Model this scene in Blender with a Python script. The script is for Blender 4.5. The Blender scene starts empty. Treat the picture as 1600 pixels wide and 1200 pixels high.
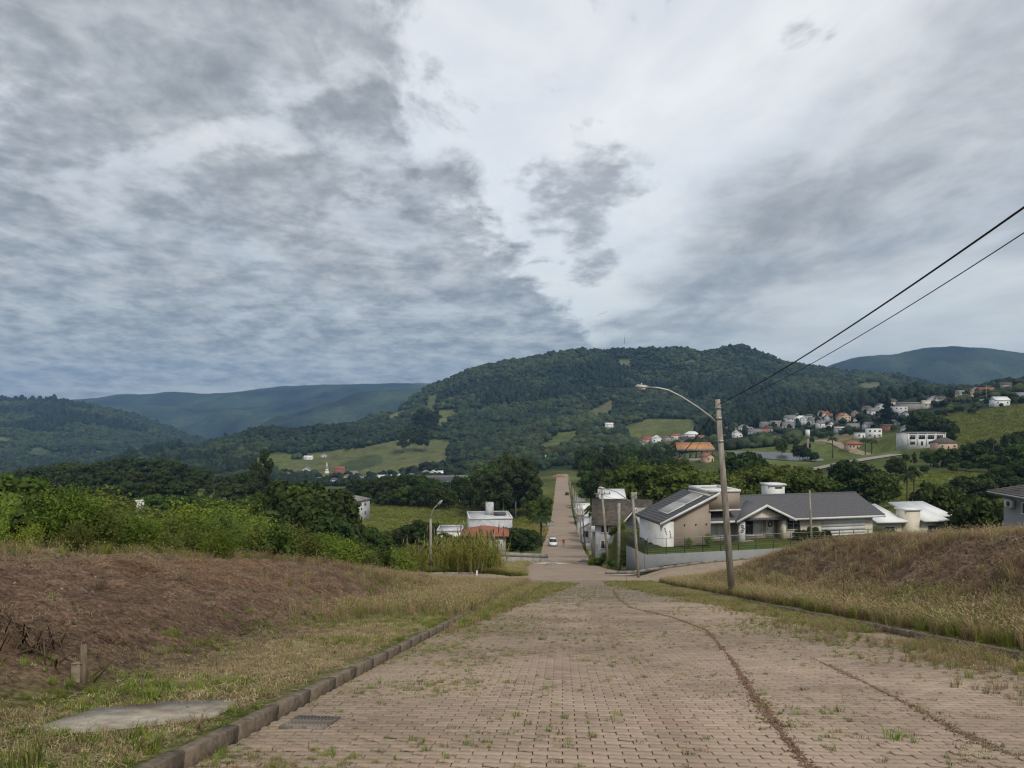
import bpy, math, random
import numpy as np
from mathutils import Vector, Matrix, noise as mnoise

# ------------------------------------------------------------------ camera, sky, sun, exposure
SC = bpy.context.scene
COL = SC.collection
F, U0, V0 = 1200.0, 800.0, 630.0          # focal length, centre column and horizon row of the 1600x1200 view
cam_d = bpy.data.cameras.new('camera')
cam = bpy.data.objects.new('camera', cam_d)
COL.objects.link(cam)
cam_d.sensor_width = 36.0
cam_d.lens = 36.0 * F / 1600.0
cam_d.shift_y = (V0 - 600.0) / 1600.0
cam.location = (0, 0, 0)
cam.rotation_euler = (math.radians(90), 0, 0)
cam_d.clip_start = 0.1
cam_d.clip_end = 40000
SC.camera = cam

SUN_EL, SUN_AZ = math.radians(46), math.radians(152)      # azimuth measured from +Y towards +X


def make_world():
    w = bpy.data.worlds.new('World')
    SC.world = w
    w.use_nodes = True
    nt = w.node_tree
    nt.nodes.clear()
    L = nt.links

    def put(sock, val):
        if isinstance(val, bpy.types.NodeSocket):
            L.new(val, sock)
        else:
            sock.default_value = val

    def M(op, a, b=None, c=None, clamp=False):
        n = nt.nodes.new('ShaderNodeMath')
        n.operation = op
        n.use_clamp = clamp
        put(n.inputs[0], a)
        if b is not None:
            put(n.inputs[1], b)
        if c is not None:
            put(n.inputs[2], c)
        return n.outputs[0]

    def SS(x, lo, hi):
        n = nt.nodes.new('ShaderNodeMapRange')
        n.interpolation_type = 'SMOOTHSTEP'
        put(n.inputs['Value'], x)
        n.inputs['From Min'].default_value = lo
        n.inputs['From Max'].default_value = hi
        n.inputs['To Min'].default_value = 0
        n.inputs['To Max'].default_value = 1
        return n.outputs['Result']

    def XYZ(x, y, z):
        n = nt.nodes.new('ShaderNodeCombineXYZ')
        put(n.inputs[0], x); put(n.inputs[1], y); put(n.inputs[2], z)
        return n.outputs[0]

    def NOISE(vec, scale, detail=6, rough=0.55, dist=0.0, lac=2.0):
        n = nt.nodes.new('ShaderNodeTexNoise')
        put(n.inputs['Vector'], vec)
        n.inputs['Scale'].default_value = scale
        n.inputs['Detail'].default_value = detail
        n.inputs['Roughness'].default_value = rough
        n.inputs['Lacunarity'].default_value = lac
        n.inputs['Distortion'].default_value = dist
        return n.outputs[0]

    def MIX(f, a, b):
        n = nt.nodes.new('ShaderNodeMix')
        n.data_type = 'RGBA'
        put(n.inputs['Factor'], f)
        ca, cb = [s for s in n.inputs if s.type == 'RGBA'][:2]
        put(ca, a if isinstance(a, bpy.types.NodeSocket) else (*a, 1))
        put(cb, b if isinstance(b, bpy.types.NodeSocket) else (*b, 1))
        return [s for s in n.outputs if s.type == 'RGBA'][0]

    tc = nt.nodes.new('ShaderNodeTexCoord')
    sep = nt.nodes.new('ShaderNodeSeparateXYZ')
    L.new(tc.outputs['Generated'], sep.inputs[0])
    dx, dy, dz = sep.outputs
    el = M('MAXIMUM', dz, 0.0)
    den = M('ADD', el, 0.06)
    X = M('DIVIDE', dx, den)
    Y = M('DIVIDE', dy, den)
    P = XYZ(X, M('MULTIPLY', Y, 0.62), 0.0)
    den2 = M('ADD', el, 0.20)
    TX = M('DIVIDE', dx, den2)
    TY = M('DIVIDE', dy, den2)
    big = NOISE(P, 1.15, 5, 0.55, 0.25)                                  # large cloud masses
    mid = NOISE(XYZ(TX, M('MULTIPLY', TY, 0.62), 3.7), 5.0, 9, 0.60, 0.25)
    rip = NOISE(XYZ(M('ADD', TX, M('MULTIPLY', TY, -0.12)), M('ADD', M('MULTIPLY', TY, 0.78), M('MULTIPLY', TX, 0.30)), 9.1), 6.4, 9, 0.55, 0.25)
    rip2 = NOISE(XYZ(TX, M('MULTIPLY', TY, 0.85), 1.3), 15.0, 6, 0.55, 0.15)
    gapn = NOISE(XYZ(TX, M('ADD', M('MULTIPLY', TY, 0.9), M('MULTIPLY', TX, 0.35)), 14.4), 2.3, 6, 0.55, 0.3)
    Bc = M('SUBTRACT', big, 0.5)
    Mc = M('SUBTRACT', mid, 0.5)
    # left deck of altocumulus, its edge runs to the vanishing point above the road
    xb = M('ADD', M('MULTIPLY', M('MAXIMUM', M('SUBTRACT', Y, 2.35), 0.0), 0.217), -0.27)
    eL = M('SUBTRACT', xb, X)
    eL = M('ADD', eL, M('MULTIPLY', Bc, 0.35))
    eL = M('ADD', eL, M('ADD', M('MULTIPLY', Mc, 0.95), M('MULTIPLY', M('SUBTRACT', rip, 0.5), 0.45)))
    mL = SS(eL, -0.08, 0.14)
    # right, softer deck
    eR = M('SUBTRACT', X, M('ADD', 0.46, M('MULTIPLY', M('MAXIMUM', M('SUBTRACT', 3.6, Y), 0.0), 0.02)))
    eR = M('ADD', eR, M('MULTIPLY', Bc, 1.0))
    eR = M('ADD', eR, M('MULTIPLY', Mc, 0.35))
    mR = SS(eR, 0.0, 0.55)
    hole = M('MULTIPLY', SS(X, 1.5, 2.4), SS(Y, 3.0, 4.2))
    mR = M('MULTIPLY', mR, M('SUBTRACT', 1.0, M('MULTIPLY', hole, 0.62)))
    # scattered scraps in the gap
    scr = NOISE(XYZ(M('MULTIPLY', X, 1.3), M('MULTIPLY', Y, 0.7), 21.3), 2.3, 7, 0.6, 0.5)
    mS = M('MULTIPLY', SS(scr, 0.60, 0.74), 0.62)
    # the ragged little cloud group above the road

    def blob(cx, cy, rx, ry):
        a = M('POWER', M('DIVIDE', M('SUBTRACT', X, cx), rx), 2.0)
        b = M('POWER', M('DIVIDE', M('SUBTRACT', Y, cy), ry), 2.0)
        return M('ADD', a, b)
    fb = M('MINIMUM', blob(0.24, 3.02, 0.17, 0.36), blob(0.45, 4.15, 0.10, 0.40))
    fb = M('MINIMUM', fb, blob(0.35, 3.55, 0.08, 0.35))
    fb = M('ADD', fb, M('ADD', M('MULTIPLY', Mc, 6.0), M('MULTIPLY', M('SUBTRACT', rip2, 0.5), 5.0)))
    mB = M('MULTIPLY', M('SUBTRACT', 1.0, SS(fb, -0.4, 2.4)), 0.66)
    mS = M('MAXIMUM', mS, mB)
    # softness of texture: ripples strong left, weak right
    tex = M('ADD', M('MULTIPLY', rip, 0.60), M('MULTIPLY', rip2, 0.40))
    tL = SS(tex, 0.30, 0.70)
    upm = SS(el, 0.13, 0.34)
    hole = M('MULTIPLY', SS(M('ADD', gapn, M('MULTIPLY', M('SUBTRACT', tex, 0.5), -0.55)), 0.47, 0.66), M('ADD', 0.12, M('MULTIPLY', upm, 0.88)))
    strk = NOISE(XYZ(M('MULTIPLY', dx, 2.2), 4.0, M('ADD', M('MULTIPLY', el, 26.0), M('MULTIPLY', dx, 1.6))), 1.0, 7, 0.60, 0.4)
    strk = M('MULTIPLY', SS(strk, 0.52, 0.74), M('SUBTRACT', 1.0, SS(el, 0.10, 0.30)))
    tR = SS(M('ADD', M('MULTIPLY', big, 0.55), M('MULTIPLY', mid, 0.45)), 0.34, 0.66)
    dens = M('ADD', 0.40, M('MULTIPLY', tL, 0.50))
    dens = M('MULTIPLY', dens, M('SUBTRACT', 1.0, M('MULTIPLY', hole, 0.62)))
    dens = M('MULTIPLY', dens, M('SUBTRACT', 1.0, M('MULTIPLY', strk, 0.60)))
    dL = M('MULTIPLY', mL, dens)
    dR = M('MULTIPLY', mR, M('ADD', 0.26, M('MULTIPLY', tR, 0.56)))
    D = M('MAXIMUM', M('MAXIMUM', dL, dR), mS)
    D = M('MULTIPLY', D, 1.0, clamp=True)
    veil = NOISE(XYZ(M('MULTIPLY', X, 1.0), M('MULTIPLY', Y, 0.5), 5.0), 1.6, 6, 0.6, 0.4)
    veil = SS(veil, 0.3, 0.75)
    sky = nt.nodes.new('ShaderNodeTexSky')
    sky.sky_type = 'NISHITA'
    sky.sun_disc = False
    sky.sun_elevation = SUN_EL
    sky.sun_rotation = SUN_AZ
    sc = nt.nodes.new('ShaderNodeVectorMath')
    sc.operation = 'SCALE'
    L.new(sky.outputs[0], sc.inputs[0])
    sc.inputs['Scale'].default_value = 1.0
    # cloud colours are divided by the Background strength (0.1) below
    K = 10.0
    low = M('SUBTRACT', 1.0, SS(el, 0.02, 0.30))
    bright = MIX(low, (0.635 * K, 0.650 * K, 0.665 * K), (0.53 * K, 0.555 * K, 0.555 * K))
    thin = MIX(M('ADD', 0.72, M('MULTIPLY', veil, 0.28)), sc.outputs[0], bright)
    dark = MIX(low, (0.158 * K, 0.179 * K, 0.205 * K), (0.136 * K, 0.172 * K, 0.218 * K))
    col = MIX(D, thin, dark)
    col = MIX(SS(dz, -0.10, -0.01), (0.02 * K, 0.03 * K, 0.03 * K), col)
    bg = nt.nodes.new('ShaderNodeBackground')
    L.new(col, bg.inputs[0])
    bg.inputs[1].default_value = 0.10
    out = nt.nodes.new('ShaderNodeOutputWorld')
    L.new(bg.outputs[0], out.inputs[0])
    w.cycles.sampling_method = 'MANUAL'
    w.cycles.sample_map_resolution = 512


make_world()

sun_d = bpy.data.lights.new('sun', 'SUN')
sun_d.energy = 1.5
sun_d.angle = math.radians(11)
sun_d.color = (1.0, 0.93, 0.82)
sun = bpy.data.objects.new('sun', sun_d)
COL.objects.link(sun)
sv = Vector((math.sin(SUN_AZ) * math.cos(SUN_EL), math.cos(SUN_AZ) * math.cos(SUN_EL), math.sin(SUN_EL)))
sun.rotation_euler = sv.to_track_quat('Z', 'Y').to_euler()
sun.location = (0, 0, 60)

SC.view_settings.view_transform = 'Standard'
SC.view_settings.look = 'None'
SC.view_settings.gamma = 1.0
SC.view_settings.use_curve_mapping = False
SC.view_settings.exposure = 0.50
SC.cycles.max_bounces = 5
SC.cycles.diffuse_bounces = 2
SC.cycles.glossy_bounces = 2
SC.cycles.transmission_bounces = 2
SC.cycles.volume_bounces = 0
SC.cycles.transparent_max_bounces = 4
SC.cycles.use_adaptive_sampling = False
SC.cycles.sample_clamp_indirect = 4.0
SC.cycles.filter_width = 1.25
try:
    SC.cycles.use_denoising = True
    SC.cycles.denoiser = 'OPENIMAGEDENOISE'
except Exception:
    pass

# ------------------------------------------------------------------ helpers
rng = np.random.default_rng(7)
R = random.Random(11)
PI = math.pi


def P(u, v, y):
    """world point seen at pixel (u, v) of the 1600x1200 photograph at distance y along the view"""
    return Vector(((u - U0) / F * y, y, (V0 - v) / F * y))


def XU(u, y):
    return (u - U0) / F * y


def sstep(a, b, x):
    t = np.clip((np.asarray(x, float) - a) / (b - a), 0, 1)
    return t * t * (3 - 2 * t)


_tab = np.random.default_rng(3).random((256, 256))


def vnoise(x, y):
    x = np.asarray(x, float); y = np.asarray(y, float)
    xi = np.floor(x).astype(int); yi = np.floor(y).astype(int)
    fx = x - xi; fy = y - yi
    fx = fx * fx * (3 - 2 * fx); fy = fy * fy * (3 - 2 * fy)
    a = _tab[xi & 255, yi & 255]; b = _tab[(xi + 1) & 255, yi & 255]
    c = _tab[xi & 255, (yi + 1) & 255]; d = _tab[(xi + 1) & 255, (yi + 1) & 255]
    return (a * (1 - fx) + b * fx) * (1 - fy) + (c * (1 - fx) + d * fx) * fy - 0.5


def fbm(x, y, oct=4, rough=0.5):
    s = 0; a = 1
    for i in range(oct):
        s = s + a * vnoise(x * 2 ** i + 17.3 * i, y * 2 ** i + 5.1 * i)
        a *= rough
    return s


def tag(o, label, cat, group=None):
    o['label'] = label
    o['category'] = cat
    if group:
        o['group'] = group
    return o


def empty(name, loc, rz=0.0, label=None, cat=None, group=None):
    o = bpy.data.objects.new(name, None)
    o.empty_display_size = 0.2
    COL.objects.link(o)
    o.location = loc
    o.rotation_euler = (0, 0, rz)
    if label:
        tag(o, label, cat, group)
    return o


def link_mesh(name, me, parent=None, loc=None):
    o = bpy.data.objects.new(name, me)
    COL.objects.link(o)
    if parent is not None:
        o.parent = parent
    if loc is not None:
        o.location = loc
    return o


def np_mesh(name, verts, faces, mats, smooth=False, midx=None, col=None, colname='tint'):
    """verts Nx3, faces list or MxK array"""
    me = bpy.data.meshes.new(name)
    verts = np.asarray(verts, np.float32)
    me.vertices.add(len(verts))
    me.vertices.foreach_set('co', verts.ravel())
    if isinstance(faces, np.ndarray):
        k = faces.shape[1]
        nl = faces.size
        me.loops.add(nl)
        me.loops.foreach_set('vertex_index', faces.astype(np.int32).ravel())
        me.polygons.add(len(faces))
        me.polygons.foreach_set('loop_start', np.arange(0, nl, k, dtype=np.int32))
    else:
        ls = np.array([len(f) for f in faces], np.int32)
        fl = np.fromiter((i for f in faces for i in f), np.int32, int(ls.sum()))
        me.loops.add(len(fl))
        me.loops.foreach_set('vertex_index', fl)
        me.polygons.add(len(faces))
        me.polygons.foreach_set('loop_start', np.concatenate([[0], np.cumsum(ls)[:-1]]).astype(np.int32))
    for m in (mats if isinstance(mats, (list, tuple)) else [mats]):
        me.materials.append(m)
    if midx is not None:
        me.polygons.foreach_set('material_index', np.asarray(midx, np.int32))
    if smooth:
        me.polygons.foreach_set('use_smooth', np.ones(len(me.polygons), bool))
    me.update(calc_edges=True)
    if col is not None:
        at = me.color_attributes.new(colname, 'FLOAT_COLOR', 'POINT')
        c4 = np.ones((len(verts), 4), np.float32)
        c4[:, :3] = col
        at.data.foreach_set('color', c4.ravel())
    me.validate()
    return me


class MB:
    """collects simple shapes and links them as one mesh object"""

    def __init__(s):
        s.v = []; s.f = []; s.m = []

    def add(s, vs, fs, mi=0):
        o = len(s.v)
        s.v += [tuple(v) for v in vs]
        s.f += [tuple(i + o for i in f) for f in fs]
        s.m += [mi] * len(fs)
        return s

    def box(s, x0, x1, y0, y1, z0, z1, mi=0, mat=None):
        vs = [Vector((x, y, z)) for z in (z0, z1) for y in (y0, y1) for x in (x0, x1)]
        if mat is not None:
            vs = [mat @ v for v in vs]
        return s.add(vs, [(0, 2, 3, 1), (4, 5, 7, 6), (0, 1, 5, 4), (2, 6, 7, 3), (0, 4, 6, 2), (1, 3, 7, 5)], mi)

    def prism(s, pts, vec, mi=0):
        """polygon (3-D points) extruded by vec"""
        n = len(pts)
        vec = Vector(vec)
        vs = [Vector(p) for p in pts] + [Vector(p) + vec for p in pts]
        fs = [tuple(reversed(range(n))), tuple(range(n, 2 * n))]
        fs += [(i, (i + 1) % n, n + (i + 1) % n, n + i) for i in range(n)]
        return s.add(vs, fs, mi)

    def tube(s, pts, rad, n=8, mi=0, caps=True):
        pts = [Vector(p) for p in pts]
        if not isinstance(rad, (list, tuple)):
            rad = [rad] * len(pts)
        vs = []; fs = []
        ref = None
        for i, p in enumerate(pts):
            a = pts[max(i - 1, 0)]; b = pts[min(i + 1, len(pts) - 1)]
            t = (b - a)
            if t.length < 1e-9:
                t = Vector((0, 0, 1))
            t.normalize()
            if ref is None:
                ref = Vector((1, 0, 0)) if abs(t.x) < 0.9 else Vector((0, 1, 0))
            e1 = (ref - t * ref.dot(t)).normalized()
            ref = e1
            e2 = t.cross(e1)
            for k in range(n):
                an = 2 * PI * k / n
                vs.append(p + (e1 * math.cos(an) + e2 * math.sin(an)) * rad[i])
        for i in range(len(pts) - 1):
            for k in range(n):
                k2 = (k + 1) % n
                fs.append((i * n + k, i * n + k2, (i + 1) * n + k2, (i + 1) * n + k))
        if caps:
            fs.append(tuple(reversed(range(n))))
            fs.append(tuple(range((len(pts) - 1) * n, len(pts) * n)))
        return s.add(vs, fs, mi)

    def mesh(s, name, mats, smooth=False):
        return np_mesh(name, np.array(s.v, np.float32).reshape(-1, 3), s.f, mats, smooth, s.m)

    def build(s, name, mats, parent=None, smooth=False, loc=None):
        return link_mesh(name, s.mesh(name, mats, smooth), parent, loc)


# ------------------------------------------------------------------ materials
def mat(name, color, rough=0.85, var=0.12, scale=4.0, bump=0.0, bscale=None, spec=0.25, metal=0.0, world=False,
        rand=0.0, stain=None, stain_scale=0.6, attr=None, trans=None, stretch=None, bdist=0.02):
    m = bpy.data.materials.new(name)
    m.use_nodes = True
    nt = m.node_tree
    L = nt.links
    b = nt.nodes['Principled BSDF']
    b.inputs['Roughness'].default_value = rough
    b.inputs['Metallic'].default_value = metal
    b.inputs['Specular IOR Level'].default_value = spec
    if world:
        g = nt.nodes.new('ShaderNodeNewGeometry')
        vec = g.outputs['Position']
    else:
        g = nt.nodes.new('ShaderNodeTexCoord')
        vec = g.outputs['Object']
    if stretch:
        mp = nt.nodes.new('ShaderNodeMapping')
        mp.inputs['Scale'].default_value = stretch
        L.new(vec, mp.inputs['Vector'])
        vec = mp.outputs[0]
    n = nt.nodes.new('ShaderNodeTexNoise')
    n.inputs['Scale'].default_value = scale
    n.inputs['Detail'].default_value = 6
    n.inputs['Roughness'].default_value = 0.6
    L.new(vec, n.inputs['Vector'])
    if attr:
        at = nt.nodes.new('ShaderNodeAttribute')
        at.attribute_name = attr
        base = at.outputs['Color']
    else:
        rgb = nt.nodes.new('ShaderNodeRGB')
        rgb.outputs[0].default_value = (*color, 1)
        base = rgb.outputs[0]
    if stain:
        n2 = nt.nodes.new('ShaderNodeTexNoise')
        n2.inputs['Scale'].default_value = stain_scale
        n2.inputs['Detail'].default_value = 5
        n2.inputs['Roughness'].default_value = 0.65
        L.new(vec, n2.inputs['Vector'])
        mr = nt.nodes.new('ShaderNodeMapRange')
        mr.inputs['From Min'].default_value = 0.48
        mr.inputs['From Max'].default_value = 0.68
        L.new(n2.outputs[0], mr.inputs['Value'])
        mx = nt.nodes.new('ShaderNodeMix')
        mx.data_type = 'RGBA'
        L.new(mr.outputs[0], mx.inputs['Factor'])
        cs = [q for q in mx.inputs if q.type == 'RGBA']
        L.new(base, cs[0])
        cs[1].default_value = (*stain, 1)
        base = [q for q in mx.outputs if q.type == 'RGBA'][0]
    hsv = nt.nodes.new('ShaderNodeHueSaturation')
    L.new(base, hsv.inputs['Color'])
    mr = nt.nodes.new('ShaderNodeMapRange')
    mr.inputs['From Min'].default_value = 0.25
    mr.inputs['From Max'].default_value = 0.75
    mr.inputs['To Min'].default_value = 1 - var * 1.6
    mr.inputs['To Max'].default_value = 1 + var * 1.6
    L.new(n.outputs[0], mr.inputs['Value'])
    val = mr.outputs[0]
    if rand:
        oi = nt.nodes.new('ShaderNodeObjectInfo')
        r2 = nt.nodes.new('ShaderNodeMapRange')
        r2.inputs['To Min'].default_value = 1 - rand
        r2.inputs['To Max'].default_value = 1 + rand
        L.new(oi.outputs['Random'], r2.inputs['Value'])
        mu = nt.nodes.new('ShaderNodeMath')
        mu.operation = 'MULTIPLY'
        L.new(val, mu.inputs[0]); L.new(r2.outputs[0], mu.inputs[1])
        val = mu.outputs[0]
        fr = nt.nodes.new('ShaderNodeMath')
        fr.operation = 'FRACT'
        m9 = nt.nodes.new('ShaderNodeMath')
        m9.operation = 'MULTIPLY'
        L.new(oi.outputs['Random'], m9.inputs[0]); m9.inputs[1].default_value = 7.31
        L.new(m9.outputs[0], fr.inputs[0])
        r3 = nt.nodes.new('ShaderNodeMapRange')
        r3.inputs['To Min'].default_value = 0.5 - rand * 0.07
        r3.inputs['To Max'].default_value = 0.5 + rand * 0.07
        L.new(fr.outputs[0], r3.inputs['Value'])
        L.new(r3.outputs[0], hsv.inputs['Hue'])
    L.new(val, hsv.inputs['Value'])
    L.new(hsv.outputs[0], b.inputs['Base Color'])
    if bump:
        nb = nt.nodes.new('ShaderNodeTexNoise')
        nb.inputs['Scale'].default_value = bscale or scale * 3
        nb.inputs['Detail'].default_value = 7
        nb.inputs['Roughness'].default_value = 0.65
        L.new(vec, nb.inputs['Vector'])
        bp = nt.nodes.new('ShaderNodeBump')
        bp.inputs['Strength'].default_value = bump
        bp.inputs['Distance'].default_value = bdist
        L.new(nb.outputs[0], bp.inputs['Height'])
        L.new(bp.outputs[0], b.inputs['Normal'])
    if trans:
        t = nt.nodes.new('ShaderNodeBsdfTranslucent')
        L.new(hsv.outputs[0], t.inputs[0])
        ms = nt.nodes.new('ShaderNodeMixShader')
        ms.inputs[0].default_value = trans
        L.new(b.outputs[0], ms.inputs[1])
        L.new(t.outputs[0], ms.inputs[2])
        L.new(ms.outputs[0], nt.nodes['Material Output'].inputs['Surface'])
    return m


M_GROUND = mat('earth_and_grass', (0, 0, 0), attr='tint', var=0.50, scale=13.0, bump=1.0, bscale=22, world=True, rough=0.95, spec=0.05, bdist=0.10)
M_LAND = mat('valley_land', (0, 0, 0), attr='tint', var=0.22, scale=0.22, bump=0.5, bscale=0.5, world=True, rough=0.95, spec=0.05, bdist=0.8)
M_PAVER = mat('concrete_paver', (0, 0, 0), attr='tint', var=0.09, scale=30, bump=0.35, bscale=160, world=True, rough=0.9, spec=0.15, bdist=0.004)
M_JOINT = mat('joint_soil', (0.055, 0.041, 0.028), var=0.3, scale=20, world=True, rough=0.95, spec=0.05, bump=0.4, bscale=60)
M_ROADFAR = mat('worn_paving', (0.30, 0.238, 0.180), var=0.10, scale=1.3, world=True, rough=0.92, spec=0.1, stain=(0.25, 0.192, 0.142), stain_scale=0.16, bump=0.3, bscale=9)
M_KERB = mat('kerb_concrete', (0.185, 0.148, 0.110), var=0.28, scale=14, rough=0.95, spec=0.1, stain=(0.13, 0.105, 0.080), stain_scale=5.0, bump=0.6, bscale=34, world=True)
M_CONC = mat('weathered_concrete', (0.30, 0.285, 0.255), var=0.2, scale=6, rough=0.9, spec=0.15, stain=(0.17, 0.155, 0.13), stain_scale=1.7, bump=0.3, bscale=40, rand=0.1)
M_POLE = mat('pole_concrete', (0.33, 0.30, 0.25), var=0.22, scale=3, rough=0.92, spec=0.12, stain=(0.21, 0.185, 0.15), stain_scale=1.3, bump=0.3, bscale=40, stretch=(3, 3, 0.5))
M_WOOD = mat('grey_weathered_wood', (0.18, 0.14, 0.10), var=0.3, scale=6, rough=0.92, spec=0.1, bump=0.5, stretch=(6, 6, 0.8))
M_STEEL = mat('galvanised_steel', (0.36, 0.36, 0.35), var=0.1, scale=3, rough=0.5, spec=0.4, metal=0.5)
M_DSTEEL = mat('dark_steel', (0.05, 0.05, 0.052), var=0.15, scale=4, rough=0.55, spec=0.4)
M_RUST = mat('rusty_iron', (0.20, 0.18, 0.155), var=0.35, scale=14, rough=0.8, spec=0.3, stain=(0.12, 0.07, 0.045), stain_scale=5)
M_CABLE = mat('black_cable', (0.018, 0.018, 0.02), var=0.1, scale=8, rough=0.7)
M_WHITE = mat('white_paint', (0.70, 0.70, 0.68), var=0.06, scale=1.3, rough=0.8, spec=0.2, stain=(0.52, 0.51, 0.48), stain_scale=0.5)
M_WHITE2 = mat('aged_white_wall', (0.50, 0.51, 0.52), var=0.1, scale=1.6, rough=0.85, spec=0.2, stain=(0.34, 0.34, 0.34), stain_scale=0.7)
M_CREAM = mat('cream_render', (0.66, 0.61, 0.49), var=0.05, scale=1.5, rough=0.88, spec=0.15, stain=(0.60, 0.55, 0.43), stain_scale=0.5)
M_TAUPE = mat('taupe_render', (0.335, 0.28, 0.225), var=0.05, scale=1.2, rough=0.88, spec=0.15, stain=(0.30, 0.25, 0.20), stain_scale=0.4)
M_GREYW = mat('grey_render', (0.25, 0.255, 0.258), var=0.07, scale=1.2, rough=0.88, spec=0.15, stain=(0.22, 0.23, 0.235), stain_scale=0.5)
M_PEACH = mat('peach_render', (0.50, 0.36, 0.26), var=0.08, scale=1.0, rough=0.88, spec=0.15)
M_BRICK = mat('clay_brick_wall', (0.27, 0.13, 0.085), var=0.18, scale=2.5, rough=0.9, spec=0.1)
M_BLOCK = mat('bare_block_wall', (0.30, 0.28, 0.25), var=0.15, scale=1.5, rough=0.92, spec=0.1, stain=(0.21, 0.19, 0.17), stain_scale=0.6)
M_TILED = mat('charcoal_roof_tile', (0.098, 0.096, 0.104), var=0.16, scale=5, rough=0.72, spec=0.3, bump=0.2, bscale=20)
M_TILEB = mat('brown_old_roof_tile', (0.115, 0.095, 0.078), var=0.3, scale=2.2, rough=0.9, spec=0.15, stain=(0.065, 0.062, 0.048), stain_scale=0.9, bump=0.3, bscale=12)
M_TILER = mat('red_clay_roof_tile', (0.29, 0.112, 0.075), var=0.2, scale=2.2, rough=0.88, spec=0.15, bump=0.2, bscale=10)
M_TILEO = mat('orange_clay_roof_tile', (0.46, 0.24, 0.115), var=0.12, scale=1.0, rough=0.88, spec=0.15, stain=(0.38, 0.19, 0.10), stain_scale=0.4)
M_TILEG = mat('grey_fibre_cement_roof', (0.22, 0.21, 0.20), var=0.18, scale=1.5, rough=0.9, spec=0.15, stain=(0.13, 0.12, 0.115), stain_scale=0.5)
M_TIN = mat('white_metal_roof', (0.72, 0.73, 0.72), var=0.04, scale=0.8, rough=0.55, spec=0.35, stain=(0.60, 0.60, 0.58), stain_scale=0.3)
M_TINC = mat('cream_metal_roof', (0.52, 0.48, 0.39), var=0.07, scale=0.8, rough=0.6, spec=0.3)
M_GLASS = mat('window_glass', (0.03, 0.036, 0.042), var=0.2, scale=0.6, rough=0.12, spec=0.6)
M_CURT = mat('curtained_glass', (0.52, 0.53, 0.53), var=0.04, scale=2.5, rough=0.25, spec=0.5, stretch=(6, 1, 0.3))
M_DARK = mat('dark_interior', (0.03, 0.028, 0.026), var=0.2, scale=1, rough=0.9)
M_SOLAR = mat('solar_collector_glass', (0.30, 0.30, 0.28), var=0.06, scale=2, rough=0.35, spec=0.5)
M_BARK = mat('tree_bark', (0.10, 0.08, 0.06), var=0.3, scale=5, rough=0.95, spec=0.05, bump=0.4, stretch=(4, 4, 0.8))
M_BARKP = mat('pale_eucalyptus_bark', (0.30, 0.27, 0.22), var=0.25, scale=3, rough=0.9, spec=0.08, stretch=(4, 4, 0.6))
M_TWIG = mat('brown_twig', (0.11, 0.08, 0.055), var=0.3, scale=9, rough=0.95, spec=0.05)


def leafmat(name, col, rand=0.28, trans=0.25, var=0.30, scale=1.2):
    return mat(name, col, rough=0.75, var=var, scale=scale, rand=rand, trans=trans, spec=0.18)


M_LDARK = leafmat('dark_leaf', (0.044, 0.066, 0.017))
M_LMID = leafmat('mid_green_leaf', (0.070, 0.108, 0.020))
M_LOLIVE = leafmat('olive_leaf', (0.086, 0.108, 0.019))
M_LEUC = leafmat('eucalyptus_leaf', (0.062, 0.086, 0.030))
M_LSHRUB = leafmat('feathery_shrub_leaf', (0.155, 0.215, 0.028), scale=3)
M_LSHRUB2 = leafmat('dull_shrub_leaf', (0.125, 0.160, 0.032), scale=3)
M_LPALM = leafmat('palm_frond', (0.040, 0.062, 0.018))
M_LFAR = leafmat('hill_wood_leaf', (0.024, 0.040, 0.015), rand=0.45, trans=0.0, scale=0.25)
M_LFAR2 = leafmat('hill_wood_olive_leaf', (0.036, 0.051, 0.016), rand=0.45, trans=0.0, scale=0.25)
M_LFAR3 = leafmat('hill_wood_dark_leaf', (0.016, 0.028, 0.013), rand=0.4, trans=0.0, scale=0.25)
M_LPINE = leafmat('conifer_needle', (0.018, 0.028, 0.014), rand=0.1)
M_GGREEN = leafmat('green_grass_blade', (0.185, 0.215, 0.040), rand=0.35, scale=2)
M_GBRIGHT = leafmat('fresh_grass_blade', (0.165, 0.235, 0.032), rand=0.25, scale=2)
M_GDRY = leafmat('dry_grass_blade', (0.32, 0.255, 0.125), rand=0.35, scale=2)
M_GBROWN = leafmat('brown_seed_grass', (0.28, 0.195, 0.115), rand=0.35, scale=2)
M_VSTRAW = leafmat('bleached_straw', (0.34, 0.275, 0.15), rand=0.35, scale=2, trans=0.0)
M_STRAW = leafmat('straw_litter', (0.27, 0.205, 0.13), rand=0.35, scale=2, trans=0.0)
M_CANE = leafmat('yellow_green_cane_leaf', (0.22, 0.245, 0.03), rand=0.2, scale=2)


# ------------------------------------------------------------------ the lie of the land
SL = 0.2108            # fall of the near street
RD = 82.0 / F          # the street runs slightly right of the view axis
KL, KR = -2.95, 7.56   # kerb lines, metres across the street
_ry = np.array([-40, 58, 64, 70, 80, 95, 110, 130, 150, 175, 215, 270, 330, 380, 440, 500, 560, 760, 1200.])
_rz = np.array([-1.6 + SL * 40, -1.6 - SL * 58, -15.0, -16.0, -17.5, -20.2, -22.9, -25.9, -28.6, -31.5, -35.7, -39.8, -42.9, -44.6, -46.8, -49.0, -51, -57, -58.])
_yy = np.linspace(-40, 1200, 6201)
_zz = np.interp(_yy, _ry, _rz)
_k = np.ones(21) / 21
_zs = np.convolve(np.pad(_zz, 10, mode='edge'), _k, mode='valid')
_zs = np.where(_yy < 50, _zz, _zs)


def zroad(y):
    return np.interp(y, _yy, _zs)


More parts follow.
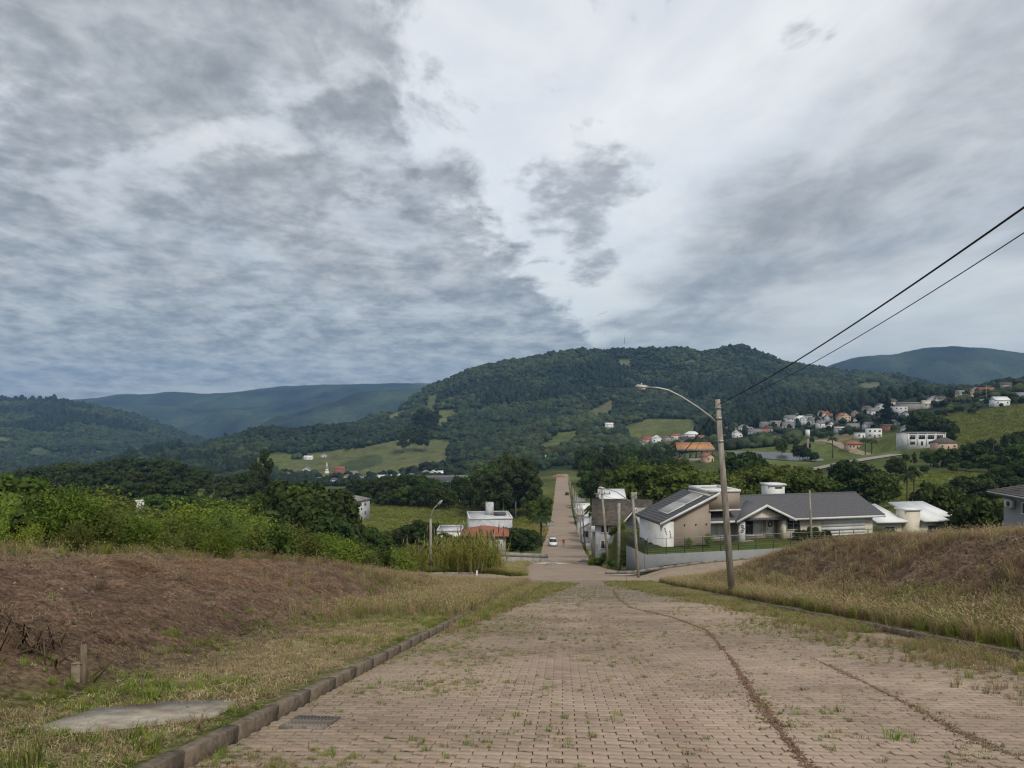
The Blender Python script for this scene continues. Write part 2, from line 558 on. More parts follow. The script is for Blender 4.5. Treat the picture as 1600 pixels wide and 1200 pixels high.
KY = np.array([110, 175, 260, 355, 490, 592, 700, 900, 1200, 1500, 1900, 2300, 2700, 3200, 3800, 5000.])
TV = {
    -900: [870, 860, 845, 830, 815, 808, 800, 785, 760, 745, 725, 690, 650, 624, 650, 690],
    0:    [850, 845, 818, 790, 775, 770, 775, 768, 752, 740, 722, 685, 650, 627, 655, 690],
    130:  [850, 840, 808, 776, 758, 760, 768, 762, 748, 736, 724, 690, 655, 632, 655, 690],
    200:  [852, 836, 805, 772, 755, 756, 760, 758, 738, 715, 722, 706, 676, 648, 665, 690],
    300:  [860, 836, 808, 772, 755, 757, 762, 752, 726, 700, 716, 714, 702, 684, 690, 700],
    400:  [872, 845, 812, 782, 762, 760, 762, 745, 716, 675, 692, 705, 706, 702, 700, 700],
    500:  [884, 852, 813, 786, 763, 760, 760, 748, 714, 666, 688, 702, 705, 705, 704, 702],
    600:  [892, 856, 815, 787, 762, 760, 757, 743, 710, 676, 650, 662, 690, 700, 704, 702],
    680:  [894, 858, 818, 790, 762, 757, 750, 735, 705, 672, 636, 600, 622, 680, 700, 702],
    740: [892, 854, 821, 792, 757, 748, 741, 726, 700, 667, 622, 578, 600, 670, 700, 702],
    800: [884, 850, 819, 787, 753, 742, 733, 716, 693, 657, 606, 565, 590, 660, 700, 702],
    860: [880, 846, 812, 778, 750, 738, 729, 709, 688, 652, 602, 556, 585, 660, 700, 702],
    920: [878, 845, 811, 777, 750, 737, 727, 704, 684, 650, 600, 548, 580, 660, 700, 702],
    1000: [868, 835, 803, 773, 747, 733, 720, 699, 676, 650, 604, 549, 580, 660, 700, 702],
    1060: [862, 830, 802, 776, 736, 720, 709, 690, 668, 645, 602, 546, 580, 660, 700, 702],
    1100: [856, 828, 799, 770, 726, 712, 702, 684, 661, 640, 598, 552, 585, 660, 700, 702],
    1130: [852, 826, 798, 768, 724, 709, 699, 680, 657, 637, 594, 546, 580, 660, 700, 702],
    1160: [846, 824, 797, 766, 723, 707, 696, 677, 654, 635, 590, 540, 575, 660, 700, 702],
    1220: [836, 820, 794, 762, 722, 704, 690, 670, 648, 632, 598, 565, 590, 660, 700, 702],
    1320: [844, 816, 780, 740, 704, 690, 670, 648, 634, 622, 600, 584, 600, 660, 700, 702],
    1400: [848, 815, 770, 726, 697, 674, 650, 632, 622, 616, 602, 588, 605, 660, 700, 702],
    1450: [848, 815, 768, 722, 693, 664, 640, 622, 618, 616, 610, 606, 620, 660, 700, 702],
    1500: [846, 815, 768, 721, 688, 656, 632, 618, 616, 618, 618, 618, 640, 670, 700, 702],
    1600: [840, 812, 768, 720, 680, 642, 620, 606, 608, 614, 618, 625, 650, 670, 700, 702],
    2600: [830, 805, 768, 722, 682, 645, 622, 604, 606, 612, 618, 625, 650, 670, 700, 702],
}
_tu = np.array(sorted(TV))
_tz = np.array([[(V0 - v) / F * y for v, y in zip(TV[u], KY)] for u in _tu])


def table(u, y):
    u = np.clip(u, _tu[0], _tu[-1]); y = np.clip(y, KY[0], KY[-1])
    i = np.clip(np.searchsorted(_tu, u) - 1, 0, len(_tu) - 2)
    j = np.clip(np.searchsorted(KY, y) - 1, 0, len(KY) - 2)
    a = (u - _tu[i]) / (_tu[i + 1] - _tu[i]); b = (y - KY[j]) / (KY[j + 1] - KY[j])
    return (_tz[i, j] * (1 - a) + _tz[i + 1, j] * a) * (1 - b) + (_tz[i, j + 1] * (1 - a) + _tz[i + 1, j + 1] * a) * b


def RC(y):
    """centre line of the street, metres right of the near street's zero line"""
    return np.interp(y, [58, 86, 165, 380, 560], [2.3, -0.1, -0.35, -1.2, -1.7])


def near(s, y):
    b = zroad(y)
    dl = KL - s
    sb = 2.2 + 1.9 * np.clip((y - 10) / 16, 0, 1) + 0.5 * vnoise(y * 0.3, y * 0 + 2)
    Hm = 1.32 * (1 - sstep(30, 60, y)) + 0.12
    lift = Hm * (0.65 * sstep(0, 5.0, dl - sb) + 0.35 * sstep(0, 2.0, dl - sb))
    left = 0.13 + 0.01 * np.clip(dl, 0, 4) + lift + 0.035 * np.clip(dl - 5, 0, 12) - 0.05 * np.clip(dl - 17, 0, 40)
    dr = s - KR
    Hb = 2.50 * (0.86 + 0.14 * sstep(18, 38, y)) * (1 - sstep(44, 69, y)) + 0.05
    wig = 0.5 * vnoise(y * 0.25, y * 0 + 9) - 1.3 * sstep(34, 52, y)
    right = 0.13 + 0.03 * np.clip(dr, 0, 2) + Hb * (0.88 * sstep(1.6 + wig, 6.6, dr) + 0.12 * sstep(4.5, 9, dr)) - 0.02 * np.clip(dr - 12, 0, 60)
    h = np.where(s < KL, left, np.where(s > KR, right, 0.0))
    return b + h


HX, HY, HA = 15.44, 79.5, math.radians(13)            # front left corner and turn of the house with the solar collectors
CHA, SHA = math.cos(HA), math.sin(HA)


def hloc(x, y):
    return (x - HX) * CHA + (y - HY) * SHA, -(x - HX) * SHA + (y - HY) * CHA


def hw(X, Y, z):
    return Vector((HX + X * CHA - Y * SHA, HY + X * SHA + Y * CHA, z))


def hxy(X, Y):
    p = hw(X, Y, 0)
    return [p.x, p.y]


STREETS = [  # centre line x, y, z, half width
    (np.array([[5, 67.6, -15.72], hxy(-6, -10.2) + [-15.85], hxy(1, -10.2) + [-15.3], hxy(9, -10.2) + [-15.0], hxy(22, -10) + [-14.5], hxy(50, -9) + [-13.2]]), 3.3),
    (np.array([[2, 68.0, -15.85], [-6, 67.8, -15.8], [-18, 68.3, -16.1], [-45, 70, -17.5], [-80, 72, -19.0]]), 3.2),
]


def seg_dist(x, y, pl):
    best = np.full(np.shape(x), 1e9); zz = np.zeros(np.shape(x))
    for a, b in zip(pl[:-1], pl[1:]):
        dx, dy = b[0] - a[0], b[1] - a[1]
        t = np.clip(((x - a[0]) * dx + (y - a[1]) * dy) / (dx * dx + dy * dy), 0, 1)
        d = np.hypot(x - a[0] - t * dx, y - a[1] - t * dy)
        m = d < best
        best = np.where(m, d, best); zz = np.where(m, a[2] + t * (b[2] - a[2]), zz)
    return best, zz


PADS = []   # x, y, inner radius, outer radius, z   (filled where houses want level ground)


def G0(x, y):
    x = np.asarray(x, float); y = np.asarray(y, float)
    ys = np.maximum(y, 1.0)
    u = U0 + F * x / ys
    s = x - RD * y
    zn = near(s, y)
    zt = table(u, y)
    zt = zt + fbm(x * 0.012, y * 0.012, 4) * np.clip((y - 500) / 40, 0, 8)
    w = sstep(62, 108, y)
    z = zn * (1 - w) + zt * w
    # the far street lies in a level bed
    wr = (1 - sstep(4.6, 18, np.abs(s - RC(y)))) * sstep(60, 72, y) * (1 - sstep(540, 640, y))
    z = z * (1 - wr) + (zroad(y) - 0.02) * wr
    for pl, hw_ in STREETS:
        d, zz = seg_dist(x, y, pl)
        w2 = 1 - sstep(hw_ + 0.6, hw_ + 3.5, d)
        w2 = w2 * sstep(62.5, 65.5, y) * sstep(4.6, 8.5, np.abs(s - RC(y)))
        z = z * (1 - w2) + zz * w2
    # terrace of the solar house
    X, Y = hloc(x, y)
    w3 = np.where(Y < 0.9, sstep(-2.6, -1.5, X), sstep(-1.6, -0.2, X)) * (1 - sstep(29, 36, X)) * sstep(-3.1, -1.9, Y) * (1 - sstep(11.5, 19, Y)) * sstep(4.0, 6.5, s - RC(y))
    z = z * (1 - w3) + (-14.86 + 0.012 * X) * w3
    return z


def G(x, y):
    z = G0(x, y)
    for px, py, r0, r1, pz in PADS:
        d = np.hypot(np.asarray(x) - px, np.asarray(y) - py)
        w = 1 - sstep(r0, r1, d)
        z = z * (1 - w) + pz * w
    return z


def g(x, y):
    return float(G(np.array([x]), np.array([y]))[0])


def gu(u, y):
    return g(XU(u, y), y)


# level ground under the park pond
POND = (XU(1213, 528), 528.0)
PADS.append((POND[0], POND[1], 62, 90, -36.6))


def inpoly(u, v, poly):
    c = np.zeros(np.shape(u), bool)
    n = len(poly)
    for i in range(n):
        x1, y1 = poly[i]; x2, y2 = poly[(i + 1) % n]
        if y1 == y2:
            continue
        k = ((y1 > v) != (y2 > v)) & (u < (x2 - x1) * (v - y1) / (y2 - y1) + x1)
        c ^= k
    return c


# clearings and fields on the slopes: outline as column/row bearing of the ground, nearest and farthest distance, colour
FIELDS = [
    ([(395, 752), (430, 738), (480, 708), (560, 700), (640, 684), (705, 688), (705, 718), (690, 742), (600, 752), (470, 752)], 880, 1560, (0.105, 0.112, 0.042)),
    ([(540, 722), (575, 712), (600, 712), (600, 722), (545, 742), (510, 742)], 880, 1500, (0.055, 0.070, 0.028)),
    ([(655, 672), (672, 640), (716, 640), (700, 664), (668, 676)], 1300, 2200, (0.115, 0.125, 0.042)),
    ([(663, 645), (668, 618), (682, 616), (680, 645)], 1300, 2300, (0.09, 0.10, 0.04)),
    ([(600, 660), (612, 642), (632, 637), (640, 646), (615, 660)], 1300, 2300, (0.12, 0.125, 0.05)),
    ([(836, 702), (868, 677), (912, 671), (910, 690), (862, 708)], 900, 1600, (0.085, 0.10, 0.030)),
    ([(914, 646), (955, 625), (958, 646), (930, 656)], 1200, 2000, (0.11, 0.105, 0.05)),
    ([(930, 672), (950, 660), (968, 668), (950, 678)], 1000, 2000, (0.13, 0.135, 0.06)),
    ([(972, 668), (1010, 654), (1080, 655), (1100, 668), (1075, 690), (1030, 702), (985, 692)], 850, 1500, (0.10, 0.11, 0.035)),
    ([(964, 562), (985, 560), (987, 577), (968, 574)], 1900, 2400, (0.10, 0.11, 0.05)),
    ([(1065, 566), (1085, 560), (1090, 568), (1070, 575)], 1900, 2400, (0.07, 0.09, 0.04)),
    ([(1190, 652), (1205, 637), (1235, 642), (1232, 652)], 1100, 2000, (0.10, 0.105, 0.05)),
    ([(1332, 608), (1350, 596), (1386, 599), (1378, 612)], 1400, 2400, (0.12, 0.12, 0.055)),
    ([(1390, 618), (1415, 606), (1425, 612), (1410, 622)], 1200, 2400, (0.07, 0.095, 0.035)),
    ([(1425, 680), (1450, 656), (1500, 648), (1600, 634), (1700, 634), (1700, 700), (1520, 700)], 380, 820, (0.105, 0.112, 0.032)),
    ([(-20, 692), (0, 682), (22, 684), (18, 694)], 2000, 3000, (0.11, 0.115, 0.055)),
    ([(38, 712), (52, 698), (78, 702), (70, 716)], 1800, 3000, (0.065, 0.085, 0.04)),
    ([(130, 708), (150, 704), (170, 706), (160, 711)], 1900, 3000, (0.10, 0.10, 0.06)),
    ([(388, 722), (400, 712), (440, 706), (470, 712), (440, 735), (400, 740)], 850, 1500, (0.10, 0.12, 0.035)),
]


def field_index(u, v, y):
    k = np.full(np.shape(u), -1)
    for i, (poly, y0, y1, c) in enumerate(FIELDS):
        k[inpoly(u, v, poly) & (y > y0) & (y < y1)] = i
    return k

# ------------------------------------------------------------------ ground near the street
def struct(o):
    o['kind'] = 'structure'
    return o


def near_ground():
    s1 = np.arange(-16, 20.01, 0.16)
    sL = -16 - np.cumsum(np.linspace(0.2, 2.2, 34)); sR = 20 + np.cumsum(np.linspace(0.2, 2.2, 34))
    s = np.concatenate([sL[::-1], s1, sR])
    y = np.concatenate([np.arange(-24, 3, 0.8), np.arange(3, 30, 0.16), np.arange(30, 66.2, 0.26)])
    S, Y = np.meshgrid(s, y)
    X = S + RD * Y
    Z = G(X, Y)
    off = (S < KL - 0.02) | (S > KR + 0.02)
    amp = np.where(off, 1.0, 0.0)
    dl = KL - S
    dr = S - KR
    rough = np.clip(np.where(S < KL, dl, dr) / 1.5, 0, 1)
    mound = np.where(S < KL, sstep(2.3, 4.5, dl), sstep(2, 4, dr)) * (1 - sstep(50, 64, Y))
    n = fbm(X * 0.55, Y * 0.55, 5, 0.58)
    n2 = fbm(X * 2.6 + 4, Y * 2.6, 4, 0.62)
    rid = fbm((X * 0.5 + Z * 2.2) * 0.9, Y * 0.35, 4, 0.55)
    Z = Z + amp * rough * (0.05 * n + 0.035 * n2 + mound * (0.22 * n + 0.10 * n2 + 0.10 * rid))
    Z = np.where(off, Z, Z - 0.12)
    # keep the cross streets and the end of the patch clear of lumps
    st = np.zeros_like(X)
    for pl, h in STREETS:
        d, zz = seg_dist(X, Y, pl)
        st = np.maximum(st, (1 - sstep(h - 0.2, h + 1.2, d)) * sstep(61, 63.5, Y))
    Z = Z * (1 - st) + (G(X, Y) - 0.10) * st
    # colours: brown earth on the cut slopes, straw and green on the verges
    c = np.zeros(X.shape + (3,))
    soil = np.array([0.172, 0.114, 0.079]); orange = np.array([0.245, 0.138, 0.078]); straw = np.array([0.29, 0.235, 0.130])
    green = np.array([0.130, 0.140, 0.040]); pink = np.array([0.20, 0.125, 0.10]); dry = np.array([0.20, 0.155, 0.095])
    lw = np.clip(0.5 + 1.2 * fbm(X * 0.45 + 3, Y * 0.45, 4), 0, 1)[..., None]
    verge = straw * (1 - lw) + green * lw
    m = np.clip(np.where(S < KL, sstep(2.0, 3.6, dl + 1.2 * n), sstep(2.4, 4.5, dr + 1.0 * n)), 0, 1)[..., None]
    earth = soil * (1 + 0.5 * n2[..., None])
    ow = np.where(S < KL, np.exp(-((dl - 8.0) / 2.3) ** 2 - ((Y - 22) / 6.0) ** 2) * 1.2 + 0.4 * np.exp(-((dl - 5) / 2.0) ** 2 - ((Y - 7) / 3.0) ** 2), 0)
    ow = np.clip(ow * (1 + 1.2 * n), 0, 1)[..., None]
    earth = earth * (1 - ow) + orange * ow
    top = np.clip(np.where(S < KL, sstep(8.6, 10.2, dl + 1.5 * n), sstep(5.5, 8.0, dr + 1.5 * n)), 0, 1)[..., None]
    earth = earth * (1 - top) + dry * top
    c = verge * (1 - m) + earth * m
    far = sstep(30, 52, Y + 4 * n)[..., None]
    fg = np.array([0.15, 0.135, 0.06])
    c = c * (1 - far * 0.8) + fg * far * 0.8
    c = c * (1 + 0.35 * n2[..., None] + 0.5 * rng.normal(0, .35, n2.shape)[..., None])
    c = np.where(off[..., None], c, np.array([0.10, 0.078, 0.055]))
    ny, ns = X.shape
    idx = np.arange(ny * ns).reshape(ny, ns)
    faces = np.stack([idx[:-1, :-1], idx[:-1, 1:], idx[1:, 1:], idx[1:, :-1]], -1).reshape(-1, 4)
    v = np.stack([X, Y, Z], -1).reshape(-1, 3)
    me = np_mesh('ground', v, faces, M_GROUND, True, col=np.clip(c, 0.01, 1).reshape(-1, 3))
    o = struct(link_mesh('ground', me))
    return v[:, 2].reshape(ny, ns), s, y


NGZ, NGS, NGY = near_ground()


def gz(x, y):
    """height of the ground really built (with its lumps), arrays"""
    x = np.asarray(x, float); y = np.asarray(y, float)
    s = x - RD * y
    z = G(x, y)
    ok = (y > NGY[0] + .1) & (y < 65.5) & (s > NGS[0] + .1) & (s < NGS[-1] - .1)
    i = np.clip(np.searchsorted(NGY, y) - 1, 0, len(NGY) - 2); j = np.clip(np.searchsorted(NGS, s) - 1, 0, len(NGS) - 2)
    a = np.clip((y - NGY[i]) / (NGY[i + 1] - NGY[i]), 0, 1); b = np.clip((s - NGS[j]) / (NGS[j + 1] - NGS[j]), 0, 1)
    zz = (NGZ[i, j] * (1 - a) + NGZ[i + 1, j] * a) * (1 - b) + (NGZ[i, j + 1] * (1 - a) + NGZ[i + 1, j + 1] * a) * b
    return np.where(ok, zz, z)


def gz1(x, y):
    return float(gz(np.array([x]), np.array([y]))[0])


# ------------------------------------------------------------------ valley and hills
def field_colors(X, Y, Z):
    u = U0 + F * X / Y; v = V0 - F * Z / Y
    n = fbm(X * 0.02, Y * 0.02, 5, 0.6)
    n2 = fbm(X * 0.15, Y * 0.15, 4, 0.6)
    c = np.zeros(X.shape + (3,)) + np.array([0.075, 0.088, 0.026])
    c = c * (1 + 0.5 * n[..., None])
    forest = np.array([0.022, 0.030, 0.013])
    w = sstep(560, 680, Y)[..., None]
    c = c * (1 - w) + forest * w
    k = field_index(u, v, Y)
    for i, f in enumerate(FIELDS):
        c[k == i] = f[3]
    # village ground and bright meadows
    def paint(poly, y0, y1, col):
        m = inpoly(u, v, poly) & (Y > y0) & (Y < y1)
        c[m] = col
    paint([(1125, 700), (1180, 684), (1335, 680), (1405, 704), (1420, 732), (1280, 740), (1150, 740)], 420, 760, (0.095, 0.115, 0.034))
    paint([(1195, 684), (1215, 676), (1250, 678), (1252, 686), (1225, 690)], 560, 800, (0.16, 0.075, 0.05))
    paint([(1250, 690), (1330, 676), (1342, 684), (1300, 692)], 540, 800, (0.19, 0.16, 0.09))
    paint([(1380, 800), (1400, 742), (1545, 742), (1560, 800)], 180, 330, (0.100, 0.130, 0.026))
    paint([(545, 835), (560, 795), (760, 775), (860, 795), (850, 835)], 200, 365, (0.105, 0.120, 0.026))
    paint([(1270, 772), (1420, 765), (1420, 752), (1270, 752)], 260, 420, (0.105, 0.125, 0.03))
    paint([(810, 815), (862, 812), (862, 832), (790, 838)], 185, 245, (0.23, 0.125, 0.075))
    paint([(1010, 846), (1012, 805), (860, 805), (870, 860)], 110, 240, (0.085, 0.095, 0.03))
    n4 = fbm(X * 0.05 + 3, Y * 0.035, 4, 0.6)
    c = c * (1 + 0.35 * n2[..., None] + 0.45 * n4[..., None])
    return np.clip(c, 0.008, 1)


def valley():
    u = np.concatenate([np.arange(-900, -60, 30), np.arange(-60, 1661, 5), np.arange(1680, 2601, 30)])
    y = [62.0]
    while y[-1] < 5000:
        y.append(y[-1] * 1.0165 if y[-1] < 3300 else y[-1] * 1.06)
    y = np.array(y)
    U, Y = np.meshgrid(u, y)
    X = (U - U0) / F * Y
    Z = G(X, Y)
    Z = Z - 0.16 * (1 - sstep(66, 67.5, Y)) - 0.03
    C = field_colors(X, Y, Z)
    dirt = np.array([0.10, 0.085, 0.05])
    ny, nu = X.shape
    idx = np.arange(ny * nu).reshape(ny, nu)
    faces = np.stack([idx[:-1, :-1], idx[:-1, 1:], idx[1:, 1:], idx[1:, :-1]], -1).reshape(-1, 4)
    me = np_mesh('valley', np.stack([X, Y, Z], -1).reshape(-1, 3), faces, M_LAND, True, col=C.reshape(-1, 3))
    struct(link_mesh('valley', me))
    # skyline as seen so far from the camera, for leaving out what a ridge hides
    ang = Z / Y
    run = np.maximum.accumulate(ang, axis=0)
    return u, y, run


VU, VY, VRUN = valley()


def hidden(x, y, z):
    u = U0 + F * x / y
    i = np.clip(np.searchsorted(VY, y) - 2, 0, len(VY) - 1); j = np.clip(np.searchsorted(VU, u) - 1, 0, len(VU) - 1)
    return z / y < VRUN[i, j]


def ridge(name, y, pts, depth, foot, label=None):
    """a far range of hills: crest given as bearings at distance y, falling to both sides"""
    us = np.linspace(pts[0][0], pts[-1][0], 260)
    vs = np.interp(us, [p[0] for p in pts], [p[1] for p in pts])
    k = np.ones(5) / 5
    vs = np.convolve(np.pad(vs, 2, mode='edge'), k, mode='valid')
    crest = (V0 - vs) / F * y
    t = np.linspace(-1, 1, 60)
    T, I = np.meshgrid(t, np.arange(len(us)), indexing='ij')
    prof = 1 - np.abs(T) ** 1.25
    X0 = ((us - U0) / F * y)[I]
    YY = y + T * depth
    XX = X0 * (1 + 0.0 * T) + fbm(YY * 0.0012, X0 * 0.0005, 3) * 300 * np.abs(T)
    Z = foot + (crest[I] - foot) * prof
    rough = fbm(XX * 0.0022, YY * 0.0016, 5, 0.55)
    Z = Z + rough * 210 * (1 - prof) * prof * 3.2 + fbm(XX * 0.02, YY * 0.02, 3) * 7
    idx = np.arange(Z.size).reshape(Z.shape)
    faces = np.stack([idx[:-1, :-1], idx[1:, :-1], idx[1:, 1:], idx[:-1, 1:]], -1).reshape(-1, 4)
    n = fbm(XX * 0.004, YY * 0.004, 5, 0.6)[..., None]
    n2 = fbm(XX * 0.0011 + 3, YY * 0.0011, 4, 0.6)[..., None]
    c = np.array([0.030, 0.042, 0.018]) * (1 + 1.6 * n)
    pw = sstep(0.42, 0.55, n2 + 0.4 * n)
    c = c * (1 - pw) + np.array([0.085, 0.09, 0.045]) * pw
    me = np_mesh(name, np.stack([XX, YY, Z], -1).reshape(-1, 3), faces, M_HILL, True, col=np.clip(c, 0.01, 1).reshape(-1, 3))
    struct(link_mesh(name, me))


M_HILL = mat('wooded_hillside', (0, 0, 0), attr='tint', var=0.30, scale=0.035, bump=1.0, bscale=0.07, world=True, rough=0.95, spec=0.05, bdist=12.0)
ridge('far_hills', 6600, [(-700, 615), (0, 628), (100, 624), (150, 622), (190, 615), (230, 617), (265, 611), (320, 615), (360, 613), (400, 608), (440, 603), (500, 601), (560, 600), (660, 598), (800, 604), (1000, 615)], 2000, -360)
ridge('wooded_ridge', 5500, [(-300, 650), (60, 640), (130, 634), (200, 630), (260, 634), (320, 640), (400, 636), (450, 628), (500, 622), (560, 624), (640, 640), (760, 660)], 1300, -320)
ridge('blue_hill', 4700, [(380, 690), (440, 664), (490, 642), (520, 629), (560, 612), (620, 608), (670, 605), (760, 612), (900, 640)], 1300, -280)
ridge('mountain', 4900, [(1180, 610), (1260, 582), (1310, 566), (1340, 557), (1400, 553), (1440, 544), (1480, 541), (1540, 543), (1600, 552), (1680, 560), (1900, 590), (2300, 620)], 1500, -230)

me = np_mesh('plain', [(-22000, -9000, -460), (22000, -9000, -460), (22000, 26000, -460), (-22000, 26000, -460)], [(0, 1, 2, 3)], M_HILL, col=np.array([[0.03, 0.04, 0.02]] * 4))
struct(link_mesh('plain', me))


# ------------------------------------------------------------------ the street
def ribbon(name, pl, half, m, lift, step=1.0, parent=None, zf=None, edge_noise=0.0):
    pl = np.asarray(pl, float)
    d = np.concatenate([[0], np.cumsum(np.hypot(np.diff(pl[:, 0]), np.diff(pl[:, 1])))])
    t = np.linspace(0, d[-1], max(2, int(d[-1] / step)))
    cx = np.interp(t, d, pl[:, 0]); cy = np.interp(t, d, pl[:, 1])
    tx = np.gradient(cx); ty = np.gradient(cy)
    l = np.hypot(tx, ty); tx /= l; ty /= l
    k = np.linspace(-1, 1, 7)
    H = half + edge_noise * fbm(t * 0.7, t * 0 + 1.7, 3)
    X = cx[:, None] + ty[:, None] * k * H[:, None]; Y = cy[:, None] - tx[:, None] * k * H[:, None]
    Z = (zf or G)(X, Y) + lift
    idx = np.arange(X.size).reshape(X.shape)
    f = np.stack([idx[:-1, :-1], idx[:-1, 1:], idx[1:, 1:], idx[1:, :-1]], -1).reshape(-1, 4)
    return link_mesh(name, np_mesh(name, np.stack([X, Y, Z], -1).reshape(-1, 3), f, m, True), parent)


PAVE_END = 33.0


def paver_tone(x, y):
    s = x - RD * y
    base = np.array([0.318, 0.243, 0.182])
    n = fbm(x * 0.5, y * 0.5, 4, 0.6); n3 = fbm(x * 0.13 + 8, y * 0.13, 3)
    r = rng.random(len(x))
    c = base * (1 + 0.36 * n + 0.34 * n3 + 0.26 * (r - 0.5))[:, None]
    # soil dragged along the wheel lines
    tr = np.exp(-((s - 1.05) / 0.24) ** 2) * (y < 30) * 0.5 * np.clip(0.6 + 1.5 * n, 0, 1)
    ed = np.clip(1 - np.minimum(s - KL, KR - s) / 2.6, 0, 1) * 0.6 * np.clip(0.7 + n, 0, 1)
    c = c * (1 - tr)[:, None] + np.array([0.22, 0.145, 0.10]) * tr[:, None]
    c = c * (1 - ed)[:, None] + np.array([0.235, 0.19, 0.125]) * ed[:, None]
    return c


def street():
    # bed of jointing soil under the blocks
    y = np.concatenate([np.arange(-24, 62, 1.0)])
    s = np.linspace(KL - 0.03, KR + 0.03, 18)
    S, Y = np.meshgrid(s, y)
    X = S + RD * Y
    Z = zroad(Y) - 0.014
    idx = np.arange(X.size).reshape(X.shape)
    f = np.stack([idx[:-1, :-1], idx[:-1, 1:], idx[1:, 1:], idx[1:, :-1]], -1).reshape(-1, 4)
    road = struct(link_mesh('road', np_mesh('road', np.stack([X, Y, Z], -1).reshape(-1, 3), f, M_JOINT)))
    # the interlocking block: 22.5 x 11.25 cm, wavy long sides
    pw, pl_, gap = 0.127, 0.254, 0.0075
    hx, hy = pw / 2 - gap * 1.5, pl_ / 2 - gap * 0.58
    kx = 0.011
    prof = [(-1.0, 0), (-0.78, kx), (-0.70, kx), (-0.30, -kx), (-0.22, -kx), (0.22, kx), (0.30, kx), (0.70, -kx), (0.78, -kx), (1.0, 0)]
    outl = [(t_ * hy, -hx + d_) for t_, d_ in prof] + [(t_ * hy, hx + d_) for t_, d_ in reversed(prof)]
    outl = np.array(outl)
    k = len(outl)
    inn = outl * np.array([0.955, 0.875])
    bv = np.concatenate([np.c_[outl, np.full(k, -0.012)], np.c_[outl, np.full(k, -0.004)], np.c_[inn, np.zeros(k)]])
    bf = [tuple(range(2 * k, 3 * k))]
    for a in range(2):
        bf += [(a * k + i, a * k + (i + 1) % k, (a + 1) * k + (i + 1) % k, (a + 1) * k + i) for i in range(k)]
    bv[:, 2] -= 0.0
    nrow = int((PAVE_END - 2.2) / pw)
    cols = []
    for c in range(nrow):
        ss = np.arange(KL + (pl_ / 2 if c % 2 else 0), KR + .04, pl_)
        cols.append(np.c_[ss + 0.012 * math.sin(c * .05), np.full(len(ss), 2.2 + c * pw)])
    pts = np.concatenate(cols)
    ph = pts[:, 0] * 0
    x = pts[:, 0] + RD * pts[:, 1]
    y = pts[:, 1]
    z = zroad(y) + 0.006 * fbm(x * 1.2, y * 1.2, 3) + rng.normal(0, 0.0014, len(x)) + 0.01
    tone = paver_tone(x, y)
    tilt = rng.normal(0, 0.012, (len(x), 2)); yaw = rng.normal(0, 0.012, len(x))
    # gaps where blocks have sunk under soil at the edges are left to the weeds
    u = U0 + F * x / y; v = V0 - F * z / y
    vis = (u > -5) & (u < 1605) & (v < 1206)
    order = np.argsort(np.where(vis, y, 1e6))
    single = order[:300]
    rest = np.setdiff1d(np.arange(len(x)), single)

    def place(i):
        cy_, sy_ = np.cos(yaw[i]), np.sin(yaw[i])
        vx = bv[:, 0] * cy_ - bv[:, 1] * sy_; vy = bv[:, 0] * sy_ + bv[:, 1] * cy_
        vz = bv[:, 2] + vx * tilt[i, 0] + vy * (-SL + tilt[i, 1])
        return np.c_[vx + x[i] + RD * vy, vy + y[i], vz + z[i]]

    V = []
    B = len(bv)
    # vectorised joined remainder
    cy_, sy_ = np.cos(yaw[rest])[:, None], np.sin(yaw[rest])[:, None]
    vx = bv[None, :, 0] * cy_ - bv[None, :, 1] * sy_; vy = bv[None, :, 0] * sy_ + bv[None, :, 1] * cy_
    vz = bv[None, :, 2] + vx * tilt[rest, 0][:, None] + vy * (-SL + tilt[rest, 1][:, None]) + z[rest][:, None]
    allv = np.stack([vx + x[rest][:, None] + RD * vy, vy + y[rest][:, None], vz], -1).reshape(-1, 3)
    nr = len(rest)
    # face loops are mixed sizes: build index arrays by hand
    fl = np.concatenate([np.array(q) for q in bf]); ls = np.array([len(q) for q in bf])
    FL = (fl[None] + (np.arange(nr) * B)[:, None]).ravel(); LS = np.tile(ls, nr)
    me = bpy.data.meshes.new('paver_field')
    me.vertices.add(len(allv)); me.vertices.foreach_set('co', allv.astype(np.float32).ravel())
    me.loops.add(len(FL)); me.loops.foreach_set('vertex_index', FL.astype(np.int32))
    me.polygons.add(len(LS)); me.polygons.foreach_set('loop_start', np.concatenate([[0], np.cumsum(LS)[:-1]]).astype(np.int32))
    me.materials.append(M_PAVER)
    me.update(calc_edges=True)
    at = me.color_attributes.new('tint', 'FLOAT_COLOR', 'POINT')
    c4 = np.ones((nr, B, 4), np.float32); c4[..., :3] = tone[rest][:, None, :]
    at.data.foreach_set('color', c4.ravel())
    o = link_mesh('paving_blocks', me, road)
    o['kind'] = 'stuff'
    # eight shared block meshes (tone), three hundred blocks of their own
    tq = np.argsort(np.argsort(tone[single].sum(1))) * 8 // 300
    protos = {}
    for a, i in enumerate(single):
        q = int(tq[a])
        if q not in protos:
            protos[q] = np_mesh('paver', bv, bf, M_PAVER, col=np.tile(tone[i], (B, 1)))
        b = link_mesh('paver', protos[q], road, (x[i], y[i], z[i]))
        mt = Matrix(((1, RD, 0), (0, 1, 0), (tilt[i, 0], -SL + tilt[i, 1], 1)))
        b.rotation_euler = (math.atan(-SL + tilt[i, 1]), -tilt[i, 0], yaw[i] - RD)
    # farther on the joints are too fine to pick apart: one sheet with block-sized relief
    y = np.arange(PAVE_END - 0.35, 71.0, 0.5)
    s = np.linspace(KL, KR, 24)
    S, Y = np.meshgrid(s, y)
    # the corners flare into the cross street
    fl_ = 3.2 * sstep(60, 66, Y) * (1 - sstep(66, 70, Y))
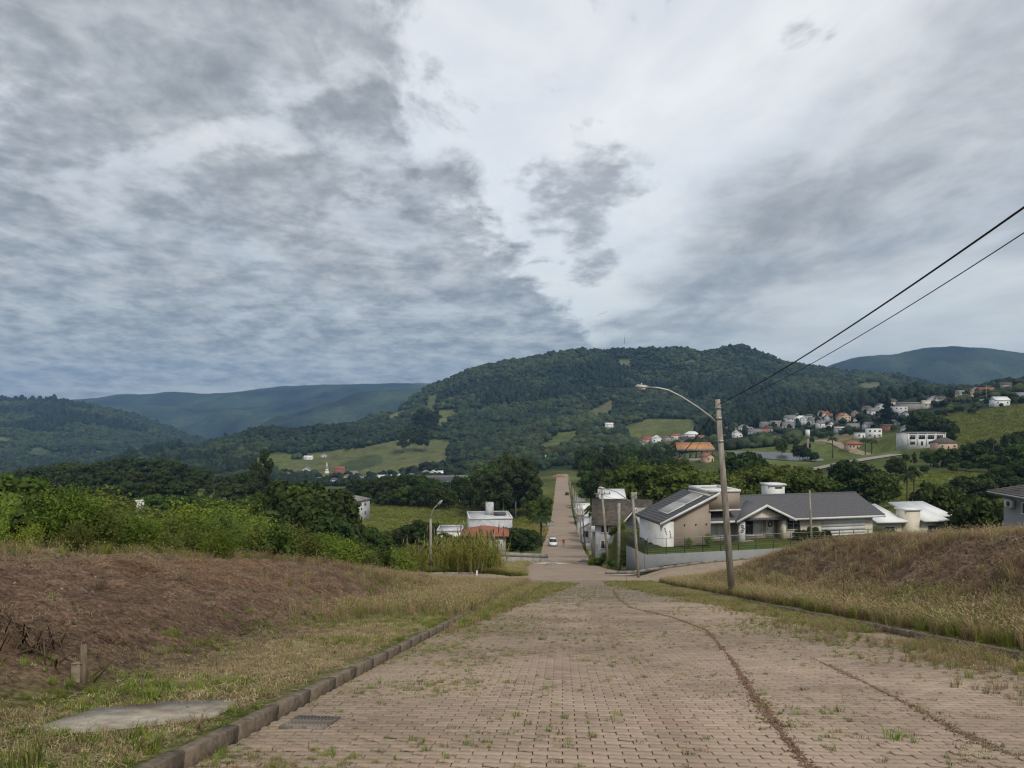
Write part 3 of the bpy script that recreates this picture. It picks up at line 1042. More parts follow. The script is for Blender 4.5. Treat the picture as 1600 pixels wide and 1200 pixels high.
    S = np.where(S < 2.2, S - fl_ * (2.2 - S) / 5.3, S + fl_ * (S - 2.2) / 5.3)
    X = S + RD * Y
    Z = zroad(Y) + 0.004 + 0.01 * fbm(X * 0.6, Y * 0.6, 3)
    idx = np.arange(X.size).reshape(X.shape)
    f = np.stack([idx[:-1, :-1], idx[:-1, 1:], idx[1:, 1:], idx[1:, :-1]], -1).reshape(-1, 4)
    link_mesh('worn_paving', np_mesh('worn_paving', np.stack([X, Y, Z], -1).reshape(-1, 3), f, M_PAVEFAR), road)
    return road


def mat_pavefar():
    m = mat('fine_paving', (0.295, 0.240, 0.183), var=0.10, scale=1.0, world=True, rough=0.92, spec=0.1, stain=(0.25, 0.195, 0.14), stain_scale=0.35)
    nt = m.node_tree; L = nt.links
    hs = [n for n in nt.nodes if n.type == 'HUE_SAT'][0]
    gq = [n for n in nt.nodes if n.type == 'NEW_GEOMETRY'][0]
    mp = nt.nodes.new('ShaderNodeMapping')
    mp.inputs['Rotation'].default_value = (0, 0, RD)
    L.new(gq.outputs['Position'], mp.inputs['Vector'])
    br = nt.nodes.new('ShaderNodeTexBrick')
    br.inputs['Scale'].default_value = 1.0
    br.inputs['Brick Width'].default_value = 0.254
    br.inputs['Row Height'].default_value = 0.127
    br.inputs['Mortar Size'].default_value = 0.010
    br.inputs['Mortar Smooth'].default_value = 0.3
    br.inputs['Color1'].default_value = (1, 1, 1, 1)
    br.inputs['Color2'].default_value = (0.86, 0.86, 0.86, 1)
    br.inputs['Mortar'].default_value = (0.34, 0.30, 0.26, 1)
    L.new(mp.outputs[0], br.inputs['Vector'])
    mx = nt.nodes.new('ShaderNodeMix'); mx.data_type = 'RGBA'; mx.blend_type = 'MULTIPLY'
    mx.inputs['Factor'].default_value = 1.0
    cs = [q for q in mx.inputs if q.type == 'RGBA']
    L.new(hs.outputs[0], cs[0]); L.new(br.outputs['Color'], cs[1])
    L.new([q for q in mx.outputs if q.type == 'RGBA'][0], nt.nodes['Principled BSDF'].inputs['Base Color'])
    return m


M_PAVEFAR = mat_pavefar()
ROAD = street()


def far_street():
    y = np.concatenate([np.arange(65.5, 120, 0.75), np.arange(120, 552, 4.0)])
    w0 = 3.75 + 0.35 * (1 - sstep(150, 300, y)) + 1.5 * (1 - sstep(64, 100, y)) + 1.6 * (1 - sstep(64, 78, y))
    k = np.linspace(-1, 1, 9)
    S = RC(y)[:, None] + k[None] * w0[:, None]
    Y = np.repeat(y[:, None], 9, 1)
    S = S + np.where(np.abs(k[None]) > .9, .35 * fbm(Y * .21, S * 0 + np.sign(k)[None], 3), 0)
    X = S + RD * Y
    Z = zroad(Y) - 0.09 + 0.20 * sstep(65.5, 70.5, Y) - 0.06 * sstep(90, 110, Y)
    idx = np.arange(X.size).reshape(X.shape)
    f = np.stack([idx[:-1, :-1], idx[:-1, 1:], idx[1:, 1:], idx[1:, :-1]], -1).reshape(-1, 4)
    struct(link_mesh('village_road', np_mesh('village_road', np.stack([X, Y, Z], -1).reshape(-1, 3), f, M_ROADFAR)))


far_street()
for (pl, h), nm in zip(STREETS, ('side_street', 'side_lane')):
    struct(ribbon(nm, pl[:, :2], h, M_ROADFAR, 0.035, 1.0))


def kerbs():
    def run(name, path, label_end=None, hgt=0.15, wid=0.13, ln=1.0, side=1, m=M_KERB):
        """kerb stones one by one along path(t) -> x, y, z ; t in metres"""
        o = None
        pts = path
        d = np.concatenate([[0], np.cumsum(np.linalg.norm(np.diff(pts, axis=0), axis=1))])
        n = max(1, int(d[-1] / ln))
        root = empty(name, tuple(pts[0]))
        root['kind'] = 'structure'
        for i in range(n):
            a = np.array([np.interp(i * d[-1] / n + 0.0025, d, pts[:, c]) for c in range(3)])
            b = np.array([np.interp((i + 1) * d[-1] / n - 0.0025, d, pts[:, c]) for c in range(3)])
            dirv = Vector(b - a); L_ = dirv.length
            jig = R.uniform(-0.004, 0.005)
            w2 = wid / 2
            mb = MB()
            c_ = 0.022
            prof = [(-w2, -0.12), (w2, -0.12), (w2, hgt - c_), (w2 - c_, hgt), (-w2 + c_ * .6, hgt), (-w2, hgt - c_ * .6)]
            if (i % 6) not in run.cache:
                rows = []
                for q in range(4):
                    t = q / 3
                    rows.append([(t, p[0] + R.uniform(-.0025, .0025), p[1] + R.uniform(-.003, .003)) for p in prof])
                vs = [v for r_ in rows for v in r_]
                fs = [tuple(range(5, -1, -1)), tuple(18 + q for q in range(6))]
                for q in range(3):
                    fs += [(q * 6 + e, q * 6 + (e + 1) % 6, (q + 1) * 6 + (e + 1) % 6, (q + 1) * 6 + e) for e in range(6)]
                run.cache[i % 6] = np_mesh('kerb_stone', vs, fs, m)
            b_ = link_mesh('kerb_stone', run.cache[i % 6], root)
            ex = dirv.normalized()
            ey = Vector((0, 0, 1)).cross(ex).normalized()
            ez = ex.cross(ey)
            mt = Matrix(((ex.x * L_, ey.x, ez.x, a[0] - pts[0][0]), (ex.y * L_, ey.y, ez.y, a[1] - pts[0][1]),
                         (ex.z * L_, ey.z, ez.z, a[2] - pts[0][2] + jig), (0, 0, 0, 1)))
            b_.matrix_local = mt
        return root
    run.cache = {}
    def line(s, y0, y1, n=60):
        y = np.linspace(y0, y1, n)
        ss = s(y) if callable(s) else s + 0 * y
        return np.c_[ss + RD * y, y, zroad(y)]
    fl = lambda y: KL - 0.07 - 3.4 * sstep(58, 66, y) ** 1.5
    fr = lambda y: KR + 0.07 + 4.5 * sstep(58, 69, y) ** 1.5
    run('kerb', line(fl, 2.0, 63.0))
    run('kerb', line(fr, 5.0, 66.0))
    run.cache = {}
    def along(pl, off, a, b, lift=0.0):
        pl = np.asarray(pl)
        d = np.concatenate([[0], np.cumsum(np.hypot(np.diff(pl[:, 0]), np.diff(pl[:, 1])))])
        t = np.linspace(a, b, 40)
        x = np.interp(t, d, pl[:, 0]); y = np.interp(t, d, pl[:, 1]); z = np.interp(t, d, pl[:, 2])
        tx, ty = np.gradient(x), np.gradient(y); l = np.hypot(tx, ty)
        return np.c_[x - ty / l * off, y + tx / l * off, z + lift]
    run('kerb', along(STREETS[0][0], 3.7, 4.0, 34), ln=1.4, m=M_CONC)
    run.cache = {}
    run('kerb', along(STREETS[1][0], -3.3, 5.5, 30), ln=1.4, m=M_CONC)


kerbs()

# ------------------------------------------------------------------ vegetation: prototypes
def ico(sub):
    import bmesh
    bm = bmesh.new()
    bmesh.ops.create_icosphere(bm, subdivisions=sub, radius=1.0)
    v = np.array([q.co[:] for q in bm.verts]); f = np.array([[q.index for q in p.verts] for p in bm.faces])
    bm.free()
    return v, f


IV2, IF2 = ico(2)
IV1, IF1 = ico(1)
IV3, IF3 = ico(3)


def leaves(cen, size, outward, rg, aspect=0.6, droop=0.0):
    """one bent quad per point: cen Nx3, size N, outward Nx3 (unit)"""
    n = len(cen)
    d = outward + rg.normal(0, 0.75, (n, 3))
    d /= np.linalg.norm(d, axis=1)[:, None] + 1e-9
    a = np.cross(d, rg.normal(0, 1, (n, 3)))
    a /= np.linalg.norm(a, axis=1)[:, None] + 1e-9
    b = np.cross(d, a)
    s = size[:, None]
    p0 = cen - a * s; p1 = cen + b * s * aspect; p2 = cen + a * s - np.array([0, 0, 1]) * droop * s; p3 = cen - b * s * aspect
    v = np.stack([p0, p1, p2, p3], 1).reshape(-1, 3)
    f = np.arange(4 * n).reshape(n, 4)
    return v, f


def crown_mesh(name, lobes, nleaf, lsize, m, seed, core=0.74, lower_cut=-0.55):
    """lobes: (x, y, z, rx, ry, rz); leaf clusters over every lobe round a dark solid core"""
    rg = np.random.default_rng(seed)
    V = []; Fq = []; off = 0
    tri_v = []; tri_f = []; toff = 0
    area = np.array([l[3] * l[4] + l[4] * l[5] for l in lobes]); area = area / area.sum()
    for l, ar in zip(lobes, area):
        c = np.array(l[:3]); r = np.array(l[3:])
        n = max(20, int(nleaf * ar))
        d = rg.normal(0, 1, (int(n * 1.5), 3)); d /= np.linalg.norm(d, axis=1)[:, None]
        d = d[(d[:, 2] > lower_cut) | (rg.random(len(d)) < 0.35)][:n]
        k = 1 + 0.22 * np.array([mnoise.noise(Vector(q * 2.3 + c)) for q in d])
        p = c + d * r * (k * rg.uniform(0.78, 1.06, len(d)))[:, None]
        v, f = leaves(p, rg.uniform(0.6, 1.3, len(d)) * lsize, d, rg, droop=0.25)
        V.append(v); Fq.append(f + off); off += len(v)
        iv = IV1 * r * core
        iv = iv * (1 + 0.25 * np.array([mnoise.noise(Vector(q * 1.7 + c)) for q in IV1]))[:, None] + c
        tri_v.append(iv); tri_f.append(IF1 + toff); toff += len(iv)
    V = np.concatenate(V); Fq = np.concatenate(Fq)
    TV_ = np.concatenate(tri_v); TF = np.concatenate(tri_f) + len(V)
    return np_mesh(name, np.concatenate([V, TV_]), [tuple(q) for q in Fq] + [tuple(q) for q in TF], m)


def trunk_mesh(name, h, r, limbs, m, seed, bend=0.03):
    rg = random.Random(seed)
    mb = MB()
    pts = []
    x = y = 0
    for i in range(6):
        t = i / 5
        pts.append((x, y, h * t))
        x += rg.uniform(-1, 1) * bend * h; y += rg.uniform(-1, 1) * bend * h
    pts[0] = (0, 0, -0.6)
    mb.tube(pts, [r * 1.25, r, r * .85, r * .7, r * .55, r * .35], 7)
    for (lx, ly, lz) in limbs:
        t = rg.uniform(0.45, 0.8)
        k = int(t * 5)
        p = Vector(pts[k])
        e = Vector((lx, ly, lz))
        mid = p.lerp(e, 0.5) + Vector((0, 0, 0.06 * h))
        mb.tube([p, mid, e], [r * .5, r * .3, r * .12], 5, caps=False)
    return mb.mesh(name, m)


class Tree:
    def __init__(s, trunk, crown, height):
        s.trunk = trunk; s.crown = crown; s.h = height


def broad(seed, m, h=10.0, rad=4.6, nl=15, nleaf=2600, ls=0.42, base=0.16, bark=None, flat=0.75):
    rg = random.Random(seed)
    lobes = []
    for i in range(nl):
        a = 2 * PI * (i * 0.381966) + rg.uniform(-.4, .4)
        t = (i + 0.5) / nl
        zz = h * (base + (1 - base) * (0.12 + 0.78 * t))
        rr = rad * (0.80 * math.sqrt(max(0.02, 1 - (abs(t - 0.35) / 0.72) ** 2))) * rg.uniform(0.65, 1.0)
        r = rad * rg.uniform(0.28, 0.46)
        lobes.append((rr * math.cos(a), rr * math.sin(a), min(zz, h - r * flat), r, r * rg.uniform(.85, 1.15), r * flat))
    lobes.append((0, 0, h * 0.72, rad * .55, rad * .55, h * 0.2))
    return Tree(trunk_mesh('trunk', h * 0.75, 0.035 * h * 0.6, [l[:3] for l in lobes[:7]], bark or M_BARK, seed), crown_mesh('crown', lobes, nleaf, ls, m, seed), h)


def euc(seed, m, h=22.0, rad=4.4, nleaf=3200):
    rg = random.Random(seed)
    lobes = []
    n = 13
    for i in range(n):
        t = i / (n - 1)
        zz = h * (0.30 + 0.64 * t)
        a = i * 2.4 + rg.uniform(-.5, .5)
        rr = rad * (0.85 - 0.55 * t * t) * rg.uniform(0.35, 1.05)
        r = rad * rg.uniform(0.28, 0.50) * (1.0 - 0.3 * t)
        lobes.append((rr * math.cos(a), rr * math.sin(a), zz, r, r, r * 1.25))
    return Tree(trunk_mesh('trunk', h * 0.93, 0.20, [l[:3] for l in lobes[:8]], M_BARKP, seed, 0.008), crown_mesh('crown', lobes, nleaf, 0.42, m, seed, core=0.62), h)


def conifer(seed, m, h=18.0, rad=4.0):
    rg = random.Random(seed)
    lobes = []
    n = 18
    for i in range(n):
        t = i / (n - 1)
        a = i * 2.4
        rr = rad * (1 - t) * 0.62
        r = rad * (0.40 * (1 - t) + 0.12)
        lobes.append((rr * math.cos(a), rr * math.sin(a), h * (0.10 + 0.86 * t), r, r, r * .8))
    return Tree(trunk_mesh('trunk', h * 0.95, 0.22, [], M_BARK, seed, 0.004), crown_mesh('crown', lobes, 2200, 0.36, m, seed, core=0.8), h)


def palm(seed, h=8.0, fr=2.6, n=16):
    rg = random.Random(seed)
    mb = MB()
    for i in range(n):
        a = 2 * PI * i / n + rg.uniform(-.15, .15)
        up = rg.uniform(0.15, 1.0) if i % 2 else rg.uniform(-0.35, 0.4)
        L_ = fr * rg.uniform(0.85, 1.1)
        prev = None
        pts = []
        for k in range(6):
            t = k / 5
            rr = L_ * t * (1 - 0.12 * t)
            z = h + up * L_ * 0.62 * t * (1 - 0.55 * t) - 0.62 * L_ * t * t * (1.0 - 0.3 * up)
            pts.append(Vector((rr * math.cos(a), rr * math.sin(a), z)))
        side = Vector((-math.sin(a), math.cos(a), 0))
        for k in range(5):
            for sg in (-1, 1):
                for q in range(5):
                    t = (q + .5) / 5
                    p = pts[k].lerp(pts[k + 1], t)
                    d = (pts[k + 1] - pts[k]).normalized()
                    ll = fr * 0.30 * math.sin(PI * min(0.97, (k + t) / 5 * 0.85 + 0.12))
                    e = p + side * sg * ll * 0.8 + d * ll * 0.5 - Vector((0, 0, ll * 0.55))
                    mb.add([p, p + d * 0.15, e, p - d * 0.06], [(0, 1, 2, 3)])
    crown = mb.mesh('crown', M_LPALM)
    t = MB()
    t.tube([(0, 0, -.5), (0.05, 0, h * .5), (0, 0, h)], [0.22, 0.17, 0.14], 7)
    return Tree(t.mesh('trunk', M_BARK), crown, h + fr * 0.35)


def shrub(seed, m, h=2.6, rad=1.3, nst=32, per=150, ls=0.064):
    """upright twiggy shrub with feathery small leaves on many stems"""
    rg = np.random.default_rng(seed)
    mb = MB()
    C = []; D = []
    for i in range(nst):
        a = rg.uniform(0, 2 * PI); lean = rg.uniform(0.05, 1.0)
        hh = h * rg.uniform(0.62, 1.0) * (1 - 0.28 * lean * lean)
        b = np.array([math.cos(a), math.sin(a), 0]) * 0.15 * rg.random()
        e = np.array([math.cos(a) * lean * rad, math.sin(a) * lean * rad, hh])
        m_ = (b + e) / 2 + np.array([math.cos(a), math.sin(a), 0]) * lean * rad * 0.12 * -1 + np.array([0, 0, 0.08 * h])
        mb.tube([tuple(b), tuple(m_), tuple(e)], [0.018, 0.012, 0.005], 3, caps=False)
        t = 0.22 + 0.80 * rg.random(per) ** 0.75
        p = (1 - t)[:, None] ** 2 * b + (2 * t * (1 - t))[:, None] * m_ + (t ** 2)[:, None] * e
        sp = rg.normal(0, 1, (per, 3)) * (0.10 + 0.16 * np.sin(np.clip(t, 0, 1) * PI * 0.8))[:, None] * np.array([1, 1, .8])
        C.append(p + sp); D.append(sp + np.array([0, 0, 0.25]))
    C = np.concatenate(C); D = np.concatenate(D)
    D = D / (np.linalg.norm(D, axis=1)[:, None] + 1e-6)
    C[:, 2] = np.maximum(C[:, 2], 0.05)
    v, f = leaves(C, rg.uniform(0.6, 1.4, len(C)) * ls, D, rg, aspect=0.42)
    return Tree(mb.mesh('stems', M_TWIG), np_mesh('foliage', v, f, m), h)


TREES = {
    'dark': [broad(21, M_LDARK), broad(22, M_LDARK, 10, 4.9, 17), broad(23, M_LDARK, 10, 4.3, 14)],
    'mid': [broad(31, M_LMID), broad(32, M_LMID, 10, 4.8, 16), broad(33, M_LMID, 10, 4.2, 13)],
    'olive': [broad(41, M_LOLIVE, 10, 5.2, 20, 3800, 0.34, flat=0.6), broad(42, M_LOLIVE, 10, 5.0, 18, 3600, 0.34, flat=0.62)],
    'euc': [euc(51, M_LEUC), euc(52, M_LEUC, 22, 5.2), euc(53, M_LEUC, 22, 4.0)],
    'pine': [conifer(61, M_LPINE)],
    'palm': [palm(71), palm(72, 8, 2.3, 14)],
    'shrub': [shrub(81, M_LSHRUB), shrub(82, M_LSHRUB, 2.6, 1.5, 32), shrub(83, M_LSHRUB2, 2.6, 1.4, 28), shrub(84, M_LSHRUB2, 2.6, 1.2, 26)],
    'bush': [broad(91, M_LMID, 3.0, 1.7, 11, 2000, 0.17, base=0.04, flat=0.9), broad(92, M_LDARK, 3.0, 1.8, 12, 2000, 0.17, base=0.04, flat=0.9)],
}
CATN = {'palm': ('palm_tree', 'palm tree'), 'shrub': ('shrub', 'shrub'), 'bush': ('bush', 'bush'), 'euc': ('eucalyptus_tree', 'tree'), 'pine': ('conifer_tree', 'tree')}


def plant(kind, x, y, z, h, label, group=None, wide=1.0, var=None):
    T = TREES[kind]
    t = T[R.randrange(len(T)) if var is None else var]
    nm, cat = CATN.get(kind, ('broadleaf_tree', 'tree'))
    k = h / t.h
    root = empty(nm, (x, y, z - 0.1), R.uniform(0, 2 * PI), label, cat, group)
    root.scale = (k * wide, k * wide, k)
    if kind in ('shrub', 'bush'):
        link_mesh('stem', t.trunk, root); link_mesh('foliage', t.crown, root)
    else:
        link_mesh('trunk', t.trunk, root); link_mesh('crown', t.crown, root)
    return root


ORD = ['first', 'second', 'third', 'fourth', 'fifth', 'sixth', 'seventh', 'eighth', 'ninth', 'tenth', 'eleventh', 'twelfth', 'thirteenth', 'fourteenth',
       'fifteenth', 'sixteenth', 'seventeenth', 'eighteenth', 'nineteenth', 'twentieth', 'twenty-first', 'twenty-second', 'twenty-third', 'twenty-fourth',
       'twenty-fifth', 'twenty-sixth', 'twenty-seventh', 'twenty-eighth', 'twenty-ninth', 'thirtieth']


def row(kinds, us, y, vtop, desc, where, group, jy=0.06, wide=1.0, jh=0.10, hmax=99):
    """a row of trees by column bearings; label: '<ordinal> <desc> from the left <where>'"""
    us = sorted(us)
    for i, u in enumerate(us):
        kd = kinds if isinstance(kinds, str) else R.choice(kinds)
        yy = y * (1 + R.uniform(-jy, jy))
        x = XU(u, yy)
        z = g(x, yy)
        vt = vtop(u) if callable(vtop) else vtop
        h = min(hmax, max(min(3.0, hmax), (V0 - vt) / F * yy - z)) * (1 + R.uniform(-jh, jh * 0.6))
        lab = f"{desc}, {ORD[i]} from the left {where}" if len(us) > 1 else f"{desc} {where}"
        plant(kd, x, yy, z, h, lab, group, wide * R.uniform(0.9, 1.15))


def ulin(a, b, n, j=0.3):
    st = (b - a) / max(1, n - 1)
    return [a + st * i + R.uniform(-j, j) * st for i in range(n)]


def vl(*pts):
    us = [p[0] for p in pts]; vs = [p[1] for p in pts]
    return lambda u: float(np.interp(u, us, vs))


def fact(h, rad):
    return h


# --- grove right of the village road
GR = 'trees of the grove right of the village road'
row(['dark', 'mid'], ulin(912, 1048, 8), 600, vl((900, 702), (960, 694), (1048, 702)), 'dark round tree', 'in the far row of the grove', GR, wide=0.85)
row(['dark', 'mid', 'olive'], ulin(914, 1066, 9), 420, vl((900, 722), (950, 706), (1066, 716)), 'tall leafy tree', 'in the third row of the roadside grove', GR, wide=0.8)
row(['dark', 'mid'], ulin(918, 1062, 8), 300, vl((900, 742), (960, 728), (1062, 724)), 'dense green tree', 'in the second row of the roadside grove', GR, wide=0.85)
row(['dark', 'mid'], ulin(948, 995, 3), 205, vl((900, 768), (985, 752)), 'dark leafy tree', 'standing nearest the village road poles', GR, wide=0.9)
row('olive', [1010, 1047, 1082], 165, vl((1000, 722), (1047, 718), (1082, 728)), 'olive spreading tree', 'directly above the old gabled house', 'olive spreading trees behind the gabled house', wide=1.15, jh=0.04)
row('olive', [1112, 1150], 175, vl((1112, 738), (1150, 742)), 'yellowish spreading tree', 'behind the beige house tower', 'spreading trees behind the beige house', wide=1.1, jh=0.04)
row('olive', [1186, 1222, 1252], 170, vl((1186, 728), (1222, 726), (1260, 738)), 'broad low olive tree', 'behind the long tiled roof', 'broad trees behind the tiled roof', wide=1.25, jh=0.04)
row('dark', [1160, 1182], 260, vl((1160, 702), (1182, 716)), 'tall dark tree', 'before the park pond', 'dark trees before the pond', wide=0.9, jh=0.03)
row('dark', [990, 1030, 1065, 1100, 1140], 140, 775, 'dark understorey tree', 'in the shade behind the house roofs', 'shaded trees behind the roofs', wide=1.2)
# --- eucalyptus stand left of the village road
GE = 'tall trees of the eucalyptus stand left of the village road'
row('euc', ulin(742, 832, 12), 330, vl((742, 728), (790, 712), (846, 718)), 'tall slender eucalyptus', 'in the back line of the roadside stand', GE, wide=1.35)
row(['euc', 'euc', 'mid'], ulin(752, 836, 9), 290, vl((752, 738), (800, 722), (862, 748)), 'leafy eucalyptus', 'in the front line of the roadside stand', GE, wide=1.3)
row('dark', [720, 735, 752], 350, vl((720, 745), (752, 748)), 'dark tree', 'beside the long warehouse palms', 'dark trees beside the warehouse', wide=0.9)
row('mid', [832, 848], 235, vl((832, 782), (848, 775)), 'small green tree', 'on the verge below the eucalyptus stand', 'verge trees below the eucalyptus', wide=0.8)
# --- hedge row behind the meadow
GM = 'trees lining the far edge of the meadow'
row(['dark', 'mid', 'dark'], ulin(555, 690, 12), 365, vl((555, 748), (640, 742), (690, 748)), 'dark round tree', 'in the back line behind the meadow', GM, wide=1.0)
row(['dark', 'mid'], ulin(575, 705, 9), 345, vl((575, 768), (640, 760), (665, 745), (705, 768)), 'green tree', 'in the front line edging the meadow', GM, wide=1.0)
row('mid', [552], 255, 785, 'slim grey-green tree', 'beside the white two-storey house', None, wide=0.7)
# --- left of the meadow, half hiding the white house
GL = 'dark trees round the hidden house'
row(['dark', 'mid'], ulin(428, 512, 6), 118, vl((428, 766), (470, 748), (512, 768)), 'dark spreading tree', 'crowding round the hidden grey house', GL, wide=1.05)
row('dark', [408, 446, 480, 520], 92, vl((408, 800), (446, 776), (480, 772), (520, 802)), 'deep green tree', 'just above the scrub', 'trees just above the scrub', wide=1.0)
row('mid', [545, 575, 600], 150, vl((545, 822), (600, 826)), 'small tree', 'at the near corner of the meadow', 'small trees at the meadow corner', wide=1.0)
row('dark', [508, 572, 612, 634, 655, 676], 160, vl((508, 800), (572, 822), (612, 830), (655, 806), (676, 812)), 'dark rounded bush-like tree', 'at the foot of the meadow', 'rounded trees at the meadow foot', wide=1.1)
# --- dark eucalyptus plantation on the left
GP = 'trees of the dark plantation'
row(['euc', 'euc', 'dark'], ulin(18, 330, 26), 430, vl((0, 738), (120, 722), (230, 712), (330, 738)), 'tall dark eucalyptus', 'along the skyline of the left plantation', GP, wide=1.35)
row(['euc', 'dark'], ulin(30, 400, 26), 380, vl((0, 752), (200, 732), (330, 746), (400, 735)), 'dark slender eucalyptus', 'in the middle of the left plantation', GP, wide=1.4)
row(['euc', 'dark', 'dark'], ulin(40, 410, 22), 320, vl((0, 768), (200, 755), (410, 752)), 'shaded eucalyptus', 'along the near side of the left plantation', GP, wide=1.4)
row('mid', ulin(160, 430, 14), 215, vl((160, 792), (260, 770), (350, 778), (430, 772)), 'fresh green tree', 'among the houses below the plantation', 'green trees among the houses below the plantation', wide=1.1)
row('euc', [395, 412], 300, vl((395, 716), (412, 706)), 'lone tall eucalyptus with bare stem', 'beside the pylon-like bare trunks', 'lone tall eucalypts', wide=0.8)
row('mid', [4], 42, 722, 'large leafy tree cut by the left edge of the view', 'behind the scrub', None, wide=0.95)
# --- right-hand valley
row('dark', [1336], 225, 722, 'round dense dark tree', 'right of the chimney on open grass', None, wide=1.15)
row('mid', [1362, 1382], 215, vl((1362, 738), (1382, 742)), 'bushy green tree', 'beside the round dark tree', 'bushy trees beside the round dark tree', wide=1.1, jh=0.03)
row('mid', [1305], 240, 735, 'thin open tree', 'just right of the white chimney', None, wide=0.6)
row('dark', [1400], 300, 712, 'tall dark tree', 'at the end of the parking strip', None, wide=0.9)
row(['mid', 'dark', 'euc'], ulin(1395, 1600, 14), 345, vl((1395, 712), (1470, 700), (1530, 690), (1600, 672)), 'tall leafy tree', 'in the wood edging the green paddock', 'trees of the wood edging the paddock', wide=1.0)
row(['dark', 'mid'], ulin(1410, 1610, 13), 320, vl((1410, 730), (1500, 722), (1610, 690)), 'dark tree', 'in the front line of the paddock wood', 'front trees of the paddock wood', wide=1.05)
row('dark', ulin(1545, 1620, 4), 250, vl((1545, 735), (1620, 715)), 'heavy dark tree', 'above the grey house roof', 'heavy trees above the grey house', wide=1.0)
row('bush', [1512, 1530, 1545, 1572, 1590], 235, vl((1512, 742), (1545, 745), (1590, 742)), 'round green thicket', 'standing on the right of the paddock', 'thickets in the paddock', wide=1.3)
row('palm', [1417, 1428], 210, vl((1417, 735), (1428, 730)), 'thin tall palm', 'on the paddock', 'pair of palms on the paddock', wide=0.9, jh=0.02)
row('dark', [1462, 1478], 118, vl((1462, 752), (1478, 758)), 'dark bushy tree', 'behind the white flat-roofed house', 'bushy trees behind the flat-roofed house', wide=0.95, jh=0.03)
row('pine', [1505], 105, 775, 'small pointed dark tree', 'right of the white flat-roofed house', None, wide=0.8)
row('dark', [1530, 1548], 92, vl((1530, 772), (1548, 765)), 'dark tree', 'against the wall of the grey house', 'dark trees against the grey house', wide=0.9)
row('pine', [1386], 640, 612, 'lone dark pointed conifer', 'above the hillside houses', None, wide=1.3)
row('palm', [845], 158, 802, 'full feathery palm', 'by the parked white car', None, wide=1.7, jh=0.01)
row('dark', [798, 815, 826], 140, vl((798, 818), (815, 812), (826, 822)), 'dark garden tree', 'beside the stacked box house', 'garden trees beside the box house', wide=1.3, hmax=4.4)
row('bush', [957, 964, 972, 979], 86, vl((957, 862), (979, 846)), 'green bush', 'on the slope left of the grey corner wall', 'bushes left of the corner wall', wide=0.9, hmax=1.3)
row('palm', [716, 735, 747], 375, vl((716, 742), (735, 748), (747, 742)), 'palm', 'in front of the long warehouse', 'palms before the warehouse', wide=0.9)
row('palm', [931], 118, 772, 'small palm', 'against the white metal roof', None, wide=0.9)
row('mid', [1222], 545, 684, 'pointed green tree', 'behind the park pond', None, wide=0.8)
row('dark', [1250, 1262, 1273], 500, vl((1250, 694), (1262, 700), (1273, 704)), 'little dark tree', 'right of the park pond', 'little trees right of the pond', wide=1.0)
row('palm', [1301, 1352, 1362], 500, vl((1301, 682), (1352, 680), (1362, 684)), 'small park palm', 'on the park lawn', 'palms on the park lawn', wide=1.1)
GH = 'trees among the hillside houses'
row(['dark', 'mid'], ulin(1010, 1180, 16), 760, vl((1010, 680), (1080, 672), (1180, 668)), 'dark tree', 'along the village below the mountain', GH, wide=1.0, hmax=7)
row(['dark', 'mid'], ulin(1190, 1390, 22), 720, vl((1190, 655), (1300, 638), (1390, 640)), 'dark tree', 'among the lower hillside houses', GH, wide=1.0, hmax=6)
row(['dark', 'mid'], ulin(1215, 1400, 14), 620, vl((1215, 668), (1320, 660), (1400, 655)), 'leafy tree', 'before the lower hillside houses', GH, wide=1.0, hmax=5)
row(['dark', 'mid'], ulin(1410, 1600, 15), 640, vl((1410, 632), (1480, 625), (1600, 598)), 'dark tree', 'among the upper hillside houses', GH, wide=1.0, hmax=6)
row('dark', [1440, 1449, 1458, 1470, 1482, 1494], 490, vl((1440, 640), (1458, 645), (1494, 665)), 'dark bulky tree', 'beside the long white office block', 'bulky trees beside the office block', wide=1.0)
row('dark', [88, 97, 104, 112, 118, 126], 2950, 600, 'tiny tree', 'on the crest of the left hill', 'skyline trees on the left hill', wide=0.9, hmax=20)
row('euc', ulin(632, 662, 5), 1250, vl((632, 672), (650, 660), (662, 668)), 'dark slender tree', 'in the clump on the sloping field', 'clump of slender trees on the field', wide=1.4)
row('euc', ulin(655, 678, 4), 1420, vl((655, 640), (678, 640)), 'dark tree', 'in the clump above the field', 'clump of trees above the field', wide=1.6)

row('bush', [686, 704, 722, 738], 98, vl((686, 842), (704, 836), (738, 846)), 'leafy bush', 'before the white annex and the orange-red roof', 'bushes before the orange-red roof', wide=1.15)

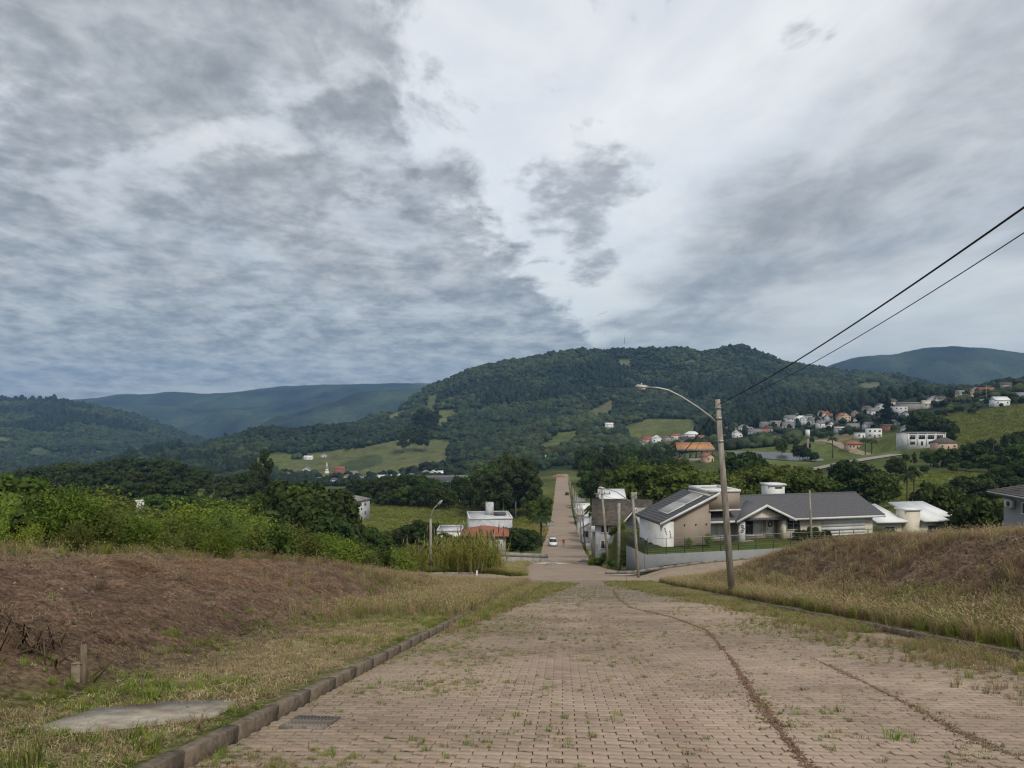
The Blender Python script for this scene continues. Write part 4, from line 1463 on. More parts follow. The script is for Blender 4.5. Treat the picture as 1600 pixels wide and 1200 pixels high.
# --- scrub on top of the left bank
for i, (u, vt, y) in enumerate([(8, 800, 30), (30, 788, 27), (58, 770, 29), (84, 756, 27), (108, 758, 26), (132, 772, 28), (156, 786, 27), (178, 792, 31), (203, 800, 29), (228, 806, 30),
                                (252, 810, 33), (276, 806, 31), (300, 800, 34), (325, 798, 36), (350, 800, 33), (376, 806, 37), (402, 810, 39), (428, 816, 38), (452, 818, 42), (478, 822, 44), (506, 832, 46), (532, 838, 50),
                                (560, 848, 52), (150, 762, 36), (60, 790, 38), (20, 770, 40), (190, 780, 42), (240, 792, 44), (290, 786, 46), (340, 784, 48), (380, 790, 52), (590, 852, 60), (620, 856, 66),
                                (45, 815, 23.5), (120, 812, 24), (262, 826, 27), (345, 822, 30)]):
    x = XU(u, y); z = gz1(x, y)
    h = max(0.9, (V0 - vt) / F * y - z)
    wet = ['feathery light green', 'bushy olive green', 'dull grey-green', 'thin twiggy'][i % 4]
    if i % 7 == 3:
        plant('bush', x, y, z, h * 0.95, f"dark leafy bush, {ORD[i] if i < 30 else 'rear ' + ORD[i - 30]} counted along the left scrub", 'shrubs along the top of the left bank', R.uniform(.9, 1.2), 0)
        continue
    plant('shrub', x, y, z, h * 1.05, f"{wet} shrub, {ORD[i] if i < 30 else 'rear ' + ORD[i - 30]} counted along the left scrub", 'shrubs along the top of the left bank', R.uniform(0.95, 1.35), i % 4)


# ------------------------------------------------------------------ scattered growth (uncountable): instances of small clumps
def scatter(name, proto, pos, rot, scl, kind='stuff', parent=None):
    """proto: mesh datablock; one point cloud with the clump set on every point"""
    src = bpy.data.objects.new(name + '_clump', proto)
    n = len(pos)
    me = bpy.data.meshes.new(name)
    me.vertices.add(n)
    me.vertices.foreach_set('co', np.asarray(pos, np.float32).ravel())
    a = me.attributes.new('rot', 'FLOAT_VECTOR', 'POINT'); a.data.foreach_set('vector', np.asarray(rot, np.float32).ravel())
    scl = np.asarray(scl, np.float32)
    if scl.ndim == 1:
        scl = np.repeat(scl[:, None], 3, 1)
    a = me.attributes.new('scl', 'FLOAT_VECTOR', 'POINT'); a.data.foreach_set('vector', scl.ravel())
    o = link_mesh(name, me, parent)
    ng = bpy.data.node_groups.new(name, 'GeometryNodeTree')
    ng.interface.new_socket('Geometry', in_out='INPUT', socket_type='NodeSocketGeometry')
    ng.interface.new_socket('Geometry', in_out='OUTPUT', socket_type='NodeSocketGeometry')
    gi = ng.nodes.new('NodeGroupInput'); go = ng.nodes.new('NodeGroupOutput')
    ip = ng.nodes.new('GeometryNodeInstanceOnPoints')
    oi = ng.nodes.new('GeometryNodeObjectInfo')
    oi.inputs['Object'].default_value = src
    oi.inputs['As Instance'].default_value = True
    for nm, sk in (('rot', 'Rotation'), ('scl', 'Scale')):
        na = ng.nodes.new('GeometryNodeInputNamedAttribute')
        na.data_type = 'FLOAT_VECTOR'
        na.inputs['Name'].default_value = nm
        ng.links.new([q for q in na.outputs if q.enabled][0], ip.inputs[sk])
    ng.links.new(gi.outputs[0], ip.inputs['Points'])
    ng.links.new(oi.outputs['Geometry'], ip.inputs['Instance'])
    ng.links.new(ip.outputs[0], go.inputs[0])
    md = o.modifiers.new('scatter', 'NODES')
    md.node_group = ng
    o['kind'] = kind
    return o


def farcrown(seed, tall=1.0, m=None):
    """a clump of several uneven crowns"""
    rg = np.random.default_rng(seed)
    V = []; Fc = []; o = 0
    for q in range(5):
        r = rg.uniform(0.34, 0.72)
        c = np.array([rg.uniform(-.62, .62), rg.uniform(-.62, .62), rg.uniform(-.15, .45)])
        k = np.array([mnoise.noise(Vector(tuple(p * 2.1)) + Vector((seed, q, 0))) + 0.7 * mnoise.noise(Vector(tuple(p * 5.2)) + Vector((q, seed, 0))) for p in IV2])
        v = IV2 * np.array([1, 1, 0.85 * tall]) * r * (1 + 0.48 * k)[:, None] + c
        V.append(v); Fc.append(IF2 + o); o += len(v)
    return np_mesh('wood_crown', np.concatenate(V), np.concatenate(Fc), m or M_LFAR)


def woods():
    # jittered grid over the slopes
    out = []
    for (y0, y1, sp, ua, ub) in ((640, 1000, 7.5, -80, 1700), (1000, 1700, 8.5, -80, 1700), (1700, 2750, 10, -80, 1700), (1800, 3350, 13, -160, 520)):
        ys = np.arange(y0, y1, sp)
        x0, x1 = XU(ua, y1), XU(ub, y1)
        xs = np.arange(min(x0, XU(ua, y1)), x1, sp)
        X, Y = np.meshgrid(xs, ys)
        X = X + rng.uniform(-.45, .45, X.shape) * sp; Y = Y + rng.uniform(-.45, .45, X.shape) * sp
        X = X.ravel(); Y = Y.ravel()
        u = U0 + F * X / Y
        k = (u > ua) & (u < ub)
        if y0 == 1800:
            k &= (Y > 2750) | (u < -80)
        X = X[k]; Y = Y[k]
        Z = G(X, Y)
        u = U0 + F * X / Y; v = V0 - F * Z / Y
        k = field_index(u, v, Y) < 0
        dens = 0.5 + 1.6 * fbm(X * 0.006, Y * 0.006, 3)
        vill = ((u > 1000) & (Y < 960)) | ((u > 520) & (u < 1000) & (Y < 820) & (Y > 600) & (rng.random(len(u)) < 0.5))
        k &= ~(vill & (rng.random(len(u)) < 0.88))
        k &= ~((np.abs(X - RD * Y + 1) < 12) & (Y < 700))
        k &= ~((u > 490) & (u < 740) & (Y > 700) & (Y < 980) & (rng.random(len(u)) < 0.75))
        top = Z + 9
        k &= ~hidden(X, Y, top)
        X, Y, Z = X[k], Y[k], Z[k]
        s = sp * 0.72 * (0.5 + 0.95 * rng.random(len(X)) ** 1.6) * (1 + 0.6 * fbm(X * 0.01, Y * 0.01, 3))
        out.append(np.c_[X, Y, Z, s])
    A = np.concatenate(out)
    which = rng.integers(0, 4, len(A))
    tone = fbm(A[:, 0] * 0.006 + 9, A[:, 1] * 0.006, 4, 0.6) + 0.12 * rng.normal(0, 1, len(A))
    which = np.where(tone > 0.16, 1, np.where(tone < -0.16, 2, np.where(which == 1, 0, np.where(which == 2, 3, which))))
    stand = fbm(A[:, 0] * 0.004 + 5, A[:, 1] * 0.004, 3)
    which[(stand > 0.22) & (rng.random(len(A)) < 0.8)] = 4
    for i in range(5):
        m = which == i
        B = A[m]
        tall = 1.25 if i == 4 else 1.0
        pr = farcrown(i + 3, tall, [M_LFAR, M_LFAR2, M_LFAR3, M_LFAR, M_LFAR3][i])
        pos = np.c_[B[:, 0], B[:, 1], B[:, 2] + B[:, 3] * (1.0 if i == 4 else 0.45)]
        rot = np.c_[np.zeros(len(B)), np.zeros(len(B)), rng.uniform(0, 6.28, len(B))]
        sc = np.c_[B[:, 3] * (0.72 if i == 4 else 1.0), B[:, 3] * (0.72 if i == 4 else 1.0), B[:, 3] * rng.uniform(0.8, 1.25, len(B))]
        o = scatter('hillside_wood', pr, pos, rot, sc)
        o['label'] = 'slender plantation trees covering parts of the slopes' if i == 4 else 'dense wood covering the slopes of the hills'
    print('wood crowns', len(A))


woods()

# ------------------------------------------------------------------ buildings
def slab(mb, pts, th, mi=0):
    """thick roof sheet from a planar polygon, thickness downwards"""
    return mb.prism([Vector(p) - Vector((0, 0, th)) for p in pts], (0, 0, th), mi)


def tiled(name, x0, x1, ya, za, yb, zb, m, parent, pitch=0.40, course=0.42, cut=None):
    """roof slope with overlapping waved courses, from the eave line (ya, za) up to (yb, zb)"""
    L_ = math.hypot(yb - ya, zb - za)
    n = max(2, int(abs(L_) / course))
    nx = int(abs(x1 - x0) / pitch * 4)
    xs = np.linspace(x0, x1, nx + 1)
    wave = 0.055 * np.abs(np.sin(np.pi * (xs - x0) / pitch))
    V = []; Fc = []
    for i in range(n):
        t0, t1 = i / n, (i + 1.12) / n
        r0 = len(V) * (nx + 1)
        V.append(np.c_[xs, np.full(nx + 1, ya + (yb - ya) * t0), za + (zb - za) * t0 + 0.085 + wave])
        V.append(np.c_[xs, np.full(nx + 1, ya + (yb - ya) * t1), za + (zb - za) * t1 + 0.005 + wave])
        V.append(np.c_[xs, np.full(nx + 1, ya + (yb - ya) * t0), np.full(nx + 1, za + (zb - za) * t0 - 0.02)])
        a = np.arange(nx)
        Fc.append(np.stack([r0 + a, r0 + a + 1, r0 + nx + 1 + a + 1, r0 + nx + 1 + a], -1))
        b = r0 + 2 * (nx + 1)
        Fc.append(np.stack([b + a, b + a + 1, r0 + a + 1, r0 + a], -1))
    V = np.concatenate(V)
    if cut is not None:
        V = cut(V)
    o = link_mesh(name, np_mesh(name, V, np.concatenate(Fc), m), parent)
    return o


def window(parent, x, z, w, h, y, pane=None, frame=None, mull=1, axis='front', name='window'):
    """frame standing 4 cm proud of the wall face, glass set back in it; axis front: faces -Y"""
    fr = frame or M_WHITE
    f = MB()
    t = 0.07
    def bx(mb, xa, xb, za, zb, ya, yb):
        if axis == 'front':
            mb.box(xa, xb, ya, yb, za, zb)
        elif axis == 'left':
            mb.box(ya, yb, xa, xb, za, zb)
        else:
            mb.box(2 * y - yb, 2 * y - ya, xa, xb, za, zb)
    bx(f, x - w / 2 - t, x + w / 2 + t, z + h / 2, z + h / 2 + t, y - 0.05, y + 0.02)
    bx(f, x - w / 2 - t * 1.6, x + w / 2 + t * 1.6, z - h / 2 - t, z - h / 2, y - 0.09, y + 0.02)
    for k in range(mull + 2):
        xx = x - w / 2 + w * k / (mull + 1)
        e = t if k in (0, mull + 1) else t * .5
        xa, xb = (xx - t, xx) if k == 0 else ((xx, xx + t) if k == mull + 1 else (xx - e / 2, xx + e / 2))
        bx(f, xa, xb, z - h / 2, z + h / 2, y - 0.045, y + 0.02)
    fo = f.build(name, fr, parent)
    for k in range(mull + 1):
        p = MB()
        xa = x - w / 2 + w * k / (mull + 1) + 0.02; xb = x - w / 2 + w * (k + 1) / (mull + 1) - 0.02
        bx(p, xa, xb, z - h / 2, z + h / 2, y - 0.018, y + 0.01)
        p.build('pane', (pane if not isinstance(pane, (list, tuple)) else pane[k % len(pane)]) or M_GLASS, fo)
    return fo


def house(u, y, w, d, h, roof, label, wall=None, rm=None, rh=None, vbase=None, rz=0.0, nwin=2, storeys=1, door=True, group=None, ov=0.5,
          name='house', cat='house', win_w=1.2, side=False, drop=4.0, pane=None):
    wall = wall or M_WHITE2; rm = rm or M_TILEG
    if vbase is not None and y > 380:
        ys = np.linspace(y * .72, y * 1.35, 160)
        vv = V0 - F * G(XU(u, ys), ys) / ys
        yn = float(ys[np.argmin(np.abs(vv - vbase) + np.abs(ys - y) / y * 6)])
        w, d, h, win_w = w * yn / y, d * yn / y, h * yn / y, win_w * yn / y
        rh = rh * yn / y if rh else rh
        y = yn
        vbase = None
    x = XU(u, y)
    z = (V0 - vbase) / F * y if vbase is not None else g(x, y)
    root = empty(name, (x, y, z), rz, label, cat, group)
    mb = MB(); mb.box(-w / 2, w / 2, 0, d, -drop, h)
    if roof == 'gable_y':
        r_ = rh if rh is not None else w * 0.28
        mb.prism([(-w / 2, 0, h), (w / 2, 0, h), (0, 0, h + r_)], (0, d, 0))
    if roof == 'gable_x':
        r_ = rh if rh is not None else d * 0.25
        mb.prism([(-w / 2, 0, h), (-w / 2, d, h), (-w / 2, d / 2, h + r_)], (w, 0, 0))
    mb.build('wall', wall, root)
    rb = MB()
    if roof == 'gable_y':
        k = (w / 2 + ov) / (w / 2)
        for sg in (-1, 1):
            slab(rb, [(0, -ov, h + r_ + .12), (0, d + ov, h + r_ + .12), (sg * w / 2 * k, d + ov, h + r_ - r_ * k + .12), (sg * w / 2 * k, -ov, h + r_ - r_ * k + .12)][::sg], 0.10)
    elif roof == 'gable_x':
        k = (d / 2 + ov) / (d / 2)
        for sg in (-1, 1):
            yy = d / 2 + sg * d / 2 * k
            slab(rb, [(-w / 2 - ov, d / 2, h + r_ + .12), (w / 2 + ov, d / 2, h + r_ + .12), (w / 2 + ov, yy, h + r_ - r_ * k + .12), (-w / 2 - ov, yy, h + r_ - r_ * k + .12)][::-sg], 0.10)
    elif roof == 'hip':
        r_ = rh if rh is not None else min(w, d) * 0.25
        q = min(w, d) / 2 + ov
        a = [(-w / 2 - ov, -ov, h), (w / 2 + ov, -ov, h), (w / 2 + ov, d + ov, h), (-w / 2 - ov, d + ov, h)]
        if w >= d:
            rd = [(-w / 2 - ov + q, d / 2, h + r_), (w / 2 + ov - q, d / 2, h + r_)]
            vs = a + [(p[0], p[1], p[2] + .14) for p in a] + rd
            fs = [(3, 2, 1, 0), (0, 1, 5, 4), (1, 2, 6, 5), (2, 3, 7, 6), (3, 0, 4, 7), (4, 5, 9, 8), (5, 6, 9), (6, 7, 8, 9), (7, 4, 8)]
        else:
            rd = [(0, -ov + q, h + r_), (0, d + ov - q, h + r_)]
            vs = a + [(p[0], p[1], p[2] + .14) for p in a] + rd
            fs = [(3, 2, 1, 0), (0, 1, 5, 4), (1, 2, 6, 5), (2, 3, 7, 6), (3, 0, 4, 7), (4, 5, 8), (5, 6, 9, 8), (6, 7, 9), (7, 4, 8, 9)]
        rb.add(vs, fs)
    elif roof == 'shed':
        r_ = rh if rh is not None else 1.0
        slab(rb, [(-w / 2 - ov, -ov, h + .12), (w / 2 + ov, -ov, h + .12), (w / 2 + ov, d + ov, h + r_ + .12), (-w / 2 - ov, d + ov, h + r_ + .12)], 0.14)
    elif roof == 'flat':
        rb.box(-w / 2 - .06, w / 2 + .06, -.06, .14, h + .002, h + .35)
        rb.box(-w / 2 - .06, w / 2 + .06, d - .14, d + .06, h + .002, h + .35)
        rb.box(-w / 2 - .06, -w / 2 + .14, .14, d - .14, h + .002, h + .35)
        rb.box(w / 2 - .14, w / 2 + .06, .14, d - .14, h + .002, h + .35)
        rb.box(-w / 2 + .14, w / 2 - .14, .14, d - .14, h + .002, h + .08)
    rb.build('roof', rm, root)
    sh = h / storeys
    for s_ in range(storeys):
        n = nwin
        for k in range(n):
            xx = -w / 2 + w * (k + .5) / n
            if door and s_ == 0 and k == n // 2 and n > 1:
                dm = MB(); dm.box(xx - .45, xx + .45, -.04, .02, 0.0, 2.1)
                dm.build('door', M_DARK if R.random() < .5 else M_WOOD, root)
            else:
                window(root, xx, sh * s_ + sh * .55, win_w, min(1.3, sh * .42), 0, pane)
    if side:
        for s_ in range(storeys):
            window(root, d * .3, sh * s_ + sh * .55, 1.1, min(1.2, sh * .42), -w / 2, pane, axis='left')
            window(root, d * .7, sh * s_ + sh * .55, 1.1, min(1.2, sh * .42), w / 2, pane, axis='right')
    return root


# --- the house with the solar collectors
M_SAND2 = mat('dusty_sidewalk', (0.36, 0.315, 0.255), var=.2, scale=2, rough=.95, spec=.05, world=True)


def solar_house():
    base = Vector((HX, HY, -14.86))
    root = empty('solar_house', base, HA, 'beige house with dark tiled roofs, solar collectors and white gabled porch on the corner', 'house')

    def b(name, m, *boxes, parent=None):
        mb = MB()
        for q in boxes:
            mb.box(*q)
        return mb.build(name, m, parent or root)
    sl = 0.455
    zr = lambda X: 2.72 + (X - 0.2) * sl
    # walls
    w = MB()
    w.prism([(1.25, 0.0, -1.5), (5.6, 0.0, -1.5), (5.6, 0.0, zr(5.6) - .12), (1.25, 0.0, zr(1.25) - .12)], (0, 6.0, 0))
    w.box(5.6, 10.35, 1.6, 8.0, -1.5, 2.5)
    w.box(10.35, 14.75, 1.75, 8.0, -1.5, 2.5)
    w.build('taupe_wall', M_TAUPE, root)
    w = MB()
    w.box(14.75, 25.9, 0.9, 9.3, -1.5, 2.45)
    w.prism([(25.7, 0.9, 2.45), (25.7, 9.3, 2.45), (25.7, 5.1, 4.1)], (0.19, 0, 0))
    w.prism([(9.05, 0.28, 2.40), (14.9, 0.28, 2.40), (11.95, 0.28, 3.68)], (0, 0.16, 0))
    w.build('cream_wall', M_CREAM, root)
    b('white_fin', M_WHITE, (0.05, 1.25, -0.35, 5.9, -4.5, 2.58))
    t = MB()
    t.box(5.45, 8.9, -0.12, 4.6, 3.65, 5.45)
    t.build('tower', M_TAUPE, root)
    b('tower_trim', M_WHITE, (5.37, 8.98, -0.20, 0.12, 5.452, 5.72), (5.37, 8.98, 4.40, 4.68, 5.452, 5.72), (5.37, 5.65, .12, 4.40, 5.452, 5.72),
      (8.70, 8.98, .12, 4.40, 5.452, 5.72), (5.65, 8.70, .12, 4.40, 5.455, 5.50), (5.40, 8.97, -0.19, -0.03, 3.50, 3.648))
    # big shed roof of the wing
    r = MB()
    X0, X1, Y0, Y1 = -0.35, 6.35, -0.55, 6.3
    slab(r, [(X0, Y0, zr(X0)), (5.42, Y0, zr(5.42)), (5.42, Y1, zr(5.42)), (X0, Y1, zr(X0))], 0.14)
    slab(r, [(5.42, Y0, zr(5.42)), (X1, Y0, zr(X1)), (X1, -0.14, zr(X1)), (5.42, -0.14, zr(5.42))], 0.14)
    ro = r.build('wing_roof', M_TILED, root)
    tl = tiled('roof_tiles', Y0 + .02, Y1 - .02, X0, zr(X0) + .004, 5.40, zr(5.40) + .004, M_TILED, ro, cut=lambda V: V[:, [1, 0, 2]])
    tl['kind'] = 'stuff'
    f = MB()
    f.prism([(X0 - .02, Y0 - .05, zr(X0) - .22), (X1 + .05, Y0 - .05, zr(X1) - .22), (X1 + .05, Y0 - .05, zr(X1) + .06), (X0 - .02, Y0 - .05, zr(X0) + .06)], (0, 0.045, 0))
    f.build('rake_board', M_WHITE, root)
    f = MB()
    f.prism([(5.30, -.13, zr(5.3) + .02), (5.30, 4.7, zr(5.3) + .02), (5.30, 4.7, zr(5.3) + .22), (5.30, -.13, zr(5.3) + .22)], (0.13, 0, 0))
    f.build('flashing', M_WHITE, root)
    # solar collectors in the roof plane
    for k in range(2):
        xa = 1.05 + k * 2.05; xb = xa + 1.95
        p = MB()
        slab(p, [(xa, 0.7, zr(xa) + .20), (xb, 0.7, zr(xb) + .20), (xb, 3.2, zr(xb) + .20), (xa, 3.2, zr(xa) + .20)], 0.09)
        po = p.build('solar_panel', M_WHITE, root)
        for q in range(5):
            ya = 0.78 + q * 0.485
            s_ = MB()
            slab(s_, [(xa + .06, ya, zr(xa + .06) + .225), (xb - .06, ya, zr(xb - .06) + .225), (xb - .06, ya + .43, zr(xb - .06) + .225), (xa + .06, ya + .43, zr(xa + .06) + .225)], 0.02)
            s_.build('collector_strip', M_SOLAR, po)
    # long roof
    ye, ze, yr, zrr = 0.15, 2.42, 5.1, 4.28
    r = MB()
    slab(r, [(5.6, ye, ze), (26.9, ye, ze), (26.9, yr, zrr), (5.6, yr, zrr)], 0.14)
    slab(r, [(5.6, yr, zrr), (26.9, yr, zrr), (26.9, 10.0, ze), (5.6, 10.0, ze)], 0.14)
    ro = r.build('main_roof', M_TILED, root)
    tl = tiled('roof_tiles', 5.65, 26.9, ye, ze + .004, yr, zrr + .004, M_TILED, ro)
    tl['kind'] = 'stuff'
    rc = MB(); rc.tube([(5.6, yr, zrr + .05), (26.95, yr, zrr + .05)], 0.13, 8)
    rc.build('ridge_cap', M_TILED, ro)
    b('eaves_board', M_WHITE, (5.6, 9.0, ye - .06, ye - .005, ze - .26, ze - .02), (14.95, 26.95, ye - .06, ye - .005, ze - .26, ze - .02))
    b('verge_board', M_WHITE, (26.905, 26.96, ye + .02, 9.9, ze - .3, ze - .16))
    # porch gable
    r = MB()
    ax, az, hwid = 11.95, 4.02, 3.45
    for sg in (-1, 1):
        xe = ax + sg * hwid
        slab(r, [(ax, -0.35, az), (ax, 3.9, az), (xe, 1.2, 2.42), (xe, -0.35, 2.42)][::sg], 0.13)
    pr = r.build('porch_roof', M_TILED, root)
    f = MB()
    for sg in (-1, 1):
        xe = ax + sg * (hwid + .08)
        f.prism([(ax, -0.41, az - .24), (xe, -0.41, 2.14), (xe, -0.41, 2.42), (ax, -0.41, az + .06)], (0, 0.055, 0))
    f.build('porch_barge_board', M_WHITE, root)
    b('porch_column', M_WHITE, (9.1, 9.75, 0.25, 0.85, -0.3, 2.38))
    b('porch_wall_end', M_CREAM, (14.40, 14.748, 0.4, 1.748, -0.3, 2.38))
    b('porch_floor', M_CONC, (9.0, 14.395, 0.3, 1.58, -0.5, 0.10))
    # openings
    window(root, 7.15, 1.25, 1.75, 1.75, 1.6, M_CURT, mull=1)
    window(root, 11.55, 1.35, 2.1, 1.75, 1.75, [M_GLASS, M_CURT], mull=1)
    window(root, 15.95, 1.62, 1.55, 1.1, 0.9, M_GLASS, mull=1)
    d = MB(); d.box(13.1, 14.05, 1.69, 1.77, 0.1, 2.2)
    do = d.build('door', M_WHITE, root)
    wr = MB()
    pts = [(13.57 + .24 * math.cos(a), 1.65, 1.62 + .26 * math.sin(a)) for a in np.linspace(0, 2 * PI, 17)]
    wr.tube(pts, 0.075, 6)
    wr.build('wreath', M_LDARK, do)
    h_ = MB(); h_.box(13.2, 13.26, 1.64, 1.69, 1.05, 1.15); h_.build('handle', M_DSTEEL, do)
    gd = MB()
    for q in range(6):
        gd.box(19.4, 24.9, 0.84, 0.92, 0.0 + q * .38, 0.376 + q * .38)
    gd.build('garage_door', M_WHITE, root)
    ck = MB(); ck.box(15.85, 17.75, 5.4, 7.2, 3.0, 5.35)
    co = ck.build('chimney', M_WHITE, root)
    b('cap', M_WHITE, (15.70, 17.90, 5.25, 7.35, 5.352, 5.55), parent=co)
    b('vent_slot', M_DARK, (16.5, 17.4, 5.36, 5.398, 5.02, 5.18), parent=co)
    o = MB()
    for (X, Z) in ((9.4, 1.75), (9.5, 1.45), (9.38, 1.2)):
        o.tube([(X + .14 * math.cos(a), 0.22, Z + .12 * math.sin(a)) for a in np.linspace(0, 2 * PI, 9)], 0.05, 5)
    tag(o.build('wall_ornament', M_RUST, loc=None), 'dark round metal ornament hanging on the white porch column', 'ornament')
    bpy.data.objects['wall_ornament'].matrix_world = root.matrix_basis
    lt = MB()
    for X in (2.6, 3.9, 5.1):
        lt.box(X - .06, X + .06, -.10, 0.0, 2.1, 2.25)
    lt.build('wall_lamp', M_DSTEEL, root)
    mk = MB()
    for k in range(5):
        mk.box(0.18 + .05 * k, 0.30 + .05 * k, -0.375, -0.351, 1.9 - .15 * k, 1.98 - .15 * k)
        mk.box(0.75 + .03 * k, 0.85 + .03 * k, -0.375, -0.351, 1.6 - .17 * k, 1.70 - .17 * k)
    mk.build('fin_relief', M_DSTEEL, root)
    return root


solar_house()


M_LAWN = mat('mown_lawn', (0.060, 0.085, 0.022), var=.3, scale=6, rough=.95, spec=.05, bump=.6, bscale=30)


def solar_yard():
    # grey retaining wall with a wire fence, side railing, lawn, pavement
    rw = MB()
    rw.box(-3.5, 13.0, -4.12, -3.92, -2.4, 0.10)
    rw.box(-3.5, -3.3, -3.92, 0.9, -3.0, 0.10)
    rw.box(-3.3, 0.04, 0.7, 0.9, -3.5, 0.0)
    o = rw.build('retaining_wall', M_GREYW, None)
    o.location = (HX, HY, -14.86); o.rotation_euler = (0, 0, HA)
    tag(o, 'grey rendered retaining wall under the wire fence of the corner house', 'wall')
    fr = empty('wire_fence', (HX, HY, -14.86), HA, 'wire mesh fence with dark posts before the beige house', 'fence')
    for i in range(11):
        X = -3.2 + i * 1.95
        zb = 0.10 if X < 13 else -0.1
        p = MB(); p.tube([(X, -4.0, zb), (X, -4.0, zb + 1.55)], 0.038, 6)
        p.build('post', M_DSTEEL, fr)
    rl = MB(); rl.tube([(-3.3, -4.0, 1.62), (16.4, -4.0, 1.62)], 0.025, 5); rl.build('top_rail', M_STEEL, fr)
    wi = MB()
    for k in range(7):
        wi.tube([(-3.3, -4.0, 0.2 + k * .21), (16.4, -4.0, 0.2 + k * .21)], 0.006, 3, caps=False)
    wo = wi.build('mesh_wires', M_STEEL, fr); wo['kind'] = 'stuff'
    f2 = empty('post_fence', (HX, HY, -14.86), HA, 'dark post and rail fence beside the white garage door', 'fence')
    for i in range(6):
        X = 17.5 + i * 1.75
        p = MB(); p.tube([(X, -2.4, -.3), (X, -2.4, 1.35)], 0.045, 6); p.build('post', M_DSTEEL, f2)
    rl = MB(); rl.tube([(17.5, -2.4, 1.35), (26.3, -2.4, 1.35)], 0.03, 5); rl.tube([(17.5, -2.4, .5), (26.3, -2.4, .5)], 0.015, 4); rl.build('rail', M_DSTEEL, f2)
    rg_ = empty('bar_railing', (HX, HY, -14.86), HA, 'dark vertical bar railing on the side of the corner wall', 'railing')
    for i in range(18):
        Y = -3.7 + i * .26
        p = MB() if i else None
        if i == 0:
            p = MB(); p.box(-3.425, -3.385, -.02, .02, 0.10, 1.55); me = p.mesh('bar', M_DSTEEL)
        link_mesh('bar', me, rg_, (0, Y, 0))
    rr = MB(); rr.box(-3.43, -3.38, -3.75, 0.8, 1.552, 1.60); rr.build('top_rail', M_DSTEEL, rg_)
    lm = MB(); lm.box(-3.29, 16.5, -3.91, 0.68, -.3, .03)
    lo = lm.build('lawn', M_LAWN, None); lo.location = (HX, HY, -14.86); lo.rotation_euler = (0, 0, HA); struct(lo)
    # pavement strip and grass strip along the street
    pl = np.array([hxy(-7.2, -5.2), hxy(0, -5.0), hxy(14, -4.9), hxy(30, -4.6)])
    struct(ribbon('pavement', pl, 0.75, M_SAND2, 0.15, 0.6))
    # shrubs on the lawn
    for (X, Y, h, lab) in ((2.3, -1.6, 1.3, 'small feathery bush on the lawn, nearer the white fin'), (4.6, -1.4, 1.5, 'small feathery bush on the lawn, farther from the white fin'),
                           (15.6, -1.0, 1.3, 'dark leafy bush below the small cream wall window'), (17.0, -1.0, 1.5, 'dark leafy bush beside the dark pole by the garage'),
                           (19.0, -0.6, 1.0, 'low dark bush before the garage wall')):
        p = hw(X, Y, 0)
        plant('bush' if X > 10 else 'shrub', p.x, p.y, g(p.x, p.y), h, lab, None, 1.0)


solar_yard()

# --- the neighbours right of the village road
def old_house():
    y = 99.0
    x = XU(974, y); z = -18.6
    root = empty('gabled_house', (x, y, z), math.radians(-7), 'old grey-white house with mossy brown roofs and steep gables', 'house')
    ze, zr_ = 3.3, 5.75
    mb = MB(); mb.box(-3.6, 3.6, 0, 8, -4, ze)
    mb.prism([(-3.6, 0, ze), (-3.6, 8, ze), (-3.6, 4, zr_ - .1)], (7.2, 0, 0))
    mb.box(0.2, 3.4, -2.6, 0, -4, ze)
    mb.prism([(0.2, -2.6, ze), (3.4, -2.6, ze), (1.5, -2.6, zr_ - .3)], (0, 3.0, 0))
    mb.box(-0.6, 2.6, -5.2, -2.6, -4, 1.2)
    mb.prism([(-0.6, -5.2, 1.2), (2.6, -5.2, 1.2), (1.0, -5.2, 2.7)], (0, 2.6, 0))
    mb.build('wall', M_WHITE2, root)
    r = MB()
    for sg in (-1, 1):
        yy = 4 + sg * 4.7
        slab(r, [(-4.1, 4, zr_), (3.9, 4, zr_), (3.9, yy, ze - .35), (-4.1, yy, ze - .35)][::-sg], 0.12)
    r.build('main_roof', M_TILEB, root)
    r = MB()
    for sg, xe in ((-1, -1.1), (1, 4.0)):
        slab(r, [(1.5, -3.2, zr_ - .12), (1.5, 3.8, zr_ - .12), (xe, 3.0, ze - (.75 if sg < 0 else .25)), (xe, -3.2, ze - (.75 if sg < 0 else .25))][::sg], 0.12)
    r.build('upper_gable_roof', M_TILEB, root)
    r = MB()
    for sg, xe in ((-1, -1.3), (1, 3.1)):
        slab(r, [(1.0, -5.8, 2.85), (1.0, -2.6, 2.85), (xe, -2.6, .8), (xe, -5.8, .8)][::sg], 0.12)
    r.build('lower_gable_roof', M_TILEB, root)
    f = MB()
    for (cx, zt, y0, pts) in ((1.5, zr_ - .12, -3.25, ((-1.1, ze - .75), (4.0, ze - .25))), (1.0, 2.85, -5.85, ((-1.3, .8), (3.1, .8)))):
        for (xe, z_) in pts:
            f.prism([(cx, y0, zt - .22), (xe, y0, z_ - .22), (xe, y0, z_ + .02), (cx, y0, zt + .02)], (0, 0.045, 0))
    f.build('barge_board', M_WHITE, root)
    window(root, 2.7, 2.4, .5, .9, -2.6, M_GLASS, mull=0)
    window(root, 1.2, .2, .9, 1.0, -5.2, M_GLASS, mull=1)
    window(root, -2.4, 2.3, .9, .8, 0, M_GLASS, mull=1)
    window(root, -2.4, .3, .9, 1.0, 0, M_GLASS, mull=1)
    ch = MB(); ch.box(1.3, 1.9, 3.9, 4.5, zr_ - .4, zr_ + 0.9); ch.build('chimney', M_CONC, root)


